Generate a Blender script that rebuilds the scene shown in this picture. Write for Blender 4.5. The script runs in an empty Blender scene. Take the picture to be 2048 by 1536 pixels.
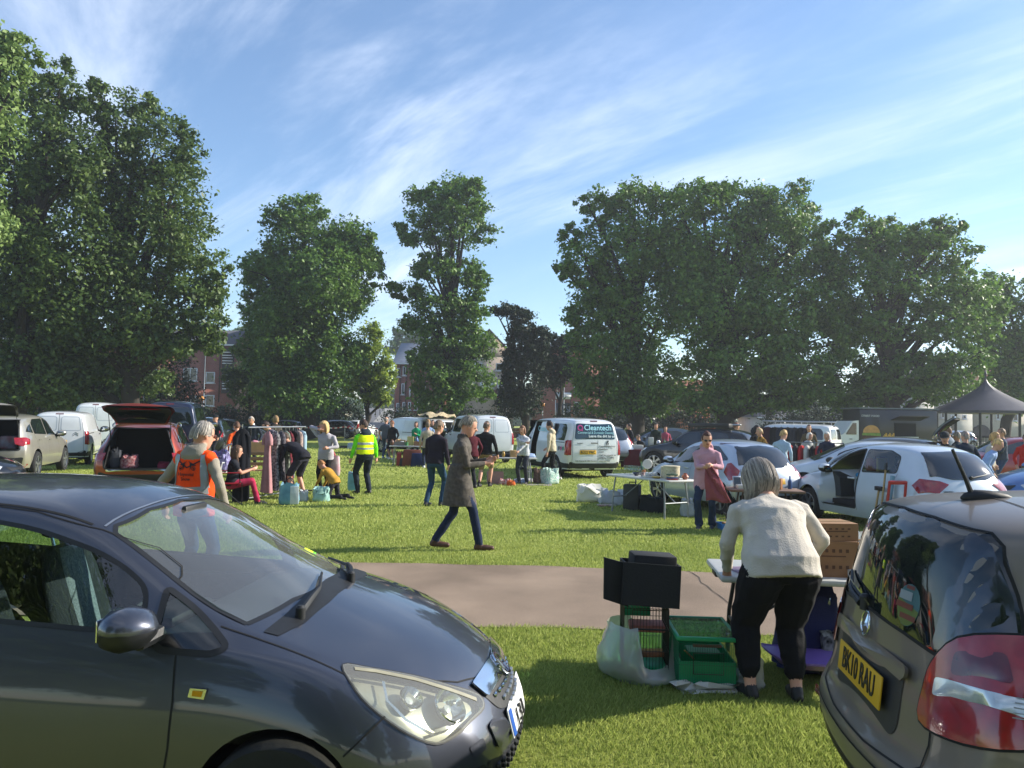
import bpy, bmesh, math, random
import numpy as np
from mathutils import Vector, Matrix, Euler, Quaternion
from mathutils.bvhtree import BVHTree
from mathutils.geometry import delaunay_2d_cdt
R = math.radians
PI = math.pi
scene = bpy.context.scene
COL = scene.collection

# ------------------------------------------------------------------ camera
CAM_H, FPX, HOR = 1.82, 1530.0, 838.0
PITCH = math.atan((HOR - 768.0) / FPX)
cd = bpy.data.cameras.new('camera')
cam = bpy.data.objects.new('camera', cd)
COL.objects.link(cam)
cam.location = (0, 0, CAM_H)
ROLL = R(1.0)                         # the picture tips a little: its far ground falls to one side
cam.rotation_euler = (Matrix.Rotation(PI / 2 + PITCH, 3, 'X') @ Matrix.Rotation(ROLL, 3, 'Z')).to_euler()
cd.sensor_width = 36.0
cd.lens = 36.0 * FPX / 2048.0
cd.clip_start = 0.05
cd.clip_end = 3000
scene.camera = cam

# ------------------------------------------------------------------ sun, sky, exposure
SUN_AZ, SUN_EL = 77.0, 27.0          # degrees clockwise from straight ahead, degrees up
SKY_STRENGTH, SUN_STRENGTH, EXPOSURE = 0.112, 5.0, 0.94
sd = (math.sin(R(SUN_AZ)) * math.cos(R(SUN_EL)), math.cos(R(SUN_AZ)) * math.cos(R(SUN_EL)), math.sin(R(SUN_EL)))
sl = bpy.data.lights.new('sun', 'SUN')
sl.energy = SUN_STRENGTH
sl.angle = R(0.5)
sl.color = (1.0, 0.93, 0.80)
so = bpy.data.objects.new('sun', sl)
COL.objects.link(so)
so.rotation_euler = Vector(sd).to_track_quat('Z', 'Y').to_euler()
so.location = (30, 10, 40)

w = bpy.data.worlds.new('World')
scene.world = w
w.use_nodes = True
nt = w.node_tree
N, L = nt.nodes, nt.links
N.clear()
out = N.new('ShaderNodeOutputWorld')
bg = N.new('ShaderNodeBackground')
bg.inputs['Strength'].default_value = SKY_STRENGTH
L.new(bg.outputs[0], out.inputs[0])
sky = N.new('ShaderNodeTexSky')
sky.sky_type = 'NISHITA'
sky.sun_disc = False
sky.sun_elevation = R(SUN_EL)
sky.sun_rotation = R(SUN_AZ)
sky.air_density = 1.0
sky.dust_density = 0.25
sky.ozone_density = 3.0
# thin cirrus: the view direction projected on a high flat layer, wispy noise there
tc = N.new('ShaderNodeTexCoord')
sep = N.new('ShaderNodeSeparateXYZ')
L.new(tc.outputs['Generated'], sep.inputs[0])
def wmath(op, a, b=None, clamp=False):
    n = N.new('ShaderNodeMath'); n.operation = op; n.use_clamp = clamp
    for i, v in enumerate((a, b)):
        if v is None: continue
        if isinstance(v, (int, float)): n.inputs[i].default_value = v
        else: L.new(v, n.inputs[i])
    return n.outputs[0]
zc = wmath('ADD', wmath('MAXIMUM', sep.outputs[2], 0.0), 0.16)
cx = wmath('DIVIDE', sep.outputs[0], zc)
cy = wmath('DIVIDE', sep.outputs[1], zc)
com = N.new('ShaderNodeCombineXYZ')
L.new(cx, com.inputs[0]); L.new(cy, com.inputs[1])
def wnoise(rot, sc, scale, detail, rough, dist):
    mp = N.new('ShaderNodeMapping'); mp.vector_type = 'TEXTURE'; mp.inputs['Rotation'].default_value = (0, 0, R(-rot)); mp.inputs['Scale'].default_value = tuple(1 / q for q in sc)
    L.new(com.outputs[0], mp.inputs[0])
    n = N.new('ShaderNodeTexNoise'); n.inputs['Scale'].default_value = scale; n.inputs['Detail'].default_value = detail
    n.inputs['Roughness'].default_value = rough; n.inputs['Distortion'].default_value = dist
    L.new(mp.outputs[0], n.inputs['Vector'])
    return n.outputs['Fac']
n1 = wnoise(49, (0.42, 1.5, 1), 1.55, 12, 0.62, 0.45)
n2 = wnoise(49, (0.7, 0.9, 1), 0.75, 5, 0.5, 0.3)
def wramp(v, a, b):
    m = N.new('ShaderNodeMapRange'); m.interpolation_type = 'SMOOTHSTEP'
    m.inputs[1].default_value = a; m.inputs[2].default_value = b
    L.new(v, m.inputs[0]); return m.outputs[0]
cl = wmath('MULTIPLY', wramp(n1, 0.40, 0.82), wramp(n2, 0.33, 0.58))
cl = wmath('ADD', wmath('MULTIPLY', cl, 0.68, True), 0.05)
mx = N.new('ShaderNodeMix'); mx.data_type = 'RGBA'
L.new(cl, mx.inputs['Factor'])
hs = N.new('ShaderNodeHueSaturation'); hs.inputs['Saturation'].default_value = 1.12; hs.inputs['Value'].default_value = 1.0
L.new(sky.outputs[0], hs.inputs['Color'])
L.new(hs.outputs[0], mx.inputs['A'])
mx.inputs['B'].default_value = (6.8, 7.3, 8.3, 1)
L.new(mx.outputs['Result'], bg.inputs[0])

vs = scene.view_settings
vs.view_transform = 'Standard'
vs.look = 'None'
vs.exposure = EXPOSURE
vs.gamma = 1.0
scene.cycles.max_bounces = 6
scene.cycles.transparent_max_bounces = 12
scene.cycles.diffuse_bounces = 3
scene.cycles.glossy_bounces = 3
scene.cycles.transmission_bounces = 4
scene.cycles.caustics_reflective = False
scene.cycles.caustics_refractive = False
scene.cycles.use_denoising = True

# ------------------------------------------------------------------ pixel -> world helpers
def ray(px, py):
    t = PITCH; a, b = px - 1024.0, 768.0 - py
    a, b = a * math.cos(ROLL) - b * math.sin(ROLL), a * math.sin(ROLL) + b * math.cos(ROLL)
    return Vector((a, FPX * math.cos(t) - b * math.sin(t), FPX * math.sin(t) + b * math.cos(t)))
def at(px, py, Y):
    d = ray(px, py); k = Y / d.y
    return Vector((d.x * k, Y, CAM_H + d.z * k))
def G(px, py):
    d = ray(px, py); k = -CAM_H / d.z
    return Vector((d.x * k, d.y * k, 0.0))

# ------------------------------------------------------------------ materials
def C(h):
    h = h.lstrip('#')
    o = []
    for i in (0, 2, 4):
        c = int(h[i:i + 2], 16) / 255.0
        o.append(c / 12.92 if c <= 0.04045 else ((c + 0.055) / 1.055) ** 2.4)
    return tuple(o)
_MATS = {}
def mat(name, col='#808080', rough=0.6, metal=0.0, var=0.12, scale=6.0, bump=0.0, bscale=40.0, coat=0.0, spec=0.5,
        stretch=None, col2=None, island=False, trans=0.0, detail=4.0, emit=0.0):
    if name in _MATS: return _MATS[name]
    m = bpy.data.materials.new(name); m.use_nodes = True
    nt = m.node_tree; N, L = nt.nodes, nt.links
    p = N['Principled BSDF']
    rgb = C(col) if isinstance(col, str) else tuple(col)
    p.inputs['Base Color'].default_value = (*rgb, 1)
    p.inputs['Roughness'].default_value = rough
    p.inputs['Metallic'].default_value = metal
    p.inputs['Specular IOR Level'].default_value = spec
    if coat:
        p.inputs['Coat Weight'].default_value = coat
        p.inputs['Coat Roughness'].default_value = 0.04
    src = None
    if var or bump or col2:
        tc = N.new('ShaderNodeTexCoord')
        mp = N.new('ShaderNodeMapping')
        if stretch: mp.inputs['Scale'].default_value = stretch
        L.new(tc.outputs['Object'], mp.inputs[0])
    if var or col2:
        n = N.new('ShaderNodeTexNoise'); n.inputs['Scale'].default_value = scale; n.inputs['Detail'].default_value = detail
        L.new(mp.outputs[0], n.inputs['Vector'])
        mx = N.new('ShaderNodeMix'); mx.data_type = 'RGBA'
        a = tuple(c * (1 - var) for c in rgb); b = C(col2) if col2 else tuple(min(1, c * (1 + var)) for c in rgb)
        mx.inputs['A'].default_value = (*a, 1); mx.inputs['B'].default_value = (*b, 1)
        mr = N.new('ShaderNodeMapRange'); mr.inputs[1].default_value = 0.3; mr.inputs[2].default_value = 0.7
        L.new(n.outputs['Fac'], mr.inputs[0])
        if island:
            gi = N.new('ShaderNodeNewGeometry'); ad = N.new('ShaderNodeMath'); ad.operation = 'MULTIPLY_ADD'
            L.new(gi.outputs['Random Per Island'], ad.inputs[0]); ad.inputs[1].default_value = 0.75
            sc = N.new('ShaderNodeMath'); sc.operation = 'MULTIPLY'; L.new(mr.outputs[0], sc.inputs[0]); sc.inputs[1].default_value = 0.3
            L.new(sc.outputs[0], ad.inputs[2]); L.new(ad.outputs[0], mx.inputs['Factor'])
        else:
            L.new(mr.outputs[0], mx.inputs['Factor'])
        L.new(mx.outputs['Result'], p.inputs['Base Color']); src = mx.outputs['Result']
    if bump:
        n2 = N.new('ShaderNodeTexNoise'); n2.inputs['Scale'].default_value = bscale; n2.inputs['Detail'].default_value = 4
        L.new(mp.outputs[0], n2.inputs['Vector'])
        bp = N.new('ShaderNodeBump'); bp.inputs['Strength'].default_value = bump; bp.inputs['Distance'].default_value = 0.02
        L.new(n2.outputs['Fac'], bp.inputs['Height']); L.new(bp.outputs[0], p.inputs['Normal'])
    if trans:
        tb = N.new('ShaderNodeBsdfTranslucent'); ms = N.new('ShaderNodeMixShader'); ms.inputs[0].default_value = trans
        if src: L.new(src, tb.inputs['Color'])
        else: tb.inputs['Color'].default_value = (*rgb, 1)
        L.new(p.outputs[0], ms.inputs[1]); L.new(tb.outputs[0], ms.inputs[2])
        o = N['Material Output']; L.new(ms.outputs[0], o.inputs['Surface'])
    if emit:
        p.inputs['Emission Color'].default_value = (*rgb, 1); p.inputs['Emission Strength'].default_value = emit
    _MATS[name] = m
    return m
def glass(name, tint='#dfe8e6', refl=1.0, rough=0.0, ior=1.5, haze=0.0):
    if name in _MATS: return _MATS[name]
    m = bpy.data.materials.new(name); m.use_nodes = True
    nt = m.node_tree; N, L = nt.nodes, nt.links; N.clear()
    o = N.new('ShaderNodeOutputMaterial'); t = N.new('ShaderNodeBsdfTransparent'); g = N.new('ShaderNodeBsdfGlossy')
    t.inputs[0].default_value = (*C(tint), 1); g.inputs['Roughness'].default_value = rough
    g.inputs['Color'].default_value = (refl, refl, refl, 1)
    ge = N.new('ShaderNodeNewGeometry'); vd = N.new('ShaderNodeVectorMath'); vd.operation = 'DOT_PRODUCT'
    L.new(ge.outputs['Normal'], vd.inputs[0]); L.new(ge.outputs['Incoming'], vd.inputs[1])
    def mth(op, a, b):
        n = N.new('ShaderNodeMath'); n.operation = op; n.use_clamp = op == 'MULTIPLY_ADD'
        for i, q in enumerate((a, b)):
            if isinstance(q, float): n.inputs[i].default_value = q
            else: L.new(q, n.inputs[i])
        return n
    ml = mth('MULTIPLY_ADD', mth('POWER', mth('SUBTRACT', 1.0, mth('ABSOLUTE', vd.outputs['Value'], 0.0).outputs[0]).outputs[0], 4.0).outputs[0], .9)
    ml.inputs[2].default_value = ((ior - 1) / (ior + 1)) ** 2 * 2
    mx = N.new('ShaderNodeMixShader'); L.new(ml.outputs[0], mx.inputs[0]); L.new(t.outputs[0], mx.inputs[1]); L.new(g.outputs[0], mx.inputs[2])
    last = mx.outputs[0]
    if haze:
        df = N.new('ShaderNodeBsdfDiffuse'); df.inputs[0].default_value = (.8, .79, .72, 1); m3 = N.new('ShaderNodeMixShader'); m3.inputs[0].default_value = haze
        L.new(last, m3.inputs[1]); L.new(df.outputs[0], m3.inputs[2]); last = m3.outputs[0]
    L.new(last, o.inputs['Surface'])
    _MATS[name] = m
    return m
def cloth(col, key=None, patt=None):
    k = 'cloth_' + (key or col)
    if k in _MATS: return _MATS[k]
    if patt:
        return mat(k, col, 0.85, col2=patt, scale=24, bump=0.15, bscale=60, detail=1.5, spec=0.2)
    return mat(k, col, 0.88, var=0.10, scale=9, bump=0.25, bscale=90, spec=0.2)
def skinm(col='#c99a80'):
    return mat('skin_' + col, col, 0.55, var=0.06, scale=12, spec=0.35)

# ------------------------------------------------------------------ objects
def link(o, parent=None):
    COL.objects.link(o)
    if parent is not None: o.parent = parent
    return o
def tag(o, label, cat, group=None, kind=None):
    if label: o['label'] = label
    if cat: o['category'] = cat
    if group: o['group'] = group
    if kind: o['kind'] = kind
    return o
def ent(name, label, cat, loc=(0, 0, 0), rz=0.0, group=None):
    o = bpy.data.objects.new(name, None)
    o.empty_display_size = 0.1
    link(o); o.location = loc; o.rotation_euler = (0, 0, rz)
    return tag(o, label, cat, group)
def kids(o, store={}):
    return [c for c in bpy.data.objects if c.parent == o]
def dup(root, loc, rz, label=None, group=None):
    r = root.copy(); COL.objects.link(r); r.location = loc; r.rotation_euler = (0, 0, rz)
    if label: r['label'] = label
    if group: r['group'] = group
    for ch in list(root.children):
        c = ch.copy(); COL.objects.link(c); c.parent = r
        for g in ch.children:
            d = g.copy(); COL.objects.link(d); d.parent = c
    return r
def finish(me, sharp=38):
    me.shade_smooth()
    if sharp: me.set_sharp_from_angle(angle=R(sharp))
    return me

class MB:
    """collects shapes and links them as one mesh object"""
    def __init__(s, X=None):
        s.v, s.f, s.m, s.mats = [], [], [], []
        s.X = X or Matrix()
    def mi(s, m):
        if m not in s.mats: s.mats.append(m)
        return s.mats.index(m)
    def add(s, vs, fs, m):
        b = len(s.v); i = s.mi(m); X = s.X
        s.v += [tuple(X @ Vector(v)) for v in vs]
        s.f += [tuple(b + k for k in f) for f in fs]
        s.m += [i] * len(fs)
        return s
    def box(s, c, d, m, rot=None, bev=0.0, taper=1.0):
        x, y, z = d[0] / 2, d[1] / 2, d[2] / 2
        M = Matrix.Translation(c) @ (Euler(rot).to_matrix().to_4x4() if rot else Matrix())
        if bev <= 0:
            vs = [(i * x * (taper if k > 0 else 1), j * y * (taper if k > 0 else 1), k * z) for k in (-1, 1) for j in (-1, 1) for i in (-1, 1)]
            fs = [(0, 2, 3, 1), (4, 5, 7, 6), (0, 1, 5, 4), (2, 6, 7, 3), (0, 4, 6, 2), (1, 3, 7, 5)]
            return s.add([M @ Vector(v) for v in vs], fs, m)
        bm = bmesh.new()
        bmesh.ops.create_cube(bm, size=1)
        for v in bm.verts:
            tp = taper if v.co.z > 0 else 1
            v.co = Vector((v.co.x * 2 * x * tp, v.co.y * 2 * y * tp, v.co.z * 2 * z))
        bmesh.ops.bevel(bm, geom=bm.edges[:], offset=min(bev, x * .9, y * .9, z * .9), segments=2, affect='EDGES', profile=0.5)
        bm.verts.index_update()
        s.add([M @ v.co for v in bm.verts], [[v.index for v in f.verts] for f in bm.faces], m)
        bm.free(); return s
    def tube(s, pts, r, m, n=8, cap=True, flat=1.0):
        pts = [Vector(p) for p in pts]
        rs = r if isinstance(r, (list, tuple)) else [r] * len(pts)
        vs, fs = [], []; ref = None
        for i, p in enumerate(pts):
            d = (pts[min(i + 1, len(pts) - 1)] - pts[max(i - 1, 0)]).normalized()
            if ref is None:
                ref = Vector((0, 0, 1)) if abs(d.z) < 0.9 else Vector((1, 0, 0))
            a = d.cross(ref).normalized(); b = a.cross(d).normalized(); ref = b
            for k in range(n):
                t = 2 * PI * k / n
                vs.append(p + a * math.cos(t) * rs[i] + b * math.sin(t) * rs[i] * flat)
        for i in range(len(pts) - 1):
            for k in range(n):
                k2 = (k + 1) % n
                fs.append((i * n + k, i * n + k2, (i + 1) * n + k2, (i + 1) * n + k))
        if cap:
            fs.append(tuple(range(n - 1, -1, -1))); fs.append(tuple((len(pts) - 1) * n + k for k in range(n)))
        return s.add(vs, fs, m)
    def loft(s, rings, m, cap=True, closed=True):
        n = len(rings[0]); vs = [v for r in rings for v in r]; fs = []
        for i in range(len(rings) - 1):
            for k in range(n if closed else n - 1):
                k2 = (k + 1) % n
                fs.append((i * n + k, i * n + k2, (i + 1) * n + k2, (i + 1) * n + k))
        if cap and closed:
            fs.append(tuple(range(n - 1, -1, -1))); fs.append(tuple((len(rings) - 1) * n + k for k in range(n)))
        return s.add(vs, fs, m)
    def lathe(s, prof, m, n=16, c=(0, 0, 0), axis='z', cap=True):
        c = Vector(c); rings = []
        for r, z in prof:
            ring = []
            for k in range(n):
                t = 2 * PI * k / n; a, b = r * math.cos(t), r * math.sin(t)
                ring.append(c + Vector({'z': (a, b, z), 'y': (b, z, a), 'x': (z, a, b)}[axis]))
            rings.append(ring)
        return s.loft(rings, m, cap)
    def ball(s, c, r, m, n=12):
        c = Vector(c); r = (r, r, r) if isinstance(r, (int, float)) else r; k = n // 2 + 1
        rings = []
        for i in range(k + 1):
            p = -PI / 2 + PI * i / k; cr = max(0.02, math.cos(p))
            rings.append([c + Vector((r[0] * cr * math.cos(2 * PI * j / n), r[1] * cr * math.sin(2 * PI * j / n), r[2] * math.sin(p))) for j in range(n)])
        return s.loft(rings, m)
    def sheet(s, pts, m):
        return s.add(pts, [tuple(range(len(pts)))], m)
    def prism(s, poly, depth, m, X=None):
        """polygon in its local x,z plane extruded along local y by depth"""
        X = X or Matrix(); n = len(poly)
        vs = [X @ Vector((p[0], 0, p[1])) for p in poly] + [X @ Vector((p[0], depth, p[1])) for p in poly]
        fs = [tuple(range(n)), tuple(range(2 * n - 1, n - 1, -1))] + [(i, i + n, (i + 1) % n + n, (i + 1) % n) for i in range(n)]
        return s.add(vs, fs, m)
    def mesh(s, name, sharp=38):
        me = bpy.data.meshes.new(name)
        me.from_pydata(s.v, [], s.f)
        for m in s.mats: me.materials.append(m)
        me.polygons.foreach_set('material_index', s.m)
        bm = bmesh.new(); bm.from_mesh(me); bmesh.ops.recalc_face_normals(bm, faces=bm.faces[:]); bm.to_mesh(me); bm.free()
        return finish(me, sharp)
    def build(s, name, parent=None, sharp=38):
        return link(bpy.data.objects.new(name, s.mesh(name, sharp)), parent)

def fast_quads(name, co, mats, per=4, mi=None):
    n = len(co) // per
    me = bpy.data.meshes.new(name)
    me.vertices.add(len(co)); me.vertices.foreach_set('co', np.ascontiguousarray(co, dtype=np.float32).ravel())
    me.loops.add(len(co)); me.loops.foreach_set('vertex_index', np.arange(len(co), dtype=np.int32))
    me.polygons.add(n); me.polygons.foreach_set('loop_start', (np.arange(n, dtype=np.int32) * per))
    for m in (mats if isinstance(mats, list) else [mats]): me.materials.append(m)
    if mi is not None: me.polygons.foreach_set('material_index', mi.astype(np.int32))
    me.update(calc_edges=True); me.validate()
    return me
_FONT = {}
def text(s, size, m, M, parent, name='lettering', ext=0.0006, align='CENTER', sx=1.0, bold=0.0):
    """writing as a thin flat mesh: local x to the reader's right, local y up, M places it"""
    key = (s, align, round(bold, 4))
    if key not in _FONT:
        cu = bpy.data.curves.new('lettering', 'FONT'); cu.body = s; cu.align_x = align; cu.align_y = 'CENTER'
        cu.size = 1.0; cu.extrude = 0.002; cu.offset = bold; cu.resolution_u = 3
        o = bpy.data.objects.new('tmp', cu); COL.objects.link(o)
        bpy.context.view_layer.update()
        dg = bpy.context.evaluated_depsgraph_get()
        _FONT[key] = bpy.data.meshes.new_from_object(o.evaluated_get(dg))
        bpy.data.objects.remove(o)
    me = _FONT[key].copy()
    me.transform(M @ Matrix.Diagonal((size * sx, size, 1, 1)))
    me.materials.clear(); me.materials.append(m)
    return link(bpy.data.objects.new(name, me), parent)
def frame(o, xd, yd):
    """matrix with local x along xd, local y along yd, origin o"""
    x = Vector(xd).normalized(); y = Vector(yd); z = x.cross(y).normalized(); y = z.cross(x)
    return Matrix((( x.x, y.x, z.x, o[0]), (x.y, y.y, z.y, o[1]), (x.z, y.z, z.z, o[2]), (0, 0, 0, 1)))
rng = np.random.default_rng(7)
random.seed(7)
# ================================================================== ground, path, street
def ground_material():
    m = bpy.data.materials.new('lawn'); m.use_nodes = True
    N, L = m.node_tree.nodes, m.node_tree.links; p = N['Principled BSDF']
    tc = N.new('ShaderNodeTexCoord')
    def noise(sc, det, rough=0.6):
        n = N.new('ShaderNodeTexNoise'); n.inputs['Scale'].default_value = sc; n.inputs['Detail'].default_value = det; n.inputs['Roughness'].default_value = rough
        L.new(tc.outputs['Object'], n.inputs['Vector']); return n.outputs['Fac']
    def mr(v, a, b):
        n = N.new('ShaderNodeMapRange'); n.inputs[1].default_value = a; n.inputs[2].default_value = b; L.new(v, n.inputs[0]); return n.outputs[0]
    def mix(f, a, b):
        n = N.new('ShaderNodeMix'); n.data_type = 'RGBA'; L.new(f, n.inputs['Factor'])
        for k, v in (('A', a), ('B', b)):
            if isinstance(v, str): n.inputs[k].default_value = (*C(v), 1)
            else: L.new(v, n.inputs[k])
        return n.outputs['Result']
    c = mix(mr(noise(0.35, 5), .35, .65), '#869840', '#a4ac56')
    c = mix(mr(noise(3.0, 6), .42, .75), c, '#b0b060'); c = mix(mr(noise(.55, 7, .7), .60, .74), c, '#a39a62')
    c = mix(mr(noise(38, 5, .7), .40, .75), c, '#66802f')
    c = mix(mr(noise(150, 3, .7), .48, .8), c, '#c0bc70')
    L.new(c, p.inputs['Base Color']); p.inputs['Roughness'].default_value = 0.9; p.inputs['Specular IOR Level'].default_value = 0.15
    b = N.new('ShaderNodeBump'); b.inputs['Strength'].default_value = 0.9; b.inputs['Distance'].default_value = 0.05
    L.new(noise(45, 6, .75), b.inputs['Height']); L.new(b.outputs[0], p.inputs['Normal'])
    return m
M_LAWN = ground_material()
mb = MB(); mb.sheet([(-700, -60, 0), (700, -60, 0), (700, 1500, 0), (-700, 1500, 0)], M_LAWN)
tag(mb.build('ground'), 'sunlit mown grass of the park', 'ground', kind='structure')

def tarmac(name, c1, c2, sc=160):
    m = mat(name, c1, 0.92, col2=c2, scale=sc, var=0.35, bump=0.5, bscale=220, spec=0.2, detail=6)
    N, L = m.node_tree.nodes, m.node_tree.links; p = N['Principled BSDF']
    tc = N.new('ShaderNodeTexCoord'); n = N.new('ShaderNodeTexNoise'); n.inputs['Scale'].default_value = 0.9; n.inputs['Detail'].default_value = 7
    L.new(tc.outputs['Object'], n.inputs['Vector'])
    src = p.inputs['Base Color'].links[0].from_socket
    mr = N.new('ShaderNodeMapRange'); mr.inputs[1].default_value = .35; mr.inputs[2].default_value = .7; mr.inputs[3].default_value = .74; mr.inputs[4].default_value = 1.18
    L.new(n.outputs['Fac'], mr.inputs[0])
    h = N.new('ShaderNodeHueSaturation'); L.new(src, h.inputs['Color']); L.new(mr.outputs[0], h.inputs['Value']); L.new(h.outputs[0], p.inputs['Base Color'])
    return m
M_PATH = tarmac('path_asphalt', '#7b6a5b', '#aa9683')
M_ROAD = tarmac('road_asphalt', '#4c4c4e', '#626163', 40)
# path: near edge about 6.85 m off, far edge about 10 m off, slightly askew; edges wander a little
near, far = [], []
for i in range(141):
    x = -35 + 0.5 * i
    near.append((x, 6.74 - 0.035 * x + 0.05 * math.sin(x * 1.7) + 0.03 * math.sin(x * 5.3) + .02 * math.sin(x * 11), 0.012))
    far.append((x, 9.53 - 0.060 * x + 0.05 * math.sin(x * 1.3 + 1) + 0.03 * math.sin(x * 4.1), 0.012))
mb = MB()
for i in range(140): mb.sheet([near[i], near[i + 1], far[i + 1], far[i]], M_PATH)
bm = bmesh.new(); me = mb.mesh('path', 0); bm.from_mesh(me); bmesh.ops.remove_doubles(bm, verts=bm.verts[:], dist=1e-4); bmesh.ops.recalc_face_normals(bm, faces=bm.faces[:]); bm.to_mesh(me); bm.free()
tag(link(bpy.data.objects.new('path', me)), 'pinkish grey tarmac path across the grass', 'path', kind='structure')
# crack in the tarmac
mb = MB(); M_CRACK = mat('crack_dark', '#2a2422', 0.95, var=0.2)
P = [G(px, py) for px, py in ((1362, 1134), (1372, 1143), (1384, 1148), (1398, 1157), (1402, 1168), (1414, 1174), (1424, 1184), (1436, 1192), (1448, 1201), (1460, 1212))]
for a, b in zip(P, P[1:]):
    d = (b - a).normalized(); s = Vector((-d.y, d.x, 0)) * random.uniform(.004, .008)
    mb.sheet([a - s + Vector((0, 0, .0165)), b - s + Vector((0, 0, .0165)), b + s + Vector((0, 0, .0165)), a + s + Vector((0, 0, .0165))], M_CRACK)
o = mb.build('path_crack'); tag(o, 'thin zigzag crack in the tarmac path', 'crack', kind='structure')
# street beyond the park with kerb and pavement, and the side street climbing away between the brick houses
mb = MB(); mb.sheet([(-260, 76, .01), (260, 76, .01), (260, 84, .01), (-260, 84, .01)], M_ROAD)
tag(mb.build('road'), 'grey street running along the far side of the park', 'road', kind='structure')
M_PAVE = mat('pavement_slab', '#8d8a84', 0.9, var=0.18, scale=3, bump=0.3)
M_KERB = mat('kerb_stone', '#9c9a94', 0.85, var=0.15, scale=4)
mb = MB(); mb.box((0, 75.2, .05), (520, 1.5, .10), M_PAVE); mb.box((0, 75.98, .055), (520, .12, .115), M_KERB)
mb.box((0, 86.2, .05), (520, 3.6, .10), M_PAVE); mb.box((0, 84.36, .055), (520, .12, .115), M_KERB)
tag(mb.build('pavement'), 'pale pavement with kerb along both sides of the street', 'pavement', kind='structure')
mb = MB(); M_SIDE = tarmac('side_street_asphalt', '#67666a', '#7c7b7d', 30)
a, b = at(690, 836, 88), at(742, 836, 88); c, d = at(770, 822, 190), at(735, 822, 190)
mb.sheet([(a.x, 84.5, .12), (b.x, 84.5, .12), (c.x, 190, 3.9), (d.x, 190, 3.9)], M_SIDE)
tag(mb.build('side_street'), 'side street climbing away between the brick houses', 'road', kind='structure')
mb = MB(); mb.sheet([(b.x, 84.5, .14), (b.x + 7, 84.5, .14), (c.x + 8, 190, 3.92), (c.x, 190, 3.92)], M_PAVE)
tag(mb.build('side_pavement'), 'pavement beside the climbing side street', 'pavement', kind='structure')

# ================================================================== grass blades (one stuff object)
def blades(region, n, h0, h1, wid, seed, keep=None):
    g = np.random.default_rng(seed)
    x0, x1, y0, y1 = region
    x = g.uniform(x0, x1, n); y = g.uniform(y0, y1, n)
    ok = np.ones(n, bool)
    ny = 6.74 - 0.035 * x + 0.05 * np.sin(x * 1.7) + 0.03 * np.sin(x * 5.3)
    fy = 9.53 - 0.060 * x + 0.05 * np.sin(x * 1.3 + 1) + 0.03 * np.sin(x * 4.1)
    ok &= (y < ny + g.uniform(-.03, .05, n)) | (y > fy - g.uniform(-.03, .05, n))
    ok &= np.abs(x) < y * 0.72 + 0.5
    x, y = x[ok], y[ok]; n = len(x)
    cl = 0.5 + 0.5 * np.sin(x * 2.1 + 1.3 * np.sin(y * 1.7)) * np.sin(y * 2.6 + np.sin(x * 3.1))
    h = g.uniform(h0, h1, n) * (0.65 + 0.7 * cl)
    a = g.uniform(0, 2 * PI, n); lean = g.uniform(.1, .75, n) * h
    dx, dy = np.cos(a), np.sin(a); wd = wid * g.uniform(.6, 1.3, n)
    b = np.stack([x, y, np.zeros(n)], 1)
    sd = np.stack([-dy * wd, dx * wd, np.zeros(n)], 1)
    mid = b + np.stack([dx * lean * .35, dy * lean * .35, h * .62], 1)
    tip = b + np.stack([dx * lean, dy * lean, h], 1)
    co = np.empty((n, 4, 3)); co[:, 0] = b - sd; co[:, 1] = b + sd; co[:, 2] = mid + sd * .7; co[:, 3] = tip
    return co.reshape(-1, 3)
M_BLADE = mat('grass_blade', '#728a38', 0.6, col2='#bcc46e', island=True, scale=0.6, trans=0.35, spec=0.3)
parts = [blades((-1.0, 3.2, 3.0, 5.2), 100000, .016, .042, .0019, 1), blades((-1.5, 4.5, 5.2, 7.1), 90000, .016, .040, .0022, 2),
         blades((-8, 8, 9.3, 11.5), 120000, .018, .038, .004, 3), blades((-9, 9, 11.5, 15), 90000, .025, .045, .006, 4),
         blades((-14, 14, 15, 24), 110000, .03, .05, .010, 5), blades((-25, 25, 24, 45), 60000, .04, .07, .02, 6)]
o = link(bpy.data.objects.new('grass', fast_quads('grass', np.concatenate(parts), M_BLADE)))
tag(o, 'short mown grass blades of the park lawn', 'grass', kind='stuff')

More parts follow.
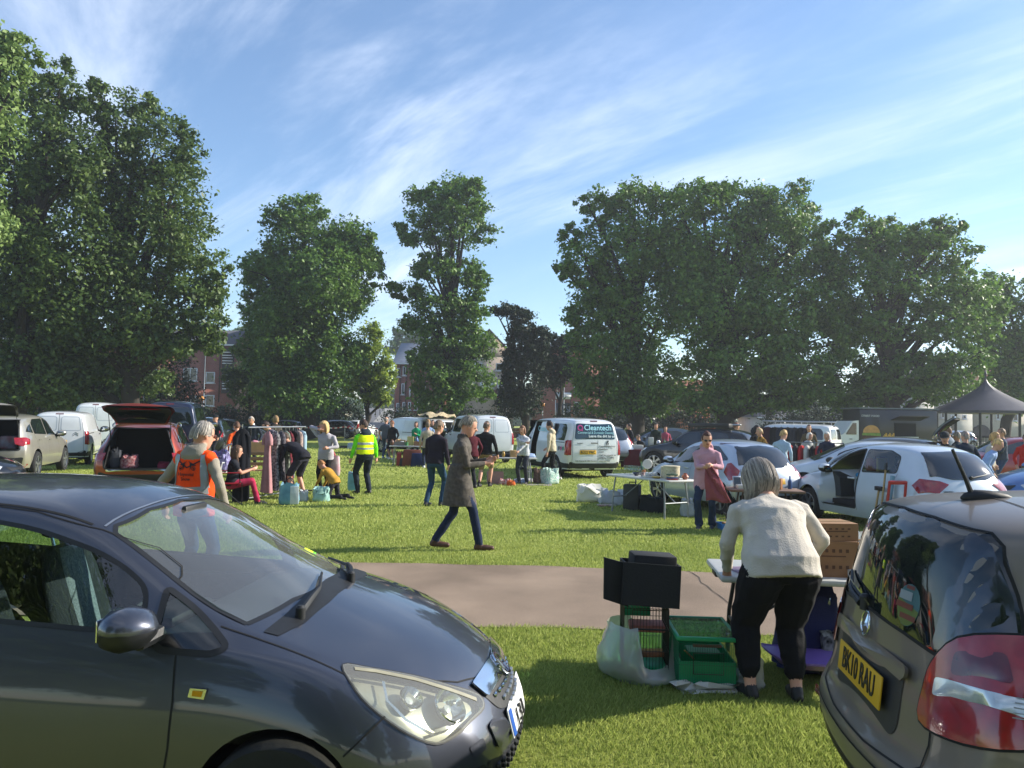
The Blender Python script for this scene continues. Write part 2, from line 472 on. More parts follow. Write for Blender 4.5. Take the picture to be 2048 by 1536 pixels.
# ================================================================== trees
def crown(blobs, leaf, per, dens0, seed, flat=0.75):
    """leaf clumps through the volume of overlapping lobes; blobs are (centre, radii)"""
    g = np.random.default_rng(seed); outp = []
    for c, r in blobs:
        c = np.array(c); r = np.array(r)
        area = 4 * PI * ((r[0] * r[1]) ** 1.6 / 3 + (r[0] * r[2]) ** 1.6 / 3 + (r[1] * r[2]) ** 1.6 / 3) ** (1 / 1.6)
        dens = dens0 * 1.35; k = max(6, int(area * dens))
        d = g.normal(size=(k, 3)); d /= np.linalg.norm(d, axis=1)[:, None]
        u = 1.0 - np.abs(g.normal(0, .24, k)); u = np.clip(u, .15, 1.0) + g.uniform(-.05, .10, k)
        cc = c + d * r * u[:, None]
        cr = g.uniform(.45, 1.0, k) * min(1.0, r.mean() * .35 + .15)
        m = int(per * 1.5)
        idx = np.repeat(np.arange(k), m)
        off = g.normal(size=(k * m, 3)) * .55; off[:, 2] *= flat
        pos = cc[idx] + off * cr[idx][:, None]
        nrm = d[idx] * .5 + np.array([0, 0, .55]) + g.normal(size=(k * m, 3)) * .55
        nrm /= np.linalg.norm(nrm, axis=1)[:, None]
        outp.append((pos, nrm))
    pos = np.concatenate([p for p, _ in outp]); nrm = np.concatenate([n for _, n in outp]); n = len(pos)
    t = np.cross(nrm, g.normal(size=(n, 3))); t /= np.linalg.norm(t, axis=1)[:, None] + 1e-9
    t[:, 2] -= .25; t /= np.linalg.norm(t, axis=1)[:, None]
    b = np.cross(nrm, t); ln = (leaf * .72 * g.uniform(.6, 1.35, n))[:, None]
    co = np.empty((n, 4, 3))
    co[:, 0] = pos - t * ln * .5; co[:, 2] = pos + t * ln * .5 - nrm * ln * .12
    co[:, 1] = pos + b * ln * .30 + nrm * ln * .06; co[:, 3] = pos - b * ln * .30 + nrm * ln * .06
    return co.reshape(-1, 3)
M_BARK = mat('bark', '#2b2620', 0.95, var=0.35, scale=5, bump=0.9, bscale=14, stretch=(1, 1, .25))
LEAF = {
 'lime': mat('leaf_lime', '#2e5220', 0.5, col2='#74963f', island=True, scale=.25, trans=.36, spec=.35),
 'chestnut': mat('leaf_chestnut', '#2a4622', 0.5, col2='#6a8040', island=True, scale=.25, trans=.34, spec=.35),
 'bright': mat('leaf_bright', '#4e7420', 0.55, col2='#a2b345', island=True, scale=.4, trans=.38, spec=.35),
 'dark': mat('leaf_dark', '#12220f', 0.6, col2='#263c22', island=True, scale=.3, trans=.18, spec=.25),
 'pale': mat('leaf_pale', '#4a6a35', 0.55, col2='#93aa62', island=True, scale=.3, trans=.35, spec=.35),
 'grey': mat('leaf_grey', '#3f5a3d', 0.6, col2='#728a5f', island=True, scale=.3, trans=.25, spec=.3),
}
def tree(label, base_px, Y, lobes, leafkind='lime', leaf=.34, per=26, dens=1.3, seed=1, trunk_r=.45, forks=6, lift=0.0, name='broadleaf_tree', group='tall park trees', zbase=0.0):
    """lobes: (px, py, half width px, half height px, depth offset m)"""
    k = Y / FPX; bl = []
    for (px, py, rx, ry, dy) in lobes:
        c = at(px, py, Y + dy); kk = (Y + dy) / FPX
        bl.append(((c.x, c.y, c.z), (rx * kk, max(rx, ry) * kk * .85, ry * kk)))
    gl = random.Random(seed * 7 + 1); full = list(bl); bl2 = []
    for c, r in full:
        bl2.append((c, tuple(q * .84 for q in r)))
        for q in range(4):
            d = Vector((gl.uniform(-1, 1), gl.uniform(-1, 1), gl.uniform(-.6, 1))).normalized(); f = gl.uniform(.24, .42)
            bl2.append((tuple(c[i] + d[i] * r[i] * gl.uniform(.75, 1.02) for i in range(3)), tuple(q * f for q in r)))
    bl = full
    bx = at(base_px, HOR, Y).x
    root = ent(name, label, 'tree', (bx, Y, zbase), 0, group)
    loc = Vector((bx, Y, zbase))
    co = crown(bl2, leaf, per, dens * .92, seed) - np.array(loc)
    link(bpy.data.objects.new('crown', fast_quads('crown', co, LEAF[leafkind])), root)
    mb = MB(); rr = random.Random(seed)
    top = max(bl, key=lambda b: b[0][2]); tz = top[0][2] - loc.z
    tx = top[0][0] - loc.x; ty = top[0][1] - loc.y
    spine = [Vector((tx * t ** 1.6 + (rr.uniform(-.2, .2) if 0 < t < 1 else 0), ty * t ** 1.6, tz * t)) for t in (0, .03, .1, .2, .35, .5, .65, .8, 1)]
    mb.tube(spine, [trunk_r * .8 * q for q in (1.45, 1.15, 1, .92, .8, .62, .45, .28, .1)], M_BARK, 10)
    for c, r in bl:
        tgt = Vector(c) - loc
        s = spine[0].lerp(spine[-1], 0)
        h = max(1.5, min(tz * .75, tgt.z * .55))
        t = h / tz; st = Vector((tx * t ** 1.6, ty * t ** 1.6, h))
        for q in range(2):
            e = tgt + Vector((rr.uniform(-.6, .6) * r[0], rr.uniform(-.5, .5) * r[1], rr.uniform(-.2, .6) * r[2]))
            mid = st.lerp(e, .5) + Vector((0, 0, .10 * (e - st).length)) + Vector((rr.uniform(-.4, .4), rr.uniform(-.4, .4), 0))
            mb.tube([st, st.lerp(mid, .5), mid, e], [trunk_r * .42, trunk_r * .30, trunk_r * .2, .03], M_BARK, 6)
            for z in range(3):
                e2 = mid.lerp(e, rr.uniform(.2, .8)); e3 = e2 + Vector((rr.uniform(-1, 1) * r[0] * .6, rr.uniform(-1, 1) * r[1] * .5, rr.uniform(-.1, .6) * r[2]))
                mb.tube([e2, e2.lerp(e3, .5) + Vector((0, 0, .15)), e3], [trunk_r * .13, trunk_r * .08, .02], M_BARK, 5)
    mb.build('trunk', root)
    return root
T = tree
T('tall dense chestnut at the park corner, its foliage running out of the picture edge', 30, 40,
  [(60, 230, 100, 90, 1), (20, 380, 130, 120, 2), (140, 330, 95, 110, 0), (60, 560, 150, 120, 0), (-60, 500, 150, 200, 3), (150, 520, 110, 120, -1), (20, 700, 150, 90, 1), (120, 180, 50, 55, 0), (-60, 300, 120, 120, 2), (60, 775, 150, 45, 1), (-60, 740, 120, 70, 2)], 'chestnut', .34, 24, 1.25, 11, .6)
T('tall dense chestnut with a rounded shoulder facing the gap, parked vans below it', 260, 42,
  [(250, 235, 62, 70, 0), (320, 300, 80, 90, 0), (230, 380, 110, 100, 1), (355, 430, 65, 110, -1), (290, 500, 130, 110, 0), (380, 560, 72, 70, -1), (410, 640, 50, 60, -1), (250, 640, 150, 100, 0), (320, 690, 80, 40, -1), (150, 720, 130, 70, 1), (205, 200, 30, 40, 0), (425, 590, 36, 50, 0), (415, 680, 42, 34, 0), (230, 765, 110, 44, 1), (140, 780, 80, 36, 0)], 'chestnut', .34, 24, 1.25, 12, .6)
T('pale yellow-green leafy branch tip of a tree reaching in at the top corner', -230, 34,
  [(10, 130, 55, 60, 0), (-40, 220, 80, 110, 0), (-60, 120, 90, 70, 0), (25, 100, 35, 30, 0), (-80, 420, 80, 150, 1)], 'pale', .32, 24, 1.3, 13, .4)
T('broad lime tree between the brick flats and the brick terrace, bright at its top', 620, 58,
  [(600, 430, 55, 45, 0), (615, 480, 95, 60, 0), (560, 560, 85, 55, 0), (690, 500, 62, 70, -1), (715, 530, 45, 55, -1), (620, 600, 120, 80, 0), (600, 690, 110, 85, -1), (660, 720, 75, 80, -1), (560, 730, 62, 75, 0), (640, 560, 90, 70, -3), (510, 540, 36, 30, 0), (600, 790, 100, 45, -1), (535, 640, 60, 62, 1), (515, 700, 46, 50, 1)], 'lime', .40, 26, 1.15, 14, .55)
T('small bright yellow-green tree lit by the sun beside the side street', 735, 66,
  [(735, 680, 35, 40, 0), (745, 730, 45, 45, 0), (725, 775, 45, 35, 0), (770, 760, 22, 40, 0), (700, 740, 30, 55, 1), (755, 800, 28, 16, 0)], 'bright', .40, 26, 1.3, 15, .3)
T('tall slender lime tree standing alone in the sky gap', 905, 60,
  [(905, 380, 55, 38, 0), (940, 410, 42, 50, 0), (860, 420, 55, 45, 0), (905, 460, 72, 50, 0), (830, 470, 38, 32, 0), (870, 540, 55, 32, 0), (920, 545, 45, 40, 0), (950, 575, 30, 34, 0), (815, 580, 38, 22, 0), (880, 610, 75, 26, 0), (930, 640, 45, 32, 0), (850, 650, 58, 26, 0), (895, 690, 75, 36, 0), (960, 690, 40, 34, 0), (875, 740, 75, 40, 0), (930, 760, 68, 50, 0), (880, 800, 70, 34, 0)], 'lime', .40, 24, 1.1, 16, .5)
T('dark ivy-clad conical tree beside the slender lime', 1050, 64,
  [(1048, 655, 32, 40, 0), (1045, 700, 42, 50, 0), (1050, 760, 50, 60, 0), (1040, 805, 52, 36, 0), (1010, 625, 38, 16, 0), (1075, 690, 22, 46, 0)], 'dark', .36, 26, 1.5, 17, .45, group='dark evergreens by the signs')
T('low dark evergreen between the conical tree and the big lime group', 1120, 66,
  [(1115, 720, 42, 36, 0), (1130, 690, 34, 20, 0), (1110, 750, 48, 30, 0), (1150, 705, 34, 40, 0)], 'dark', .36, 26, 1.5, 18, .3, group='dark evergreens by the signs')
T('huge dense lime at the left end of the big tree group beside the sky gap', 1270, 54,
  [(1195, 420, 40, 42, 0), (1270, 400, 60, 42, 0), (1170, 520, 52, 70, 0), (1260, 500, 95, 90, 0), (1180, 620, 50, 70, 0), (1280, 630, 110, 90, 0), (1220, 720, 90, 80, 0), (1300, 760, 100, 60, -1), (1340, 440, 60, 70, 1), (1200, 790, 60, 44, 0), (1270, 805, 80, 30, 0), (1137, 480, 22, 26, 0), (1128, 545, 18, 18, 0)], 'lime', .38, 25, 1.2, 19, .7)
T('huge dense lime with sunlit lower branches in the middle of the big tree group', 1450, 52,
  [(1400, 405, 75, 45, 0), (1490, 410, 75, 48, 0), (1570, 420, 70, 50, 0), (1440, 500, 110, 80, 0), (1550, 510, 105, 80, 0), (1620, 490, 50, 60, 0), (1440, 620, 120, 80, -1), (1570, 620, 120, 70, -2), (1660, 600, 60, 60, -1), (1480, 720, 110, 60, -2), (1580, 730, 90, 55, -3), (1640, 780, 60, 26, -3), (1420, 795, 100, 36, -1), (1530, 790, 90, 34, -1), (1680, 680, 50, 50, -2), (1700, 740, 60, 50, 0), (1690, 795, 70, 34, 0), (1650, 540, 40, 50, 0), (1230 + 140, 560, 70, 110, 1)], 'lime', .38, 25, 1.2, 20, .75)
T('spreading lime with open branches and sky showing through, over the food truck', 1790, 50,
  [(1730, 455, 55, 40, 0), (1790, 480, 60, 45, 0), (1870, 490, 70, 50, 0), (1720, 560, 70, 80, 0), (1810, 570, 90, 60, 0), (1920, 570, 70, 50, 0), (1760, 665, 75, 46, 0), (1880, 650, 100, 55, 0), (1960, 640, 50, 45, 0), (1830, 740, 90, 42, 0), (1930, 735, 70, 46, -2), (1750, 765, 60, 30, 0), (1890, 460, 36, 28, 0), (1800, 520, 80, 60, 2), (1700, 640, 50, 60, 1), (1800, 785, 90, 28, 1), (1900, 785, 80, 28, 1), (1960, 600, 50, 60, 2)], 'lime', .38, 23, 1.0, 21, .55)
T('big lime behind the bandstand roof at the picture edge', 2010, 56,
  [(1985, 600, 55, 50, 0), (2040, 640, 70, 70, 0), (2010, 710, 80, 60, 0), (2090, 690, 90, 100, 0), (2020, 780, 90, 46, 0), (1960, 690, 50, 60, 0), (2110, 590, 80, 60, 0)], 'lime', .38, 24, 1.1, 22, .5)
T('small leafy dark tree in front of the flats with the grey slate roof', 500, 62,
  [(500, 735, 42, 44, 0), (480, 775, 40, 40, 0), (530, 760, 40, 60, 1), (510, 700, 30, 26, 1)], 'chestnut', .34, 26, 1.4, 23, .2)
T('distant grey-green tree above the terrace roof', 815, 150,
  [(815, 675, 30, 20, 0), (800, 695, 32, 18, 0), (845, 690, 26, 26, 0), (825, 710, 40, 18, 0)], 'grey', .8, 24, .5, 24, .5, group='distant trees')
T('distant pale tree above the slate roof of the flats', 480, 150,
  [(490, 668, 26, 16, 0), (470, 680, 26, 18, 0), (510, 690, 24, 20, 0)], 'pale', .8, 24, .5, 25, .4, group='distant trees')
# clipped hedges and the far mass of trees that closes the view
def hedge(label, px0, px1, Y, h, seed, kind='dark', dep=1.6):
    a, b = at(px0, HOR, Y).x, at(px1, HOR, Y).x; n = max(2, int((b - a) / 2.2)); bl = []
    g = random.Random(seed)
    for i in range(n + 1):
        x = a + (b - a) * i / n
        bl.append(((x, Y + g.uniform(-.3, .3), h * .5), (1.6, dep, h * g.uniform(.5, .62))))
    root = ent('hedge', label, 'hedge', ((a + b) / 2, Y, 0))
    co = crown(bl, .30, 22, 2.0, seed) - np.array(((a + b) / 2, Y, 0))
    link(bpy.data.objects.new('foliage', fast_quads('foliage', co, LEAF[kind])), root)
    mb = MB()
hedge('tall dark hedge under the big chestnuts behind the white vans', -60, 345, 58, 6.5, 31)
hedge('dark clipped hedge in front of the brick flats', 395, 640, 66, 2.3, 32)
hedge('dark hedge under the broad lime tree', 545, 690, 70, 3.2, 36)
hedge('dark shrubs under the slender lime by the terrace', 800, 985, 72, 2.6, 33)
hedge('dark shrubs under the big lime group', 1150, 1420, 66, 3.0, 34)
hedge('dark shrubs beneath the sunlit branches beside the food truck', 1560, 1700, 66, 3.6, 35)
g = np.random.default_rng(5); bl = []
for i in range(46):
    x = -150 + 300 * i / 45; bl.append(((x, 205 + g.uniform(-8, 8), 2 + g.uniform(0, 1.5)), (6, 6, 6 + g.uniform(-1.5, 2))))
o = link(bpy.data.objects.new('treeline', fast_quads('treeline', crown(bl, 1.2, 22, .22, 77), LEAF['grey'])))
tag(o, 'far line of trees behind the houses', 'treeline', kind='stuff')
# ================================================================== vehicles
def bsp(net, nu, nv):
    net = np.asarray(net, float)                       # columns x rows x 3
    mir = net[:, 1:2] * np.array([1, -1, 1])
    net = np.concatenate([mir, net, 2 * net[:, -1:] - net[:, -2:-1]], 1)
    net = np.concatenate([2 * net[:1] - net[1:2], net, 2 * net[-1:] - net[-2:-1]], 0)
    def basis(n, k):
        s = np.linspace(0, k - 1, n); i = np.minimum(s.astype(int), k - 2); t = s - i
        B = np.zeros((n, k + 2)); r = np.arange(n)
        B[r, i] += (1 - t) ** 3 / 6; B[r, i + 1] += (3 * t ** 3 - 6 * t ** 2 + 4) / 6
        B[r, i + 2] += (-3 * t ** 3 + 3 * t ** 2 + 3 * t + 1) / 6; B[r, i + 3] += t ** 3 / 6
        return B
    Bu, Bv = basis(nu, net.shape[0] - 2), basis(nv, net.shape[1] - 2)
    return np.einsum('ui,ijk,vj->uvk', Bu, net, Bv)
def net_from(table, sx=1, sy=1, sz=1, bottom=.12):
    rows = []
    for (xc, zc, ye, dx, dz, xb, yb, zb, xw, yw, zw, xr, yr, zr) in table:
        e = (xc + dx, ye, zc + dz); b = (xb, yb, zb)
        l = lambda t: tuple(e[i] + t * (b[i] - e[i]) for i in range(3))
        col = [(xc, 0, zc), (xc + .26 * dx, ye * .5, zc + .22 * dz), e, l(.22), l(.8), b,
               (xw, yw, zw), (xr, yr, zr), (xr, yr - .05, max(.14, zr - bottom))]
        rows.append([(p[0] * sx, p[1] * sy, p[2] * sz) for p in col])
    return rows
HATCH = [
 (-1.90, .25, .50, .06, 0, -1.72, .74, .25, -1.60, .80, .25, -1.55, .80, .25),
 (-1.99, .42, .52, .05, 0, -1.82, .78, .44, -1.66, .84, .42, -1.58, .83, .33),
 (-1.97, .66, .54, .05, 0, -1.84, .78, .68, -1.68, .85, .58, -1.58, .84, .38),
 (-1.90, .92, .55, .08, 0, -1.74, .74, .92, -1.60, .85, .72, -1.50, .85, .40),
 (-1.72, 1.22, .54, .10, -.02, -1.50, .75, .98, -1.42, .85, .72, -1.40, .85, .38),
 (-1.50, 1.42, .53, .06, -.05, -1.25, .77, .97, -1.2, .86, .70, -1.2, .86, .36),
 (-1.0, 1.495, .56, 0, -.06, -.9, .79, .95, -.9, .87, .68, -.9, .865, .34),
 (-.4, 1.505, .57, 0, -.06, -.4, .80, .93, -.4, .875, .66, -.4, .87, .33),
 (.10, 1.465, .57, -.03, -.06, .05, .80, .91, .05, .875, .65, .05, .87, .33),
 (.50, 1.285, .61, -.12, -.05, .34, .80, .90, .40, .875, .65, .4, .87, .33),
 (.88, 1.085, .66, -.22, -.045, .66, .80, .90, .75, .875, .65, .75, .87, .33),
 (1.10, .985, .68, -.22, -.03, .92, .795, .89, 1.0, .875, .65, 1.0, .87, .34),
 (1.40, .90, .66, -.15, -.03, 1.2, .785, .85, 1.22, .875, .63, 1.2, .87, .34),
 (1.68, .79, .60, -.14, -.04, 1.42, .765, .76, 1.40, .865, .58, 1.38, .86, .36),
 (1.87, .66, .56, -.14, -.03, 1.58, .745, .66, 1.5, .845, .52, 1.46, .85, .36),
 (1.97, .50, .54, -.12, 0, 1.66, .75, .50, 1.54, .835, .45, 1.5, .84, .32),
 (1.99, .36, .54, -.12, 0, 1.68, .75, .36, 1.55, .82, .34, 1.52, .83, .28),
 (1.92, .20, .52, -.10, 0, 1.62, .72, .20, 1.52, .79, .20, 1.5, .80, .20)]
SUV = [
 (-2.18, .30, .55, .05, 0, -2.0, .78, .30, -1.86, .84, .30, -1.8, .85, .30),
 (-2.27, .50, .58, .05, 0, -2.1, .82, .50, -1.92, .89, .48, -1.8, .88, .40),
 (-2.26, .80, .60, .05, 0, -2.12, .83, .80, -1.94, .90, .68, -1.8, .89, .46),
 (-2.20, 1.08, .62, .08, 0, -2.02, .80, 1.06, -1.88, .90, .84, -1.75, .90, .48),
 (-2.04, 1.38, .60, .10, -.02, -1.8, .80, 1.12, -1.7, .90, .84, -1.6, .90, .46),
 (-1.86, 1.60, .58, .05, -.05, -1.55, .82, 1.12, -1.5, .91, .82, -1.5, .91, .44),
 (-1.2, 1.685, .62, 0, -.06, -1.1, .84, 1.10, -1.1, .92, .80, -1.1, .92, .42),
 (-.4, 1.70, .63, 0, -.06, -.4, .85, 1.08, -.4, .925, .78, -.4, .92, .42),
 (.2, 1.655, .62, -.03, -.06, .15, .85, 1.06, .15, .925, .78, .15, .92, .42),
 (.58, 1.46, .66, -.12, -.05, .42, .85, 1.05, .5, .925, .78, .5, .92, .42),
 (.92, 1.25, .71, -.2, -.045, .72, .85, 1.05, .8, .925, .78, .8, .92, .42),
 (1.12, 1.14, .74, -.2, -.03, .95, .85, 1.04, 1.05, .925, .78, 1.05, .92, .42),
 (1.5, 1.07, .73, -.15, -.03, 1.35, .84, 1.0, 1.4, .92, .76, 1.35, .92, .44),
 (1.92, .98, .68, -.14, -.05, 1.7, .83, .92, 1.65, .91, .72, 1.6, .91, .46),
 (2.16, .84, .62, -.13, -.03, 1.9, .80, .82, 1.78, .89, .66, 1.7, .89, .46),
 (2.26, .62, .60, -.12, 0, 1.96, .80, .62, 1.82, .88, .55, 1.75, .88, .42),
 (2.28, .45, .58, -.12, 0, 1.98, .80, .45, 1.84, .87, .42, 1.78, .87, .36),
 (2.2, .28, .55, -.1, 0, 1.92, .76, .28, 1.8, .84, .28, 1.76, .84, .28)]
VAN = [
 (-2.38, .30, .70, .04, 0, -2.22, .86, .30, -2.05, .90, .30, -1.9, .91, .30),
 (-2.46, .48, .74, .04, 0, -2.34, .90, .48, -2.1, .94, .48, -1.9, .94, .42),
 (-2.45, .80, .76, .03, 0, -2.38, .90, .80, -2.15, .955, .75, -1.9, .955, .46),
 (-2.44, 1.15, .76, .03, 0, -2.38, .89, 1.12, -2.15, .955, .80, -1.9, .955, .46),
 (-2.40, 1.55, .73, .03, -.01, -2.30, .89, 1.16, -2.1, .955, .80, -1.85, .955, .46),
 (-2.34, 1.84, .68, .03, -.03, -2.2, .90, 1.16, -2.0, .955, .80, -1.8, .955, .46),
 (-2.12, 1.915, .70, .0, -.06, -1.9, .91, 1.16, -1.8, .96, .80, -1.7, .96, .46),
 (-1.0, 1.94, .72, 0, -.06, -1.0, .92, 1.16, -1.0, .96, .80, -1.0, .96, .45),
 (.2, 1.94, .72, 0, -.06, .2, .92, 1.14, .2, .96, .80, .2, .96, .45),
 (.85, 1.90, .70, -.04, -.06, .8, .92, 1.12, .8, .96, .80, .8, .96, .45),
 (1.22, 1.66, .72, -.12, -.05, 1.06, .92, 1.11, 1.1, .96, .80, 1.1, .96, .45),
 (1.58, 1.36, .76, -.2, -.05, 1.4, .91, 1.10, 1.4, .96, .78, 1.4, .96, .45),
 (1.76, 1.22, .78, -.22, -.04, 1.58, .90, 1.08, 1.6, .96, .76, 1.6, .95, .45),
 (2.02, 1.12, .74, -.18, -.04, 1.82, .88, 1.02, 1.8, .95, .72, 1.75, .95, .45),
 (2.26, .98, .68, -.16, -.04, 2.02, .86, .92, 1.95, .93, .66, 1.85, .93, .45),
 (2.40, .76, .64, -.14, 0, 2.1, .85, .74, 2.0, .92, .58, 1.9, .92, .42),
 (2.44, .48, .62, -.14, 0, 2.12, .84, .48, 2.02, .91, .44, 1.92, .91, .36),
 (2.36, .26, .60, -.12, 0, 2.06, .80, .26, 1.98, .88, .26, 1.9, .88, .26)]
ACLASS = [
 (-1.80, .24, .50, .06, 0, -1.60, .74, .24, -1.45, .80, .24, -1.40, .80, .24),
 (-1.95, .36, .54, .05, 0, -1.78, .80, .38, -1.56, .86, .38, -1.45, .85, .34),
 (-1.97, .52, .56, .05, 0, -1.81, .81, .53, -1.60, .87, .50, -1.46, .86, .40),
 (-1.955, .60, .56, .05, 0, -1.80, .80, .61, -1.60, .865, .56, -1.46, .86, .42),
 (-1.90, .64, .56, .05, 0, -1.76, .785, .66, -1.60, .86, .60, -1.46, .86, .42),
 (-1.885, .86, .57, .06, 0, -1.73, .775, .86, -1.58, .855, .72, -1.46, .86, .44),
 (-1.86, 1.00, .585, .08, 0, -1.68, .755, .99, -1.54, .85, .78, -1.45, .86, .44),
 (-1.83, 1.25, .55, .10, -.01, -1.60, .75, 1.04, -1.45, .85, .80, -1.4, .86, .44),
 (-1.775, 1.465, .52, .09, -.03, -1.42, .76, 1.05, -1.3, .855, .80, -1.3, .865, .42),
 (-1.64, 1.545, .54, .05, -.05, -1.2, .78, 1.04, -1.1, .86, .80, -1.1, .87, .40),
 (-.9, 1.585, .60, 0, -.06, -.8, .80, 1.02, -.8, .87, .78, -.8, .875, .40),
 (-.2, 1.59, .60, 0, -.06, -.2, .81, 1.0, -.2, .875, .76, -.2, .88, .38),
 (.3, 1.54, .60, -.03, -.06, .25, .81, .99, .25, .875, .75, .25, .88, .38),
 (.75, 1.32, .64, -.14, -.05, .6, .81, .98, .65, .875, .75, .65, .88, .38),
 (1.1, 1.12, .68, -.2, -.04, .95, .81, .97, 1.0, .875, .74, 1.0, .88, .38),
 (1.4, 1.0, .68, -.16, -.04, 1.2, .80, .92, 1.2, .875, .70, 1.2, .88, .38),
 (1.7, .88, .62, -.14, -.04, 1.42, .78, .82, 1.4, .865, .62, 1.38, .87, .38),
 (1.88, .64, .58, -.14, 0, 1.58, .77, .62, 1.5, .85, .52, 1.46, .86, .36),
 (1.94, .40, .56, -.12, 0, 1.62, .77, .40, 1.52, .83, .36, 1.5, .84, .3),
 (1.86, .20, .52, -.1, 0, 1.56, .72, .20, 1.48, .79, .20, 1.46, .80, .20)]

def paint(name, col, metal=.35, rough=.32, coat=1.0):
    return mat('paint_' + name, col, rough, metal, var=.05, scale=3, coat=coat)
M_TYRE = mat('tyre_rubber', '#191a1b', .85, var=.25, scale=12, bump=.2)
M_RIM = mat('rim_alloy', '#a9acb0', .35, .85, var=.08)
M_RIMD = mat('rim_dark', '#2b2d30', .4, .6, var=.1)
M_BLACK = mat('black_plastic', '#15171a', .55, var=.15, scale=14, bump=.05)
M_VOID = mat('interior_dark', '#0d0f12', .9, var=.2)
M_SEAM = mat('seam_dark', '#08090b', .8, var=0)
M_CHROME = mat('chrome', '#d4d8dc', .12, 1.0, var=0)
M_GLASSD = mat('window_dark', '#10171b', .04, .0, var=.25, scale=2.5, spec=.9, coat=.6)
M_RED = mat('lamp_red', '#8e0d16', .18, var=.25, scale=18, coat=1.0)
M_REDD = mat('lamp_red_dark', '#5a0810', .2, var=.2, scale=22, coat=1.0)
M_LAMPW = mat('lamp_clear', '#c9ced2', .15, .35, var=.22, scale=20, coat=1.0)
M_AMBER = mat('lamp_amber', '#b46a12', .2, var=.1, coat=1.0)
M_YPLATE = mat('plate_yellow', '#d9a81f', .45, var=.05)
M_WPLATE = mat('plate_white', '#d8dadb', .45, var=.05)
M_INK = mat('plate_ink', '#0b0b0c', .5, var=0)
M_SEAT = mat('seat_cloth', '#2b2f36', .9, var=.2, scale=60, bump=.3, bscale=120)
M_SEATL = mat('seat_light', '#77808a', .9, col2='#9aa3aa', scale=90, bump=.3, bscale=150)
M_WIND = glass('window_clear', '#c4d6d2')
M_WINDS = glass('windscreen_clear', '#cfdcd8', ior=1.75, haze=.055)

def polyround(pts, r=.03, n=4):
    o = []; k = len(pts)
    for i in range(k):
        a, b, c = np.array(pts[i - 1], float), np.array(pts[i], float), np.array(pts[(i + 1) % k], float)
        rr = r[i] if isinstance(r, (list, tuple)) else r
        la, lc = np.linalg.norm(a - b), np.linalg.norm(c - b); q = min(rr, la * .45, lc * .45)
        p0, p2 = b + (a - b) / la * q, b + (c - b) / lc * q
        for j in range(n + 1):
            t = j / n; o.append(tuple((1 - t) ** 2 * p0 + 2 * t * (1 - t) * b + t * t * p2))
    return o
def smooth_loop(pts, n=5):
    o = []; k = len(pts)
    for i in range(k):
        p = [np.array(pts[(i + j - 1) % k], float) for j in range(4)]
        for q in range(n):
            t = q / n
            o.append(tuple(.5 * ((2 * p[1]) + (-p[0] + p[2]) * t + (2 * p[0] - 5 * p[1] + 4 * p[2] - p[3]) * t * t + (-p[0] + 3 * p[1] - 3 * p[2] + p[3]) * t ** 3)))
    return o
VIEWS = {'front': ((0, 1, 0), (0, 0, 1), (-1, 0, 0)), 'rear': ((0, 1, 0), (0, 0, 1), (1, 0, 0)),
         'left': ((1, 0, 0), (0, 0, 1), (0, -1, 0)), 'right': ((1, 0, 0), (0, 0, 1), (0, 1, 0)), 'top': ((1, 0, 0), (0, 1, 0), (0, 0, -1))}
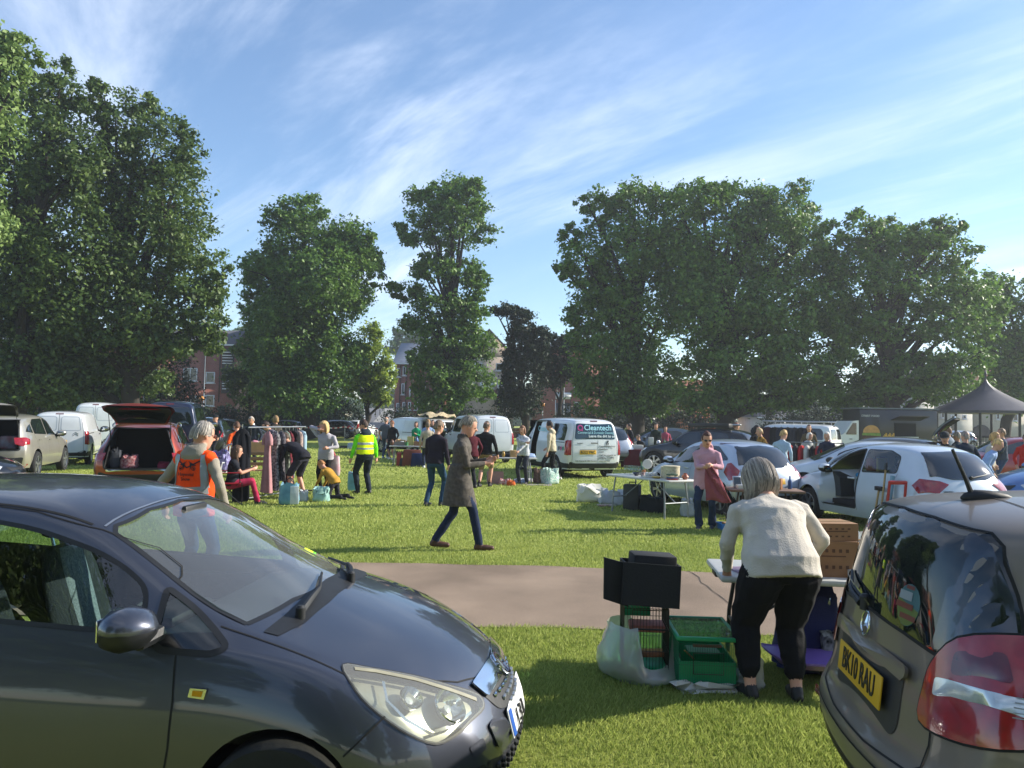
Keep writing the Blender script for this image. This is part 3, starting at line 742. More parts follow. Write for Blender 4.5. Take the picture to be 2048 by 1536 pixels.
class Car:
    """a body shell in car space (x forward, y to its left, z up); views: front rear left right top or (az degrees, elevation)"""
    def __init__(s, name, label, cat, table, col, scale=(1, 1, 1), res=(90, 33), group=None, body='body'):
        s.root = ent(name, label, cat, (0, 0, 0), 0, group); s.paint = col
        half = bsp(net_from(table, *scale), res[0], res[1])
        full = np.concatenate([half[:, :0:-1] * np.array([1, -1, 1]), half], 1)
        nu, nv = full.shape[:2]
        s.bm = bmesh.new()
        vs = [s.bm.verts.new(p) for p in full.reshape(-1, 3)]
        for i in range(nu - 1):
            for j in range(nv - 1):
                s.bm.faces.new((vs[i * nv + j], vs[i * nv + j + 1], vs[(i + 1) * nv + j + 1], vs[(i + 1) * nv + j]))
        bmesh.ops.recalc_face_normals(s.bm, faces=s.bm.faces[:])
        c = max(s.bm.faces, key=lambda f: f.calc_center_median().z)
        if c.normal.z < 0: bmesh.ops.reverse_faces(s.bm, faces=s.bm.faces[:])
        for f in s.bm.faces: f.smooth = True
        s.bvh = BVHTree.FromBMesh(s.bm); s.sc = scale; s.body_name = body
    def view(s, v):
        if isinstance(v, str): return [Vector(q) for q in VIEWS[v]]
        az, el = R(v[0]), R(v[1])       # looking from azimuth az (0 = from the front, +90 from its left)
        d = -Vector((math.cos(az) * math.cos(el), math.sin(az) * math.cos(el), math.sin(el)))
        a = Vector((-math.sin(az), math.cos(az), 0)); b = a.cross(-d) * -1
        return [a, b if b.z > 0 else -b, d]
    def hit(s, p2, v, off=0.0):
        a, b, d = s.view(v)
        o = a * p2[0] + b * p2[1] - d * 6
        h, n, i, dist = s.bvh.ray_cast(o, d)
        if h is None:
            h, n, i, dist = s.bvh.find_nearest(o + d * 6)
            # keep to the seen half
        if n.dot(d) > 0: n = -n
        return h + n * off, n
    def p3(s, p, v):
        """3D point -> 2D in a view"""
        a, b, d = s.view(v); p = Vector(p); return (p.dot(a), p.dot(b))
    def patch(s, poly, v, m, name, off=.006, h=.07, parent=None, holes=None, xf=None, thick=0.0):
        poly = [tuple(map(float, p)) for p in poly]; n = len(poly)
        xs, ys = [p[0] for p in poly], [p[1] for p in poly]
        pts = [Vector(p) for p in poly]; ed = [(i, (i + 1) % n) for i in range(n)]
        gx = np.arange(min(xs) + h * .5, max(xs), h); gy = np.arange(min(ys) + h * .5, max(ys), h)
        from mathutils.geometry import intersect_point_tri_2d
        A = np.array(poly)
        def inside(x, y):
            c = False; j = n - 1
            for i in range(n):
                if (A[i, 1] > y) != (A[j, 1] > y) and x < (A[j, 0] - A[i, 0]) * (y - A[i, 1]) / (A[j, 1] - A[i, 1]) + A[i, 0]: c = not c
                j = i
            return c
        for x in gx:
            for y in gy:
                if inside(x, y): pts.append(Vector((x, y)))
        vo, _, fo, *_ = delaunay_2d_cdt(pts, ed, [list(range(n))], 1, 1e-5)
        P = []
        for q in vo:
            c, nn = s.hit(q, v, off); P.append(c)
        if xf: P = [xf @ p for p in P]
        me = bpy.data.meshes.new(name); me.from_pydata([tuple(p) for p in P], [], [list(f) for f in fo]); me.materials.append(m)
        a, b, d = s.view(v)
        bm = bmesh.new(); bm.from_mesh(me); bmesh.ops.recalc_face_normals(bm, faces=bm.faces[:])
        if thick: bmesh.ops.solidify(bm, geom=bm.faces[:], thickness=thick)
        elif not xf and sum(f.normal.dot(d) for f in bm.faces) > 0: bmesh.ops.reverse_faces(bm, faces=bm.faces[:])
        bm.to_mesh(me); bm.free()
        finish(me, 50)
        return link(bpy.data.objects.new(name, me), parent if parent is not None else s.root)
    def both(s, poly, m, name, **k):
        o = []
        for v in ('right', 'left'): o.append(s.patch(poly, v, m, name, **k))
        return o
    def both_az(s, poly3, az, el, m, name, **k):
        """poly3: 3D points on its left side; seen from azimuth az; mirrored to the right side"""
        o = []
        for sg in (1, -1):
            v = (az * sg, el); o.append(s.patch([s.p3((p[0], p[1] * sg, p[2]), v) for p in poly3], v, m, name, **k))
        return o
    def line(s, pts, v, m=None, name='seam', wid=.006, off=.0025, step=.05, parent=None, closed=False):
        if closed: pts = list(pts) + [pts[0]]
        P = []
        for a, b in zip(pts, pts[1:]):
            a, b = np.array(a, float), np.array(b, float); k = max(1, int(np.linalg.norm(b - a) / step))
            P += [a + (b - a) * i / k for i in range(k)]
        P.append(np.array(pts[-1], float))
        H = [s.hit(p, v, off) for p in P]; vs, fs = [], []
        for i, (p, n) in enumerate(H):
            t = H[min(i + 1, len(H) - 1)][0] - H[max(i - 1, 0)][0]
            sdv = t.cross(n).normalized() * wid / 2
            vs += [p + sdv, p - sdv]
        for i in range(len(H) - 1): fs.append((2 * i, 2 * i + 1, 2 * i + 3, 2 * i + 2))
        mb = MB(); mb.add(vs, fs, m or M_SEAM)
        return mb.build(name, parent if parent is not None else s.root, 0)
    def cut(s, poly, v, remove=True, m=None):
        """cut the outline into the shell along the view; drop the faces inside"""
        a, b, d = s.view(v); bm = s.bm
        A = np.array([[q[0], q[1]] for q in poly], float); lo, hi = A.min(0) - .02, A.max(0) + .02
        def cand(lo, hi, faces):
            o = []
            for f in faces:
                if f.normal.dot(d) > 0.05: continue
                X = [p.co.dot(a) for p in f.verts]; Y = [p.co.dot(b) for p in f.verts]
                if max(X) < lo[0] or min(X) > hi[0] or max(Y) < lo[1] or min(Y) > hi[1]: continue
                o.append(f)
            return o
        area = cand(lo, hi, bm.faces); area = set(area); n = len(A)
        for i in range(n):
            p, q = A[i], A[(i + 1) % n]
            if np.linalg.norm(q - p) < 1e-6: continue
            e = .004
            fl = cand(np.minimum(p, q) - e, np.maximum(p, q) + e, [f for f in area if f.is_valid])
            if not fl: continue
            co = a * p[0] + b * p[1]; no = (a * (q - p)[0] + b * (q - p)[1]).cross(d).normalized()
            geom = set(fl)
            for f in fl: geom.update(f.edges); geom.update(f.verts)
            r = bmesh.ops.bisect_plane(bm, geom=list(geom), plane_co=co, plane_no=no, dist=1e-6)
            area = {f for f in area if f.is_valid}
            area.update(g for g in r['geom'] if isinstance(g, bmesh.types.BMFace) and g.is_valid)
        dead = []
        for f in area:
            c = f.calc_center_median(); x, y = c.dot(a), c.dot(b); ins = False; j = n - 1
            for i in range(n):
                if (A[i, 1] > y) != (A[j, 1] > y) and x < (A[j, 0] - A[i, 0]) * (y - A[i, 1]) / (A[j, 1] - A[i, 1]) + A[i, 0]: ins = not ins
                j = i
            if ins: dead.append(f)
        bmesh.ops.delete(bm, geom=dead, context='FACES')
    def done(s, loc=(0, 0, 0), heading=0.0, shell=None):
        me = bpy.data.meshes.new(s.body_name); s.bm.to_mesh(me); s.bm.free()
        me.materials.append(s.paint); finish(me, 0)
        s.body = link(bpy.data.objects.new(s.body_name, me), s.root)
        s.root.location = loc; s.root.rotation_euler = (0, 0, R(heading))
        return s.root
    def wheels(s, xf, xr, rad, y, spokes=7, dark=False, w=.20, steer=0, arch=.055, well=True):
        M = M_RIMD if dark else M_RIM
        key = (round(rad, 3), spokes, dark)
        for x in (xf, xr):
            for sg in (1, -1):
                s.cut([(x + (rad + arch) * math.cos(t), rad + .015 + (rad + arch) * math.sin(t)) for t in np.linspace(-.75, PI + .75, 26)] + [(x - rad * .6, -.2), (x + rad * .6, -.2)], 'left' if sg > 0 else 'right')
                if key not in WHEELS: WHEELS[key] = wheel_meshes(rad, spokes, M)
                t = link(bpy.data.objects.new('wheel', WHEELS[key][0]), s.root)
                t.location = (x, sg * y, rad); t.rotation_euler = (0, random.uniform(0, 6), (PI if sg < 0 else 0) + (R(steer) if x == xf else 0))
                link(bpy.data.objects.new('rim', WHEELS[key][1]), t)
        for x in (xf, xr):
            for sg in (1, -1) if well else ():
                mb = MB()
                pr = [((rad + arch + .03) * math.cos(t), (rad + arch + .03) * math.sin(t)) for t in np.linspace(-.3, PI + .3, 16)]
                i, o = sg * (y - .28), sg * (y + .02)
                vs = [(x + p[0], i, rad + p[1]) for p in pr] + [(x + p[0], o, rad + p[1]) for p in pr]; k = len(pr)
                mb.add(vs, [(j, j + 1, k + j + 1, k + j) for j in range(k - 1)] + [tuple(range(k))], M_VOID)
                mb.build('wheel_arch', s.root)
    def under(s, x0, x1, y, z0=.2, z1=.42, cabin=None):
        mb = MB(); mb.box(((x0 + x1) / 2, 0, (z0 + z1) / 2), (x1 - x0, 2 * y, z1 - z0), M_VOID); mb.build('underbody', s.root)
    def plate(s, txt, v, pos, m=None, wid=.52, hgt=.112, name='number_plate', off=.012, sx=1.0):
        p, n = s.hit(pos, v, off); m = m or M_YPLATE
        x = Vector((0, 0, 1)).cross(n).normalized(); up = n.cross(x)
        F = Matrix(((x.x, up.x, n.x, p.x), (x.y, up.y, n.y, p.y), (x.z, up.z, n.z, p.z), (0, 0, 0, 1)))
        mb = MB(F); mb.box((0, 0, 0), (wid, hgt, .008), m, bev=.003); o = mb.build(name, s.root)
        if txt: text(txt, hgt * .98, M_INK, F @ Matrix.Translation((0, 0, .0052)), o, sx=sx * wid * .86 / (hgt * .98 * .62 * len(txt)), bold=.012)
        return o, F
    def mirror(s, x, z, m, size=1.0, fold=False):
        for v, sg in (('left', 1), ('right', -1)):
            p, n = s.hit((x, z), v); mb = MB(); fo = fold and sg > 0
            c = p + Vector((-.16 if fo else -.02, sg * (.04 if fo else .13) * size, (-.12 if fo else .04) * size))
            mb.X = Matrix.Translation(c)
            prof = [(-.085, .55), (-.06, .88), (-.01, 1.0), (.05, .8), (.085, .35), (.095, .05)]
            rings = []
            for q, k in prof:
                rings.append([(q * size, .115 * size * k * math.cos(t) + .01 * sg, .075 * size * k * (abs(math.sin(t)) ** .85) * (1 if math.sin(t) > 0 else -1) + .01) for t in np.linspace(0, 2 * PI, 20, endpoint=False)])
            mb.X = mb.X @ Matrix.Rotation(1.2 if fo else 0, 4, 'Z'); mb.loft(rings, M_BLACK if fo else m); o = mb.build('wing_mirror', s.root, 50)
            if fo: continue
            m4 = MB(mb.X); m4.loft([[(q * size, .118 * size * k * math.cos(t) + .01 * sg, .080 * size * k * -(abs(math.sin(t)) ** .85) + .004) for t in np.linspace(PI, 2 * PI, 12)] for q, k in prof], M_BLACK, closed=False); m4.build('mirror_base', o, 50)
            m2 = MB(); m2.box(c + Vector((-.083 * size, .012 * sg, .01)), (.006, .14 * size, .078 * size), M_CHROME, bev=.002); m2.build('mirror_glass', o)
            m3 = MB(); m3.tube([p + Vector((0, -.02 * sg, -.01)), c + Vector((.01, -.03 * sg, -.06 * size))], [.035 * size, .028 * size], M_BLACK, 8); m3.build('mirror_arm', o)
    def handle(s, x, z, m, n=1):
        for v, sg in (('left', 1), ('right', -1)):
            p, nn = s.hit((x, z), v, .018); mb = MB(); mb.box(p, (.19, .022, .034), m, bev=.01); mb.build('door_handle', s.root)
WHEELS = {}
def wheel_meshes(rad, spokes, M, w=.195):
    """a tyre and its rim, axle along y, outer face towards +y"""
    mb = MB(); rr = rad * .68
    mb.lathe([(rr, -w / 2), (rad * .92, -w / 2), (rad * .985, -w / 2 + .02), (rad, -w / 4), (rad, w / 4), (rad * .985, w / 2 - .02), (rad * .93, w / 2), (rr, w / 2 - .005), (rr * .98, w / 4), (rr * .98, -w / 2)], M_TYRE, 36, axis='y', cap=False)
    t = mb.mesh('wheel')
    mb = MB(); y = w / 2 - .02
    mb.lathe([(rr * 1.01, y + .012), (rr * .95, y + .016), (rr * .92, y - .02), (rr * .90, -w / 4)], M, 36, axis='y', cap=False)
    mb.lathe([(.01, -.02), (rr * .9, -.02)], M_VOID, 24, axis='y')
    for i in range(spokes):
        a = 2 * PI * i / spokes
        for dl in (-.10, .10) if spokes <= 6 else (0,):
            c, sn = math.cos(a + dl), math.sin(a + dl); t0, t1 = (-sn, c), (math.cos(a), math.sin(a))
            wd = rr * (.09 if spokes <= 6 else .11)
            vs = []
            for r_, wq, yy in ((rr * .18, wd * .9, y + .005), (rr * .93, wd * .75, y + .008)):
                for sg in (-1, 1):
                    for dy in (0, -.03): vs.append((c * r_ - sn * wq * sg, yy + dy, sn * r_ + c * wq * sg))
            mb.add(vs, [(0, 2, 6, 4), (0, 4, 5, 1), (2, 3, 7, 6), (1, 5, 7, 3), (4, 6, 7, 5)], M)
    mb.lathe([(.001, y + .012), (rr * .12, y + .012), (rr * .22, y + .004), (rr * .22, y - .03)], M, 16, axis='y')
    return t, mb.mesh('rim')
def wiper(s, v, a, b, name='wiper', h=.03):
    p, n = s.hit(a, v, .012); q, n2 = s.hit(b, v, .012); mb = MB()
    mid, n3 = s.hit(((a[0] + b[0]) / 2, (a[1] + b[1]) / 2), v, .03)
    mb.tube([p, mid, q], [.012, .009, .006], M_BLACK, 6); mb.tube([p + n * .02, p.lerp(mid, .5) + n3 * .025, mid + n3 * .01], [.014, .011, .006], M_BLACK, 6)
    mb.lathe([(.022, -.02), (.022, .03), (.012, .04)], M_BLACK, 10, c=p)
    return mb.build(name, s.root)
# ================================================================== the two near cars
def seat(parent, x, y, s=1, name='seat', tall=True):
    mb = MB(Matrix.Translation((x, y, 0)))
    mb.box((.12, 0, .46), (.52, .50, .16), M_SEAT, rot=(0, -.12, 0), bev=.05)
    M0 = mb.X
    mb.X = M0 @ Matrix.Translation((-.16, 0, .50)) @ Matrix.Rotation(-.30, 4, 'Y')
    prof = [(0, .25), (.12, .25), (.3, .24), (.45, .225), (.56, .19), (.61, .12)]
    mb.loft([[(.055 * math.cos(t) * (1.1 - z * .5) + .012 * abs(math.sin(t)), hw * math.copysign(abs(math.sin(t)) ** .6, math.sin(t)), z) for t in np.linspace(0, 2 * PI, 20, endpoint=False)] for z, hw in prof], M_SEAT)
    mb.loft([[(.062 * math.cos(t) + .006, hw * .55 * math.copysign(abs(math.sin(t)) ** .6, math.sin(t)), z + .03) for t in np.linspace(0, 2 * PI, 16, endpoint=False)] for z, hw in prof[:5]], M_SEATL)
    o = mb.build(name, parent, 50)
    m2 = MB(mb.X)
    m2.tube([(0, -.06, .58), (0, -.06, .70)], .008, M_CHROME, 6); m2.tube([(0, .06, .58), (0, .06, .70)], .008, M_CHROME, 6)
    m2.loft([[(.045 * math.cos(t) * k, .125 * k * math.copysign(abs(math.sin(t)) ** .6, math.sin(t)), .66 + z) for t in np.linspace(0, 2 * PI, 18, endpoint=False)] for z, k in ((0, .6), (.02, .9), (.09, 1), (.16, .95), (.19, .6))], M_SEAT)
    m2.build('headrest', o, 50)
    return o
CP = mat('paint_graphite', '#484b55', .34, .7, var=.04, scale=3, coat=1.0)
c = Car('hatchback_car', 'dark grey hatchback close to the camera with hazy headlamp and open view through its windscreen', 'car', HATCH, CP, res=(190, 65))
zt = lambda y, x=.24: c.hit((x, y), 'top')[0].z
WS = [(-.645, .965), (-.35, 1.0), (0, 1.012), (.35, 1.0), (.645, .965), (.60, 1.12), (.55, 1.30), (.51, zt(.51, .225)), (.28, zt(.28)), (0, zt(0, .245)), (-.28, zt(-.28)), (-.51, zt(-.51, .225)), (-.55, 1.30), (-.60, 1.12)]
DW = polyround([(.505, .945), (.47, 1.10), (.36, 1.175), (.218, 1.240), (-.058, 1.318), (-.346, 1.357), (-.70, 1.372), (-.82, 1.355), (-.78, 1.0), (-.166, .978)], [.03, .05, .1, .1, .1, .1, .1, .03, .03, .1])
QW = polyround([(.545, 1.10), (.68, 1.025), (.865, .905), (.80, .885), (.60, .893), (.565, .92)], [.02, .05, .03, .02, .03, .02])
RW = polyround([(-.90, .995), (-.94, 1.345), (-1.2, 1.31), (-1.46, 1.08), (-1.44, 1.03)], .03)
BW = [(-.56, 1.02), (.56, 1.02), (.50, 1.34), (0, 1.37), (-.50, 1.34)]
o = c.patch(WS, 'front', M_WINDS, 'windscreen', off=-.002); c.cut(WS, 'front')
for v in ('left', 'right'):
    c.patch(DW, v, M_WIND, 'door_window', off=-.002); c.cut(DW, v)
    c.patch(QW, v, M_WIND, 'quarter_window', off=-.002); c.cut(QW, v)
    c.patch(RW, v, M_WIND, 'rear_side_window', off=-.002); c.cut(RW, v)
    c.line(DW, v, M_BLACK, 'window_seal', .020, .003, closed=True)
    c.line(QW, v, M_BLACK, 'window_seal', .026, .003, closed=True)
    c.line([(.62, .30), (.665, .40), (.685, .55), (.688, .72), (.668, .89)], v, wid=.007, name='door_seam')
    c.line([(.56, 1.135), (.535, 1.165), (.42, 1.235), (.2, 1.315), (-.1, 1.385), (-.45, 1.42), (-.8, 1.43), (-.9, 1.40), (-.88, 1.0), (-.80, .60), (-.85, .4)], v, wid=.006, name='door_seam')
    c.line([(.56, 1.135), (.555, .90)], v, wid=.007, name='door_seam')
    c.line([(1.36, .55), (1.43, .615), (1.495, .672)], v, wid=.007, name='bumper_seam', off=.005, step=.02)
    c.line([(.60, .285), (-.5, .28), (-.85, .285)], v, wid=.010, name='sill_seam')
c.patch(BW, 'rear', M_GLASSD, 'rear_window', off=.003)
c.line(WS, 'front', M_BLACK, 'screen_seal', .022, .002, closed=True)
for sg in (-1, 1):
    c.line([(.80, .70 * sg), (.93, .703 * sg), (1.08, .712 * sg), (1.25, .727 * sg), (1.385, .735 * sg)], 'top', wid=.006, name='bonnet_seam')
    c.line([(1.62, .505 * sg), (1.72, .40 * sg), (1.79, .27 * sg), (1.815, .12 * sg), (1.82, 0)], 'top', wid=.007, name='bonnet_seam')
c.patch([(1.02, -.655), (1.075, -.5), (1.10, -.25), (1.105, 0), (1.10, .25), (1.075, .5), (1.02, .655), (.96, .66), (.985, .5), (1.0, .25), (1.005, 0), (1.0, -.25), (.985, -.5), (.96, -.66)], 'top', M_BLACK, 'cowl', off=.003)
# head lamps: shell cut open, silver bowl behind, clear lens in front
HL = [(1.355, .77, .862), (1.45, .715, .838), (1.60, .60, .775), (1.74, .50, .705), (1.845, .42, .645), (1.865, .44, .60), (1.80, .53, .575), (1.74, .60, .545), (1.66, .665, .535), (1.56, .72, .59), (1.46, .765, .68), (1.39, .785, .77)]
M_BOWL = mat('lamp_bowl', '#a9aaa4', .3, .45, var=.15, scale=9)
M_LENS = glass('lamp_lens', '#f0f2e6', ior=1.4, haze=.13)
M_HAZE = mat('lamp_hazed_rim', '#918c74', .35, .1, var=.15, scale=12, coat=.8)
for sg in (1, -1):
    v = (55 * sg, 18)
    P2 = smooth_loop([c.p3((p[0], p[1] * sg, p[2]), v) for p in HL], 3)
    lens = c.patch(P2, v, M_LENS, 'headlight', off=.005, h=.04)
    cx_, cy_ = np.mean(P2, 0)
    inner = [(cx_ + (p[0] - cx_) * .985, cy_ + (p[1] - cy_) * .985) for p in P2]
    c.patch(inner, v, M_BOWL, 'lamp_bowl', off=-.045, h=.03, parent=lens)
    c.line(P2, v, M_BLACK, 'lamp_seal', .012, .004, parent=lens, closed=True)
    mb = MB(); a, b, d = c.view(v)
    for (q, rad, dep) in (((1.70, .52 * sg, .632), .078, .0), ((1.565, .635 * sg, .70), .052, .0)):
        p, n = c.hit(c.p3(q, v), v, -.03); F = Matrix.Translation(p) @ n.to_track_quat('Z', 'Y').to_matrix().to_4x4()
        mb.X = F; mb.lathe([(rad, .026), (rad * .97, .032), (rad * .90, .018), (rad * .7, -.01), (rad * .25, -.03), (.012, -.03), (.012, .0)], M_CHROME, 28, cap=False)
        mb.lathe([(.016, -.03), (.018, .008), (.001, .012)], M_LAMPW, 12)
    mb.build('reflector', lens, 40)
    rim = [p for p in P2]
    c.line([c.p3((p[0], p[1] * sg, p[2]), v) for p in ((1.40, .762, .845), (1.47, .712, .822), (1.60, .61, .762), (1.73, .515, .69), (1.83, .445, .632))], v, M_HAZE, 'hazed_edge', .018, .0075, parent=lens)
    c.line([c.p3((p[0], p[1] * sg, p[2]), v) for p in ((1.50, .70, .80), (1.49, .715, .72), (1.55, .70, .64), (1.66, .655, .565))], v, M_CHROME, 'lamp_divider', .012, -.012, parent=lens)
    c.line([c.p3((p[0], p[1] * sg, p[2]), v) for p in ((1.66, .64, .575), (1.74, .575, .58), (1.82, .49, .605))], v, M_CHROME, 'lamp_divider', .012, -.012, parent=lens)
    # after the patches the shell itself is opened
    c.cut(inner, v)
# grille, badge bar, plate, lower mesh
c.patch(polyround([(-.36, .655), (0, .672), (.36, .655), (.30, .545), (.16, .505), (-.16, .505), (-.30, .545)], .03), 'front', M_BLACK, 'grille', off=.004)
g_ = c.patch(polyround([(-.355, .662), (0, .680), (.355, .662), (.335, .605), (0, .615), (-.335, .605)], .012), 'front', M_CHROME, 'grille_bar', off=.010, h=.03, thick=-.008)
for i in range(3):
    for j in range(-4 + i, 5 - i):
        p, n = c.hit((j * .062, .59 - i * .032), 'front', .004)
        mb = MB(); mb.box(p, (.016, .050, .018), M_CHROME if i == 0 else M_RIM, bev=.005); mb.build('grille_mesh', g_)
p, n = c.hit((0, .638), 'front', .016); mb = MB(Matrix.Translation(p) @ n.to_track_quat('Z', 'Y').to_matrix().to_4x4())
mb.lathe([(.062, 0), (.062, .008), (.052, .008), (.052, 0)], M_CHROME, 28); mb.box((0, 0, .004), (.014, .10, .006), M_CHROME); mb.build('badge', c.root)
c.patch(polyround([(-.52, .40), (.52, .40), (.46, .255), (-.46, .255)], .04), 'front', M_BLACK, 'lower_grille', off=.004)
for i in range(3):
    for j in range(-7, 8):
        p, n = c.hit((j * .058 + .029 * (i % 2), .285 + i * .035), 'front', .006)
        mb = MB(); mb.box(p, (.02, .040, .020), M_BLACK, bev=.006); mb.build('bumper_mesh', c.root)
c.patch(polyround([(-.44, .525), (.44, .525), (.42, .425), (-.42, .425)], .02), 'front', CP, 'plate_panel', off=.006, thick=-.006)
pl = c.patch([(-.26, .407), (.26, .407), (.26, .519), (-.26, .519)], 'front', M_WPLATE, 'number_plate', off=.014, h=.04, thick=-.006)
c.patch([(-.256, .411), (-.216, .411), (-.216, .515), (-.256, .515)], 'front', mat('plate_blue', '#1c4fa0', .4, var=0), 'plate_band', off=.0225, h=.04, parent=pl)
for ch, y in (('J', -.175), ('3', -.115), ('0', -.050)):
    p, n = c.hit((y, .462), 'front', .0245); x = Vector((0, 0, 1)).cross(n).normalized(); u = n.cross(x)
    text(ch, .105, M_INK, Matrix(((x.x, u.x, n.x, p.x), (x.y, u.y, n.y, p.y), (x.z, u.z, n.z, p.z), (0, 0, 0, 1))), pl, sx=.85, bold=.012)
for sg in (1, -1):
    v = 'front'
    c.patch(polyround([(.50 * sg, .50), (.585 * sg, .495), (.58 * sg, .45), (.50 * sg, .455)], .012), v, CP, 'tow_cover', off=.004)
    c.patch(polyround([(.52 * sg, .41), (.74 * sg, .40), (.70 * sg, .29), (.50 * sg, .28)], .03), v, M_BLACK, 'fog_lamp_recess', off=.003)
    p, n = c.hit((.62 * sg, .345), v, .006); mb = MB(Matrix.Translation(p) @ n.to_track_quat('Z', 'Y').to_matrix().to_4x4()); mb.lathe([(.045, 0), (.045, .01), (.036, .012), (.001, .004)], M_LAMPW, 18); mb.build('fog_lamp', c.root)
wiper(c, 'front', (-.47, .955), (.02, 1.035)); wiper(c, 'front', (.13, .985), (.60, 1.0))
c.mirror(.56, .955, CP, 1.04, True)
for v, sg in (('left', 1), ('right', -1)):
    p, n = c.hit((.785, .753), v, .004); mb = MB(Matrix.Translation(p)); mb.prism([(-.038, -.016), (.026, -.022), (.036, .016), (-.030, .018)], .006 * sg, M_CHROME); mb.prism([(-.022, -.010), (.016, -.013), (.022, .009), (-.018, .010)], .008 * sg, mat('badge_gold', '#b98a2e', .3, .8, var=.1)); mb.build('side_badge', c.root)
c.handle(-.62, .86, CP)
c.both_az([(-1.86, .70, 1.0), (-1.72, .80, .98), (-1.70, .82, .66), (-1.90, .70, .66)], 150, 5, M_RED, 'tail_light')
c.plate('J30', 'rear', (0, .62))
# roof: pale strip as painted reflection along the screen header, and gutter lines
c.line([(.195, -.54), (.212, -.25), (.216, 0), (.212, .25), (.195, .54)], 'top', M_RIM, 'roof_edge_glint', .010, .003)
for sg in (-1, 1): c.line([(.15, .555 * sg), (-.4, .545 * sg), (-1.0, .535 * sg), (-1.4, .51 * sg)], 'top', M_SEAM, 'roof_seam', .012, .002)
# cabin
mb = MB(); mb.box((-.35, 0, .36), (2.5, 1.40, .10), M_VOID); mb.build('cabin_floor', c.root)
mb = MB(); mb.prism([(.33, .50), (.36, .80), (.46, .90), (.62, .93), (.85, .935), (.98, .93), (.98, .5)], 1.36, mat('dashboard', '#2c3236', .7, var=.12, scale=40, bump=.1), Matrix.Translation((0, -.68, 0)))
mb.box((.43, -.36, .93), (.18, .38, .05), M_BLACK, bev=.02); mb.build('dashboard', c.root)
mb = MB(Matrix.Translation((.20, -.36, .80)) @ Matrix.Rotation(-1.1, 4, 'Y'))
mb.tube([(.185 * math.cos(t), .185 * math.sin(t), 0) for t in np.linspace(0, 2 * PI, 33)], .015, M_BLACK, 8, cap=False); mb.box((0, 0, -.01), (.12, .16, .03), M_BLACK, bev=.01); mb.box((0, 0, -.008), (.34, .03, .012), M_BLACK); mb.build('steering_wheel', c.root)
for y in (-.36, .36): seat(c.root, -.28, y)
mb = MB(); mb.box((-.98, 0, .50), (.5, 1.22, .18), M_SEAT, bev=.05); mb.box((-1.24, 0, .82), (.14, 1.22, .60), M_SEAT, rot=(0, -.3, 0), bev=.05); rs = mb.build('rear_seat', c.root)
for y in (-.36, .36):
    m2 = MB(); m2.box((-1.34, y, 1.16), (.09, .24, .15), M_SEAT, bev=.04); m2.build('headrest', rs)
for sg in (-1, 1):
    mb = MB(); mb.box((-.15, .74 * sg, .62), (1.5, .03, .52), M_SEAT, bev=.01); mb.box((-.1, .70 * sg, .70), (.7, .06, .05), M_BLACK, bev=.02); mb.build('door_trim', c.root)
mb = MB(); mb.box((.32, 0, 1.335), (.03, .22, .07), M_BLACK, bev=.02); mb.build('rear_view_mirror', c.root)
c.wheels(1.10, -1.40, .295, .775, 7, steer=0, arch=.035)
c.under(-1.7, 1.7, .72)
CORSA = c.done((-1.895, 3.876, 0), -4.5)

# ---- grey hatchback at the picture's other side, seen from behind
AP = mat('paint_slate', '#71685f', .42, .3, var=.04, scale=3, coat=.4)
c = Car('compact_car', 'slate grey compact car with round window sticker, yellow plate and roof aerial', 'car', ACLASS, AP, scale=(1, 1, .91), res=(170, 61))
RG = [(0, .965), (-.3, .95), (-.50, .93), (-.60, .965), (-.68, 1.03), (-.62, 1.15), (-.55, 1.29), (-.50, 1.325), (-.25, 1.345), (0, 1.352), (.25, 1.345), (.50, 1.325), (.55, 1.29), (.62, 1.15), (.68, 1.03), (.60, .965), (.50, .93), (.3, .95)]
M_RGLASS = mat('rear_glass', '#0e1719', .03, 0, var=.2, scale=2, spec=.6, coat=.35)
c.patch(RG, 'rear', M_RGLASS, 'rear_window', off=.004, h=.05)
c.line(RG, 'rear', M_SEAM, 'window_seal', .012, .005, closed=True)
M_RGIN = mat('rear_glass_edge', '#121c2a', .12, 0, var=.1, spec=.8, coat=.7)
for sg in (1, -1): c.patch(polyround([(sg * .47, .94), (sg * .60, .97), (sg * .675, 1.03), (sg * .615, 1.15), (sg * .54, 1.29), (sg * .46, 1.325), (sg * .48, 1.1)], .02), 'rear', M_RGIN, 'window_border', off=.006, h=.06)
TL = [(-1.60, .67, 1.04), (-1.70, .54, .99), (-1.78, .485, .90), (-1.81, .475, .81), (-1.83, .485, .715), (-1.75, .60, .700), (-1.62, .70, .715), (-1.50, .77, .76), (-1.42, .80, .83), (-1.38, .815, .93), (-1.42, .79, 1.01), (-1.50, .73, 1.045)]
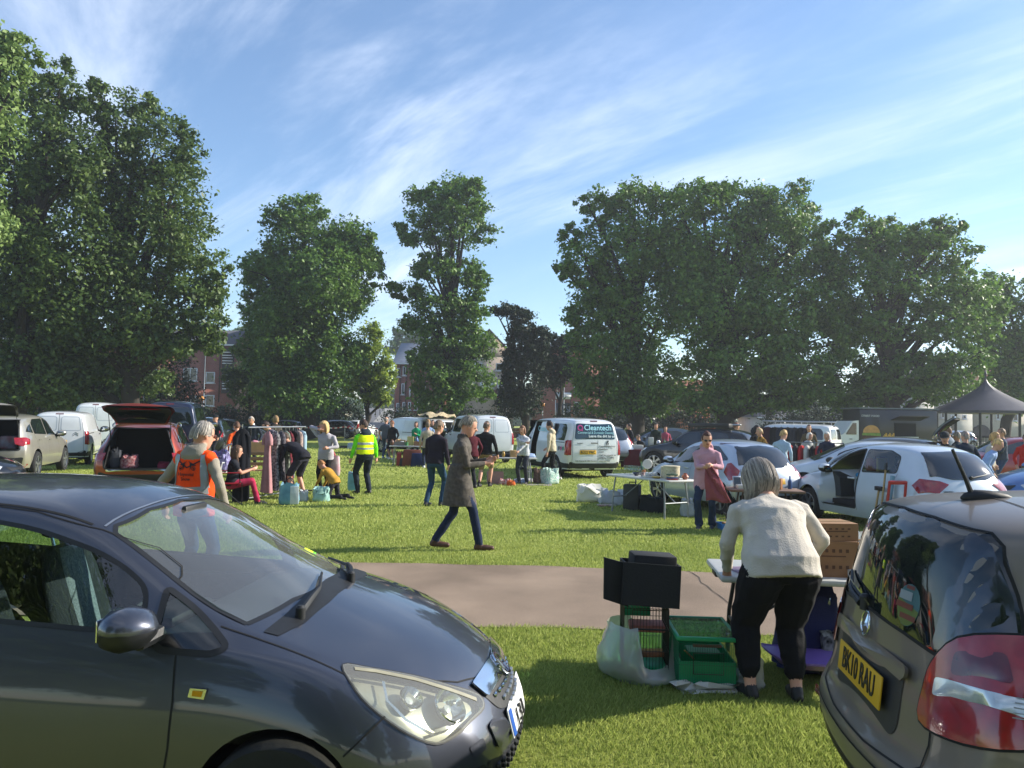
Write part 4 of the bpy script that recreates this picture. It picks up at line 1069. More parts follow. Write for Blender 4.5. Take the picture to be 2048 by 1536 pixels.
for sg in (1, -1):
    v = (142 * sg, 12)
    P2 = smooth_loop([c.p3((p[0], p[1] * sg, p[2]), v) for p in TL], 3)
    lens = c.patch(P2, v, M_RED, 'tail_light', off=.012, h=.04)
    c.line(P2, v, M_SEAM, 'lamp_seal', .016, .009, parent=lens, closed=True)
    W = [c.p3((p[0], p[1] * sg, p[2]), v) for p in ((-1.79, .53, .865), (-1.46, .785, .895), (-1.44, .79, .84), (-1.52, .755, .80), (-1.795, .53, .81))]
    c.patch(polyround(W, .012), v, M_LAMPW, 'reversing_lamp', off=.0155, h=.04, parent=lens)
    D = [c.p3((p[0], p[1] * sg, p[2]), v) for p in ((-1.74, .57, .96), (-1.63, .67, .985), (-1.60, .70, .90), (-1.76, .58, .89))]
    c.patch(polyround(D, .02), v, M_REDD, 'brake_lamp', off=.014, h=.04, parent=lens)
    for i in range(7):
        z = .91 + i * .015
        c.line([c.p3((p[0], p[1] * sg, z), v) for p in ((-1.58, .735), (-1.50, .77), (-1.44, .80))], v, M_REDD, 'lamp_rib', .003, .0145, parent=lens)
    for i in range(5):
        z = .815 + i * .014
        c.line([c.p3((p[0], p[1] * sg, z), v) for p in ((-1.62, .725), (-1.55, .76), (-1.50, .78))], v, M_RIM, 'lamp_rib', .003, .018, parent=lens)
    vv = 'left' if sg > 0 else 'right'
    c.patch(polyround([(-1.30, .96), (-1.28, 1.28), (-1.02, 1.36), (-.95, .95)], .04), vv, M_GLASSD, 'rear_side_window', off=.004)
    c.patch(polyround([(-.88, .945), (-.92, 1.37), (-.12, 1.385), (-.08, .925)], .04), vv, M_GLASSD, 'door_window', off=.004)
    c.patch(polyround([(.0, .925), (-.04, 1.385), (.25, 1.35), (.80, 1.03), (.88, .93)], .04), vv, M_GLASSD, 'door_window', off=.004)
    c.line([(-1.62, 1.0), (-1.54, 1.15), (-1.43, 1.28), (-1.34, 1.335)], vv, wid=.008, name='hatch_seam')
    c.line([(-.90, .95), (-.93, .7), (-1.0, .45)], vv, name='door_seam'); c.line([(-.04, .92), (-.02, .6), (-.04, .35)], vv, name='door_seam')
    c.line([(-1.52, .62), (-1.45, .52), (-1.42, .48)], vv, name='bumper_seam')
# hatch: seams, recess with plate, handle moulding, star, bumper step
c.line([(-.54, .80), (-.555, .66), (-.545, .585), (-.50, .555), (-.2, .535), (.2, .535), (.50, .555), (.545, .585), (.555, .66), (.54, .80)], 'rear', wid=.008, name='hatch_seam')
M_RECESS = mat('plate_recess', '#2e2f32', .5, .2, var=.05)
c.patch(polyround([(-.36, .83), (.36, .83), (.355, .64), (.33, .605), (-.33, .605), (-.355, .64)], .03), 'rear', M_RECESS, 'plate_recess', off=.003)
c.patch(polyround([(-.40, .853), (.40, .853), (.40, .812), (-.40, .812)], .02), 'rear', AP, 'hatch_handle', off=.016, h=.04, thick=-.014)
c.plate('BK10 RAU', 'rear', (0, .722), off=.014, wid=.53, hgt=.118)
p, n = c.hit((0, .920), 'rear', .008)
xx = Vector((0, 0, 1)).cross(n).normalized(); up = n.cross(xx)
F = Matrix(((xx.x, up.x, n.x, p.x), (xx.y, up.y, n.y, p.y), (xx.z, up.z, n.z, p.z), (0, 0, 0, 1)))
mb = MB(F @ Matrix.Translation((0, -.012, .002))); mb.tube([(.046 * math.cos(t), .046 * math.sin(t), .004) for t in np.linspace(0, 2 * PI, 37)], .0045, M_CHROME, 8, cap=False)
for k in range(3):
    a = PI / 2 + k * 2 * PI / 3; d = Vector((math.cos(a), math.sin(a), 0)); s_ = Vector((-d.y, d.x, 0))
    mb.add([d * .043, s_ * .008, -s_ * .008, Vector((0, 0, .009))], [(0, 1, 3), (0, 3, 2), (1, 2, 3)], M_CHROME)
mb.build('star_badge', c.root)
mb = MB(); p, n = c.hit((.50, .80), 'rear', .004)
text('A', .042, M_CHROME, F @ Matrix.Translation((-.50, -.04, .012)), c.root, name='model_letter')
wiper(c, 'rear', (.05, .97), (.40, 1.04), 'rear_wiper')
c.line([(-.05, .985), (.10, 1.01), (.40, 1.03)], 'rear', M_CHROME, 'wiper_blade', .008, .03)
for sg in (1, -1):
    pass
c.line([(-.74, .50), (-.5, .493), (0, .49), (.5, .493), (.74, .50)], 'rear', M_SEAM, 'bumper_seam', .008, .003)
c.line([(-.70, .405), (-.4, .39), (0, .385), (.4, .39), (.70, .405)], 'rear', M_BLACK, 'bumper_strip', .03, .004)
c.patch(polyround([(-.70, .31), (.70, .31), (.62, .235), (-.62, .235)], .03), 'rear', M_BLACK, 'bumper_skirt', off=.003)
for y in (.62, -.62):
    p, n = c.hit((y, .45), 'rear', .004); mb = MB(); mb.box(p, (.01, .14, .04), M_RED, bev=.004); mb.build('reflector', c.root)
# round sticker inside the glass, bright strap reflections left out
def sticker(y, z, r):
    M1, M2, M3 = mat('sticker_blue', '#2c5f68', .3, var=.1), mat('sticker_green', '#566a34', .3, var=.1), mat('sticker_red', '#6a3030', .3, var=.1)
    v = 'rear'; ring = lambda k, a0, a1: [(y + k * r * math.cos(t), z + k * r * math.sin(t)) for t in np.linspace(a0, a1, 20)]
    st = c.patch(ring(1, 0, 2 * PI - .3), v, M1, 'window_sticker', off=.0055, h=.03)
    c.patch(ring(.97, -PI * .95, .25), v, M2, 'sticker_print', off=.0065, h=.03, parent=st)
    for k, (dy, dz, w_, h_, m) in enumerate(((.02, .03, .08, .03, mat('sticker_pale', '#8a949a', .3, var=.2)), (.02, -.005, .11, .02, M3), (-.01, -.04, .10, .018, M3), (0, .06, .05, .012, M3))):
        c.patch([(y + dy - w_ / 2, z + dz - h_ / 2), (y + dy + w_ / 2, z + dz - h_ / 2), (y + dy + w_ / 2, z + dz + h_ / 2), (y + dy - w_ / 2, z + dz + h_ / 2)], v, m, 'sticker_print', off=.0075, h=.05, parent=st)
sticker(-.30, 1.045, .072)
c.patch(polyround([(.60, .985), (.47, .95), (.50, 1.02), (.585, 1.07)], .01), 'rear', mat('sun_shade_yellow', '#8f8f2c', .6, var=.2), 'yellow_card', off=.0055)
# roof: cross joint, gutters, aerial
c.line([(-1.36, .60), (-1.40, .3), (-1.41, 0), (-1.40, -.3), (-1.36, -.60)], 'top', M_SEAM, 'roof_seam', .008, .002)
for sg in (-1, 1): c.line([(-1.42, .575 * sg), (-1.0, .60 * sg), (-.3, .61 * sg), (.3, .60 * sg)], 'top', M_SEAM, 'roof_seam', .014, .002)
p, n = c.hit((-1.44, -.08), 'top', 0)
mb = MB(Matrix.Translation(p)); mb.loft([[(x_ + .0, .028 * k * math.cos(t), max(-.01, .032 * k * math.sin(t))) for t in np.linspace(0, 2 * PI, 14, endpoint=False)] for x_, k in ((-.085, .15), (-.07, .6), (-.03, 1), (.03, .95), (.09, .6), (.12, .1))], M_BLACK)
ar = mb.build('aerial_base', c.root, 50)
mb = MB(Matrix.Translation(p)); mb.tube([(-.045, 0, .02), (-.065, 0, .07), (-.115, 0, .18)], [.011, .0085, .0065], M_BLACK, 8); mb.build('aerial', c.root)
mb = MB(); mb.box((-.3, 0, .6), (2.4, 1.3, .5), M_VOID); mb.build('cabin_block', c.root)
c.patch([(-.6, .93), (.6, .93), (.52, 1.33), (-.52, 1.33)], 'front', M_GLASSD, 'windscreen')
c.mirror(.62, .93, AP, 1.1); c.handle(-.75, .84, AP); c.handle(.12, .82, AP)
c.both_az([(1.45, .76, .74), (1.75, .58, .66), (1.80, .60, .56), (1.50, .80, .58)], 45, 5, M_LAMPW, 'headlight')
c.wheels(1.20, -1.20, .30, .79, 5)
c.under(-1.6, 1.6, .70)
ACL = c.done((3.355, 3.02, 0), -7.0)
ACL.scale = (1, 1, 1.09)
# ================================================================== the other vehicles
def PX(px, Y): return at(px, HOR, Y).x
def rear_at(px, Y, heading, back):
    """centre of a car whose rear end is seen at px and Y"""
    return (PX(px, Y) + back * math.cos(R(heading)), Y + back * math.sin(R(heading)), 0)
def sc2(P, k): return [(p[0] * k[0], p[1] * k[1]) for p in P]
def sc3(P, k): return [(p[0] * k[0], p[1] * k[1], p[2] * k[2]) for p in P]
FDW = polyround([(.47, .945), (.36, 1.165), (.218, 1.240), (-.02, 1.318), (-.22, 1.352), (-.24, .985)], .03)
RDW = polyround([(-.32, .99), (-.30, 1.362), (-.85, 1.362), (-1.08, 1.28), (-1.12, 1.02)], .04)
QTW = polyround([(-1.19, 1.04), (-1.16, 1.25), (-1.32, 1.20), (-1.44, 1.08)], .02)
TD_DW = polyround([(.505, .945), (.40, 1.165), (.218, 1.240), (-.058, 1.318), (-.50, 1.365), (-.52, .985)], .03)
TD_RW = polyround([(-.60, .99), (-.57, 1.365), (-1.0, 1.35), (-1.40, 1.13), (-1.42, 1.09)], .04)
HLH = [(1.36, .76, .86), (1.46, .71, .83), (1.62, .58, .76), (1.80, .46, .66), (1.78, .56, .57), (1.62, .69, .58), (1.46, .765, .70)]
def hatch(label, col, loc, heading, k=(1, 1, 1), doors=5, tail='tri', name='car', cat='car', rim=7, dark=False, glassm=None, plate=None, group=None, lite=False, back=True, skip=()):
    c = Car(name, label, cat, HATCH, col, k, res=(64, 25) if lite else (84, 31), group=group)
    kx, ky, kz = k; s2 = (kx, kz); f2 = (ky, kz); gm = glassm or M_GLASSD
    c.patch(sc2(WS, f2), 'front', gm, 'windscreen', h=.05)
    if back:
        c.patch(sc2([(-.62, 1.0), (-.3, .965), (0, .955), (.3, .965), (.62, 1.0), (.56, 1.2), (.49, 1.36), (0, 1.385), (-.49, 1.36), (-.56, 1.2)], f2), 'rear', gm, 'rear_window', h=.04, off=.010)
    for v in ('left', 'right'):
        if 'win_' + v not in skip:
            for P, nm in ((FDW, 'door_window'), (RDW, 'door_window'), (QTW, 'quarter_window')) if doors == 5 else ((TD_DW, 'door_window'), (TD_RW, 'rear_side_window')):
                c.patch(sc2(P, s2), v, gm, nm, h=.05)
        if not lite:
            c.line(sc2([(.62, .32), (.69, .55), (.66, .88)], s2), v, name='door_seam'); c.line(sc2([(-.28, .95), (-.26, .6), (-.3, .33)], s2), v, name='door_seam')
            if doors == 5: c.line(sc2([(-1.16, 1.0), (-1.05, .75), (-.98, .45)], s2), v, name='door_seam')
    c.both_az(sc3(HLH, k), 52, 12, M_LAMPW, 'headlight', h=.04, off=.014)
    T_ = {'tri': [(-1.80, .66, .90), (-1.66, .76, 1.06), (-1.58, .80, 1.04), (-1.52, .83, .86), (-1.66, .80, .70), (-1.80, .72, .74)],
          'tall': [(-1.66, .70, 1.22), (-1.55, .77, 1.18), (-1.60, .81, .80), (-1.84, .68, .80), (-1.80, .66, 1.0)],
          'wide': [(-1.90, .45, .90), (-1.86, .58, .95), (-1.66, .77, .97), (-1.56, .82, .86), (-1.66, .80, .74), (-1.88, .62, .76)]}[tail]
    for L_ in c.both_az(sc3(T_, k), 142, 8, M_RED, 'tail_light', h=.035, off=.014): pass
    c.patch(sc2(polyround([(-.70, .44), (.70, .44), (.62, .25), (-.62, .25)], .04), f2), 'rear', M_BLACK, 'bumper_skirt', h=.05)
    c.patch(sc2(polyround([(-.5, .42), (.5, .42), (.44, .26), (-.44, .26)], .04), f2), 'front', M_BLACK, 'lower_grille', h=.05)
    c.patch(sc2(polyround([(-.34, .64), (.34, .64), (.28, .53), (-.28, .53)], .03), f2), 'front', M_BLACK, 'grille', h=.05)
    if plate is not None: c.plate(plate, 'rear', (0, .70 * kz))
    c.line(sc2([(-.62, .94), (-.66, .72), (-.60, .52), (0, .50), (.60, .52), (.66, .72), (.62, .94)], f2), 'rear', name='hatch_seam', wid=.008)
    c.mirror(.56 * kx, .955 * kz, col if not dark else M_BLACK, 1.0)
    if not lite: c.handle(-.12 * kx, .86 * kz, col)
    c.wheels(1.10 * kx, -1.40 * kx, .30, .765 * ky, rim, dark, arch=.05)
    c.under(-1.6 * kx, 1.6 * kx, .70 * ky)
    return c
SDW = polyround([(.50, 1.09), (.34, 1.36), (.15, 1.50), (-.10, 1.545), (-.30, 1.55), (-.32, 1.12)], .04)
SRW = polyround([(-.40, 1.125), (-.38, 1.555), (-1.15, 1.54), (-1.34, 1.44), (-1.38, 1.16)], .05)
SQW = polyround([(-1.46, 1.18), (-1.42, 1.42), (-1.66, 1.34), (-1.84, 1.22)], .03)
def suv(label, col, loc, heading, k=(1, 1, 1), group=None, back='window', tail=None, rails=None, clad=True, rim=5, openwin=(), name='car'):
    c = Car(name, label, 'car', SUV, col, k, res=(84, 31), group=group)
    kx, ky, kz = k; s2 = (kx, kz); f2 = (ky, kz)
    c.patch(sc2([(-.70, 1.12), (-.35, 1.165), (0, 1.18), (.35, 1.165), (.70, 1.12), (.60, 1.56), (0, 1.62), (-.60, 1.56)], f2), 'front', M_GLASSD, 'windscreen', h=.05)
    if back == 'window':
        c.patch(sc2(polyround([(-.66, 1.13), (.66, 1.13), (.55, 1.53), (-.55, 1.53)], .06), f2), 'rear', M_GLASSD, 'rear_window', h=.04, off=.010)
    for v in ('left', 'right'):
        for P, nm in ((SDW, 'door_window'), (SRW, 'door_window'), (SQW, 'quarter_window')): c.patch(sc2(P, s2), v, M_GLASSD, nm, h=.05)
        c.line(sc2([(.62, .45), (.66, .7), (.62, 1.06)], s2), v, name='door_seam'); c.line(sc2([(-.36, 1.1), (-.35, .6), (-.36, .45)], s2), v, name='door_seam'); c.line(sc2([(-1.42, 1.15), (-1.28, .9), (-1.12, .6)], s2), v, name='door_seam')
        if clad:
            c.patch(sc2([(.98, .44), (.98, .56), (.90, .58), (-.90, .58), (-.98, .56), (-.98, .44)], s2), v, M_BLACK, 'sill_trim', h=.2, off=.006)
            for x in (1.38 * kx, -1.36 * kx):
                c.patch([(x + .50 * math.cos(t), .36 + .50 * math.sin(t)) for t in np.linspace(-.05, PI + .05, 20)] + [(x + .40 * math.cos(t), .36 + .40 * math.sin(t)) for t in np.linspace(PI, 0, 20)], v, M_BLACK, 'arch_trim', h=.2, off=.008)
    c.both_az(sc3(tail or [(-2.20, .60, 1.08), (-2.02, .80, 1.08), (-1.90, .87, 1.04), (-1.96, .87, .90), (-2.16, .76, .86), (-2.22, .62, .92)], k), 142, 6, M_RED, 'tail_light', h=.035, off=.014)
    c.both_az(sc3([(2.12, .48, .88), (1.95, .70, .92), (1.78, .84, .93), (1.80, .85, .82), (2.0, .72, .76), (2.16, .52, .78)], k), 45, 8, M_LAMPW, 'headlight', h=.04, off=.014)
    c.patch(sc2(polyround([(-.45, .90), (.45, .90), (.40, .66), (-.40, .66)], .05), f2), 'front', M_BLACK, 'grille', h=.05)
    c.patch(sc2(polyround([(-.78, .58), (.78, .58), (.70, .30), (-.70, .30)], .05), f2), 'rear', M_BLACK, 'rear_bumper', h=.05)
    c.mirror(.56 * kx, 1.09 * kz, M_BLACK if clad else col, 1.15)
    c.handle(-.18 * kx, .98 * kz, col); c.handle(-1.12 * kx, 1.0 * kz, col)
    if rails:
        for sg in (1, -1):
            pts = [c.hit((x * kx, .60 * sg * ky), 'top', .05)[0] for x in (-1.4, -1.0, -.4, .1)]
            mb = MB(); mb.tube([pts[0] - Vector((0, 0, .05))] + pts + [pts[-1] - Vector((0, 0, .05))], .016, rails, 8); mb.build('roof_rail', c.root)
    c.wheels(1.38 * kx, -1.36 * kx, .36, .83 * ky, rim, arch=.06)
    c.under(-1.9 * kx, 1.9 * kx, .75 * ky, .25, .5)
    return c
VDW = polyround([(1.36, 1.16), (1.02, 1.62), (.90, 1.74), (.62, 1.765), (.60, 1.16)], .04)
VSW = polyround([(.46, 1.20), (.46, 1.74), (-.72, 1.74), (-.72, 1.20)], .05)
VQW = polyround([(-.86, 1.20), (-.86, 1.74), (-1.92, 1.72), (-2.05, 1.58), (-2.08, 1.20)], .06)
def van(label, col, loc, heading, k=(1, 1, 1), side=True, rearglass=None, rearseam=True, name='van', bump=M_BLACK, rad=.33, group=None, doorwin=True, tail=None, cat='van', panels=True, lite=False):
    c = Car(name, label, cat, VAN, col, k, res=(80, 31), group=group)
    kx, ky, kz = k; s2 = (kx, kz); f2 = (ky, kz)
    c.patch(sc2([(-.74, 1.26), (0, 1.30), (.74, 1.26), (.66, 1.80), (0, 1.84), (-.66, 1.80)], f2), 'front', M_GLASSD, 'windscreen', h=.05)
    for v in ('left', 'right'):
        if doorwin: c.patch(sc2(VDW, s2), v, M_GLASSD, 'door_window', h=.05)
        if side == True or side == v:
            c.patch(sc2(VSW, s2), v, M_GLASSD, 'side_window', h=.05); c.patch(sc2(VQW, s2), v, M_GLASSD, 'side_window', h=.05)
        c.line(sc2([(.54, .40), (.53, 1.80)], s2), v, name='door_seam'); c.line(sc2([(-.79, .40), (-.79, 1.80)], s2), v, name='door_seam'); c.line(sc2([(-.80, 1.14), (-2.1, 1.14)], s2), v, name='door_rail', wid=.025)
        c.line(sc2([(1.50, 1.12), (1.48, .8), (1.42, .45)], s2), v, name='door_seam')
        c.patch(sc2([(1.2, .28), (1.2, .44), (-1.2, .44), (-1.2, .28)], s2), v, bump, 'sill_trim', h=.25, off=.006)
        c.patch(sc2(polyround([(-1.90, .26), (-1.86, .52), (-2.40, .54), (-2.44, .28)], .03), s2), v, bump, 'bumper_corner', h=.05, off=.006)
    c.both_az(sc3(tail or [(-2.40, .80, 1.22), (-2.30, .88, 1.22), (-2.22, .93, 1.18), (-2.22, .95, .76), (-2.32, .90, .74), (-2.42, .82, .76)], k), 150, 0, M_RED, 'tail_light', h=.04, off=.014)
    c.both_az(sc3([(2.30, .55, .98), (2.12, .74, 1.02), (1.92, .90, 1.02), (1.94, .92, .88), (2.14, .80, .82), (2.33, .60, .84)], k), 45, 8, M_LAMPW, 'headlight', h=.04, off=.014)
    c.patch(sc2(polyround([(-.5, .86), (.5, .86), (.45, .56), (-.45, .56)], .05), f2), 'front', M_BLACK, 'grille', h=.05)
    c.patch(sc2(polyround([(-.86, .50), (.86, .50), (.80, .27), (-.80, .27)], .05), f2), 'rear', bump, 'rear_bumper', h=.05, off=.012)
    if rearglass: c.patch(sc2(polyround([(-.70, 1.25), (.70, 1.25), (.62, 1.74), (-.62, 1.74)], .07), f2), 'rear', rearglass, 'rear_window', h=.04, off=.010)
    elif panels:
        for sg in (1, -1): c.line(sc2(polyround([(sg * .07, 1.24), (sg * .68, 1.24), (sg * .61, 1.72), (sg * .07, 1.72)], .08), f2), 'rear', mat('panel_edge', '#9fa8b2', .5, var=0), 'door_panel_edge', .02, .003, closed=True)
    if rearseam and not rearglass: c.line(sc2([(0, .52), (0, 1.84)], f2), 'rear', name='door_seam', wid=.010)
    c.line(sc2([(-.78, .54), (-.76, 1.2), (-.66, 1.80), (0, 1.86), (.66, 1.80), (.76, 1.2), (.78, .54)], f2), 'rear', name='door_seam', wid=.008)
    c.patch(sc2(polyround([(-.12, 1.80), (.12, 1.80), (.12, 1.835), (-.12, 1.835)], .01), f2), 'rear', M_REDD, 'brake_lamp', h=.06)
    c.mirror(1.28 * kx, 1.18 * kz, M_BLACK, 1.35)
    c.handle(.72 * kx, 1.06 * kz, M_BLACK)
    c.wheels(1.50 * kx, -1.55 * kx, rad, .85 * ky, 6, arch=.06)
    c.under(-2.1 * kx, 2.1 * kx, .8 * ky, .24, .5)
    return c
W_ = paint('white', '#d3d7da', .0, .35); SILV = paint('silver', '#a7adb4', .65, .33); PWH = paint('pearl_white', '#c3cbd4', .25, .33)
# -- silver SUV with its tailgate up
SB = paint('champagne', '#a9a59a', .55, .33)
c = suv('champagne silver SUV with raised tailgate, boot full of boxes', SB, 0, 0, k=(1.02, 1.0, 1.03), rim=5, clad=False, back='open')
BOOT = polyround([(-.70, .78), (.70, .78), (.64, 1.15), (.55, 1.56), (-.55, 1.56), (-.64, 1.15)], .06)
def boot_open(c, P, kz, floor, inner, gate_mat, angle, hinge, dpt=.95, gname='tailgate', gthick=.05, garnish=None, glassp=None):
    """opening in the rear, dark boot behind it, the tailgate swung up about its hinge (x, z)"""
    M_ = Matrix.Translation((hinge[0], 0, hinge[1])) @ Matrix.Rotation(R(angle), 4, 'Y') @ Matrix.Translation((-hinge[0], 0, -hinge[1]))
    g_ = c.patch(P, 'rear', gate_mat, gname, h=.05, xf=M_, off=.01)
    Pi = [(p[0] * .94, (p[1] - 1.15) * .95 + 1.15) for p in P]
    c.patch(Pi, 'rear', M_VOID, 'tailgate_lining', h=.05, xf=M_, off=-.035, parent=g_)
    if glassp: c.patch(glassp, 'rear', M_WIND, 'tailgate_window', h=.05, xf=M_, off=-.045, parent=g_)
    if garnish: c.patch(garnish, 'rear', M_RED, 'tail_light', h=.05, xf=M_, off=.02, parent=g_)
    c.cut(P, 'rear')
    c.line(P, 'rear', M_BLACK, 'boot_seal', .035, .004, closed=True)
    x0 = min(p[0] for p in P); y1 = max(p[0] for p in P); z0 = min(p[1] for p in P); z1 = max(p[1] for p in P)
    xb = c.hit((0, z0 + .05), 'rear')[0].x
    mb = MB(); vs = [(xb + .12, x0, z0 - .03), (xb + .12, y1, z0 - .03), (xb + .12 + dpt, y1, z0 - .03), (xb + .12 + dpt, x0, z0 - .03), (xb + .42, x0 * .8, z1 + .02), (xb + .42, y1 * .8, z1 + .02), (xb + .12 + dpt, y1 * .8, z1 + .02), (xb + .12 + dpt, x0 * .8, z1 + .02)]
    mb.add(vs, [(0, 1, 2, 3), (4, 7, 6, 5), (2, 6, 7, 3), (0, 3, 7, 4), (1, 5, 6, 2)], M_VOID); mb.build('boot', c.root)
    for sg in (1, -1):
        a = Vector((hinge[0] - .12, sg * .58, hinge[1] - .38)); b = M_ @ c.hit((sg * .60, 1.12 * kz), 'rear', -.02)[0]
        mb = MB(); mb.tube([a, a.lerp(b, .5), a.lerp(b, .5), b], [.012, .012, .007, .007], M_BLACK, 8); mb.build('gas_strut', c.root)
    return g_
boot_open(c, BOOT, 1.03, .8, None, SB, 82, (-1.82, 1.66))
c.patch(sc2(polyround([(-.85, .42), (.85, .42), (.75, .30), (-.75, .30)], .03), (1, 1)), 'rear', M_RED, 'bumper_reflector', h=.2)
XS = c.done((-14.1, 21.9, 0), 107)
def ontop(root, p):  # local point on a car to the world
    return Matrix.Translation(root.location) @ root.rotation_euler.to_matrix().to_4x4() @ Vector(p)
# -- white panel vans at the hedge
c = van('small white panel van with chevron badge, parked facing the hedge', W_, 0, 0, k=(.90, .96, .95), side=False)
for i in range(2):
    c.line([(.36, 1.00 + i * .05), (.42, 1.05 + i * .05), (.48, 1.00 + i * .05)] if False else [(-.58, 1.00 + i * .055), (-.50, 1.06 + i * .055), (-.42, 1.00 + i * .055)], 'rear', M_CHROME, 'badge', .022, .006)
c.plate('', 'rear', (.0, .80))
VA = c.done(rear_at(118, 25.5, 112, 2.2), 112)
c = van('tall white panel van half hidden behind the small white van', W_, 0, 0, k=(1.05, 1.0, 1.17), side=False)
VB = c.done(rear_at(190, 33, 112, 2.5), 112)
# -- orange SUV, tailgate up
OR = paint('copper', '#8c3212', .55, .32)
c = suv('copper orange SUV with raised tailgate and an empty dark boot', OR, 0, 0, k=(.99, 1.0, .97), back='open',
        tail=[(-2.18, .66, 1.0), (-2.0, .83, .98), (-1.84, .89, .98), (-1.88, .90, .84), (-2.10, .80, .80), (-2.2, .70, .84)], rails=M_CHROME)
BO2 = polyround([(-.66, .63), (.66, .63), (.68, 1.0), (.60, 1.2), (.50, 1.48), (-.50, 1.48), (-.60, 1.2), (-.68, 1.0)], .06)
boot_open(c, BO2, .97, .8, None, OR, 88, (-1.78, 1.575), glassp=[(-.50, 1.12), (.50, 1.12), (.43, 1.42), (-.43, 1.42)], garnish=[(-.66, .92), (.66, .92), (.66, .98), (-.66, .98)])
c.patch(polyround([(-.62, .62), (.62, .62), (.60, .575), (-.60, .575)], .01), 'rear', M_CHROME, 'boot_sill', off=.016)
OSUV = c.done((-8.55, 18.25, 0), 109)
# -- dark blue van and dark car behind it
NAVY = paint('navy', '#141d38', .3, .3)
c = van('dark navy people carrier behind the orange SUV', NAVY, 0, 0, k=(.95, .96, 1.16), side=True, rearglass=M_GLASSD); c.done(rear_at(338, 24.5, 106, 2.3), 106)
hatch('dark blue car half hidden behind the navy people carrier', paint('ink', '#121826', .3, .3), 0, 0, lite=True, k=(1.05, 1, 1.12)).done((PX(388, 33), 35, 0), 100)
# -- two dark cars and a white one beyond the tape
hatch('black car behind the red and white tape under the broad lime', paint('black', '#0c0d10', .2, .3), 0, 0, lite=True, k=(1.08, 1, .95), group='dark cars behind the tape').done((PX(545, 62), 64, 0), 176)
hatch('charcoal car behind the tape beside the side street', paint('charcoal', '#1b1d22', .3, .3), 0, 0, lite=True, k=(1.05, 1, 1.0), group='dark cars behind the tape').done((PX(650, 61), 63, 0), 182)
hatch('small white hatchback seen from behind at the mouth of the side street', W_, 0, 0, lite=True, tail='tall').done((PX(714, 66), 68, 0), 70)
hatch('dark green car in the hedge shade behind the capped man', paint('bottle', '#10201a', .3, .3), 0, 0, lite=True, k=(1.1, 1, 1.0), group='dark cars behind the tape').done((PX(450, 52), 54, 0), 4)
# -- white vans in the middle
c = van('white van with open rear doors draped with a cream blanket', W_, 0, 0, k=(.92, .96, .95), side=False)
P = [(-.70, .56), (.70, .56), (.68, 1.2), (.58, 1.74), (-.58, 1.74), (-.68, 1.2)]
boot_open(c, sc2(P, (1, .95)), .95, .6, None, W_, 78, (-2.12, 1.78), dpt=1.4)
mb = MB(); M_BLK = cloth('#cdbf9f', 'cream', '#8d7a58')
gx = np.linspace(-.75, .75, 13); rows = []
for j, x in enumerate(np.linspace(-3.0, -1.9, 9)):
    rows.append([Vector((x, y, 1.98 + .10 * math.sin(y * 7 + j) * .5 + .08 * random.random() - .35 * max(0, abs(y) - .55) - (.15 if j == 0 else 0))) for y in gx])
mb.loft(rows, M_BLK, closed=False); loc = rear_at(868, 37, 128, 2.2)
bl = mb.build('blanket'); bl.location = loc; bl.rotation_euler = (0, 0, R(128)); tag(bl, 'cream fluffy blanket thrown over the raised van tailgate', 'blanket')
c.done(loc, 128)
c = van('white panel van with plain rear doors, behind the man in the black jacket', W_, 0, 0, k=(1.0, 1.0, 1.03), side='left')
c.done(rear_at(988, 31.0, 110, 2.45), 110)
# -- the lettered van, sliding door open
c = van('white cleaning firm van with lettered rear window and open side door', W_, 0, 0, k=(1.02, 1.0, .985), side='right', rearglass=mat('lettered_glass', '#123444', .06, var=.1, coat=.5), rearseam=False, doorwin=True)
kx, kz = 1.02, .985
SD = [(.50, .42), (.50, 1.78), (-.28, 1.78), (-.28, .42)]
c.cut(sc2(SD, (kx, kz)), 'left')
mb = MB(); mb.box((.1, .1, 1.1), (1.5, 1.5, 1.4), M_VOID)
mb.f = [f for i, f in enumerate(mb.f) if i != 3]; mb.m = mb.m[:len(mb.f)]; mb.build('load_space', c.root)
VG = mat('van_glass', '#0f2a36', .06, var=.1, coat=.5)
xs = Matrix.Translation((-.62, .07, 0))
sdoor = c.patch(sc2(polyround([(.40, .44), (.40, 1.77), (-.62, 1.77), (-.62, .44)], .05), (kx, kz)), 'left', W_, 'sliding_door', xf=xs, off=.0, thick=-.03, h=.05)
swin = c.patch(sc2(polyround([(.30, 1.20), (.30, 1.72), (-.52, 1.72), (-.52, 1.20)], .05), (kx, kz)), 'left', VG, 'door_glass', xf=xs, off=.006, h=.05, parent=sdoor)
c.patch(sc2(VQW, (kx, kz)), 'left', M_GLASSD, 'side_window', h=.05)
M_LW = mat('letter_white', '#e6f2f4', .5, var=0); M_LC = mat('letter_cyan', '#9fd8e6', .5, var=0); M_LM = mat('letter_magenta', '#b93f86', .5, var=0); M_LG = mat('letter_grey', '#3a4248', .6, var=0)
def on_rear(c, y, z, off=.008):
    p, n = c.hit((y, z), 'rear', off); x = Vector((0, 0, 1)).cross(n).normalized(); u = n.cross(x)
    return Matrix(((x.x, u.x, n.x, p.x), (x.y, u.y, n.y, p.y), (x.z, u.z, n.z, p.z), (0, 0, 0, 1)))
text('Cleantech', .235, M_LC, on_rear(c, -.10, 1.585), c.root, bold=.01)
text('Commercial & Domestic Cleaning', .105, M_LC, on_rear(c, -.02, 1.435), c.root, sx=.86)
text('Leave the dirt to us!', .115, M_LW, on_rear(c, -.24, 1.33), c.root, bold=.01)
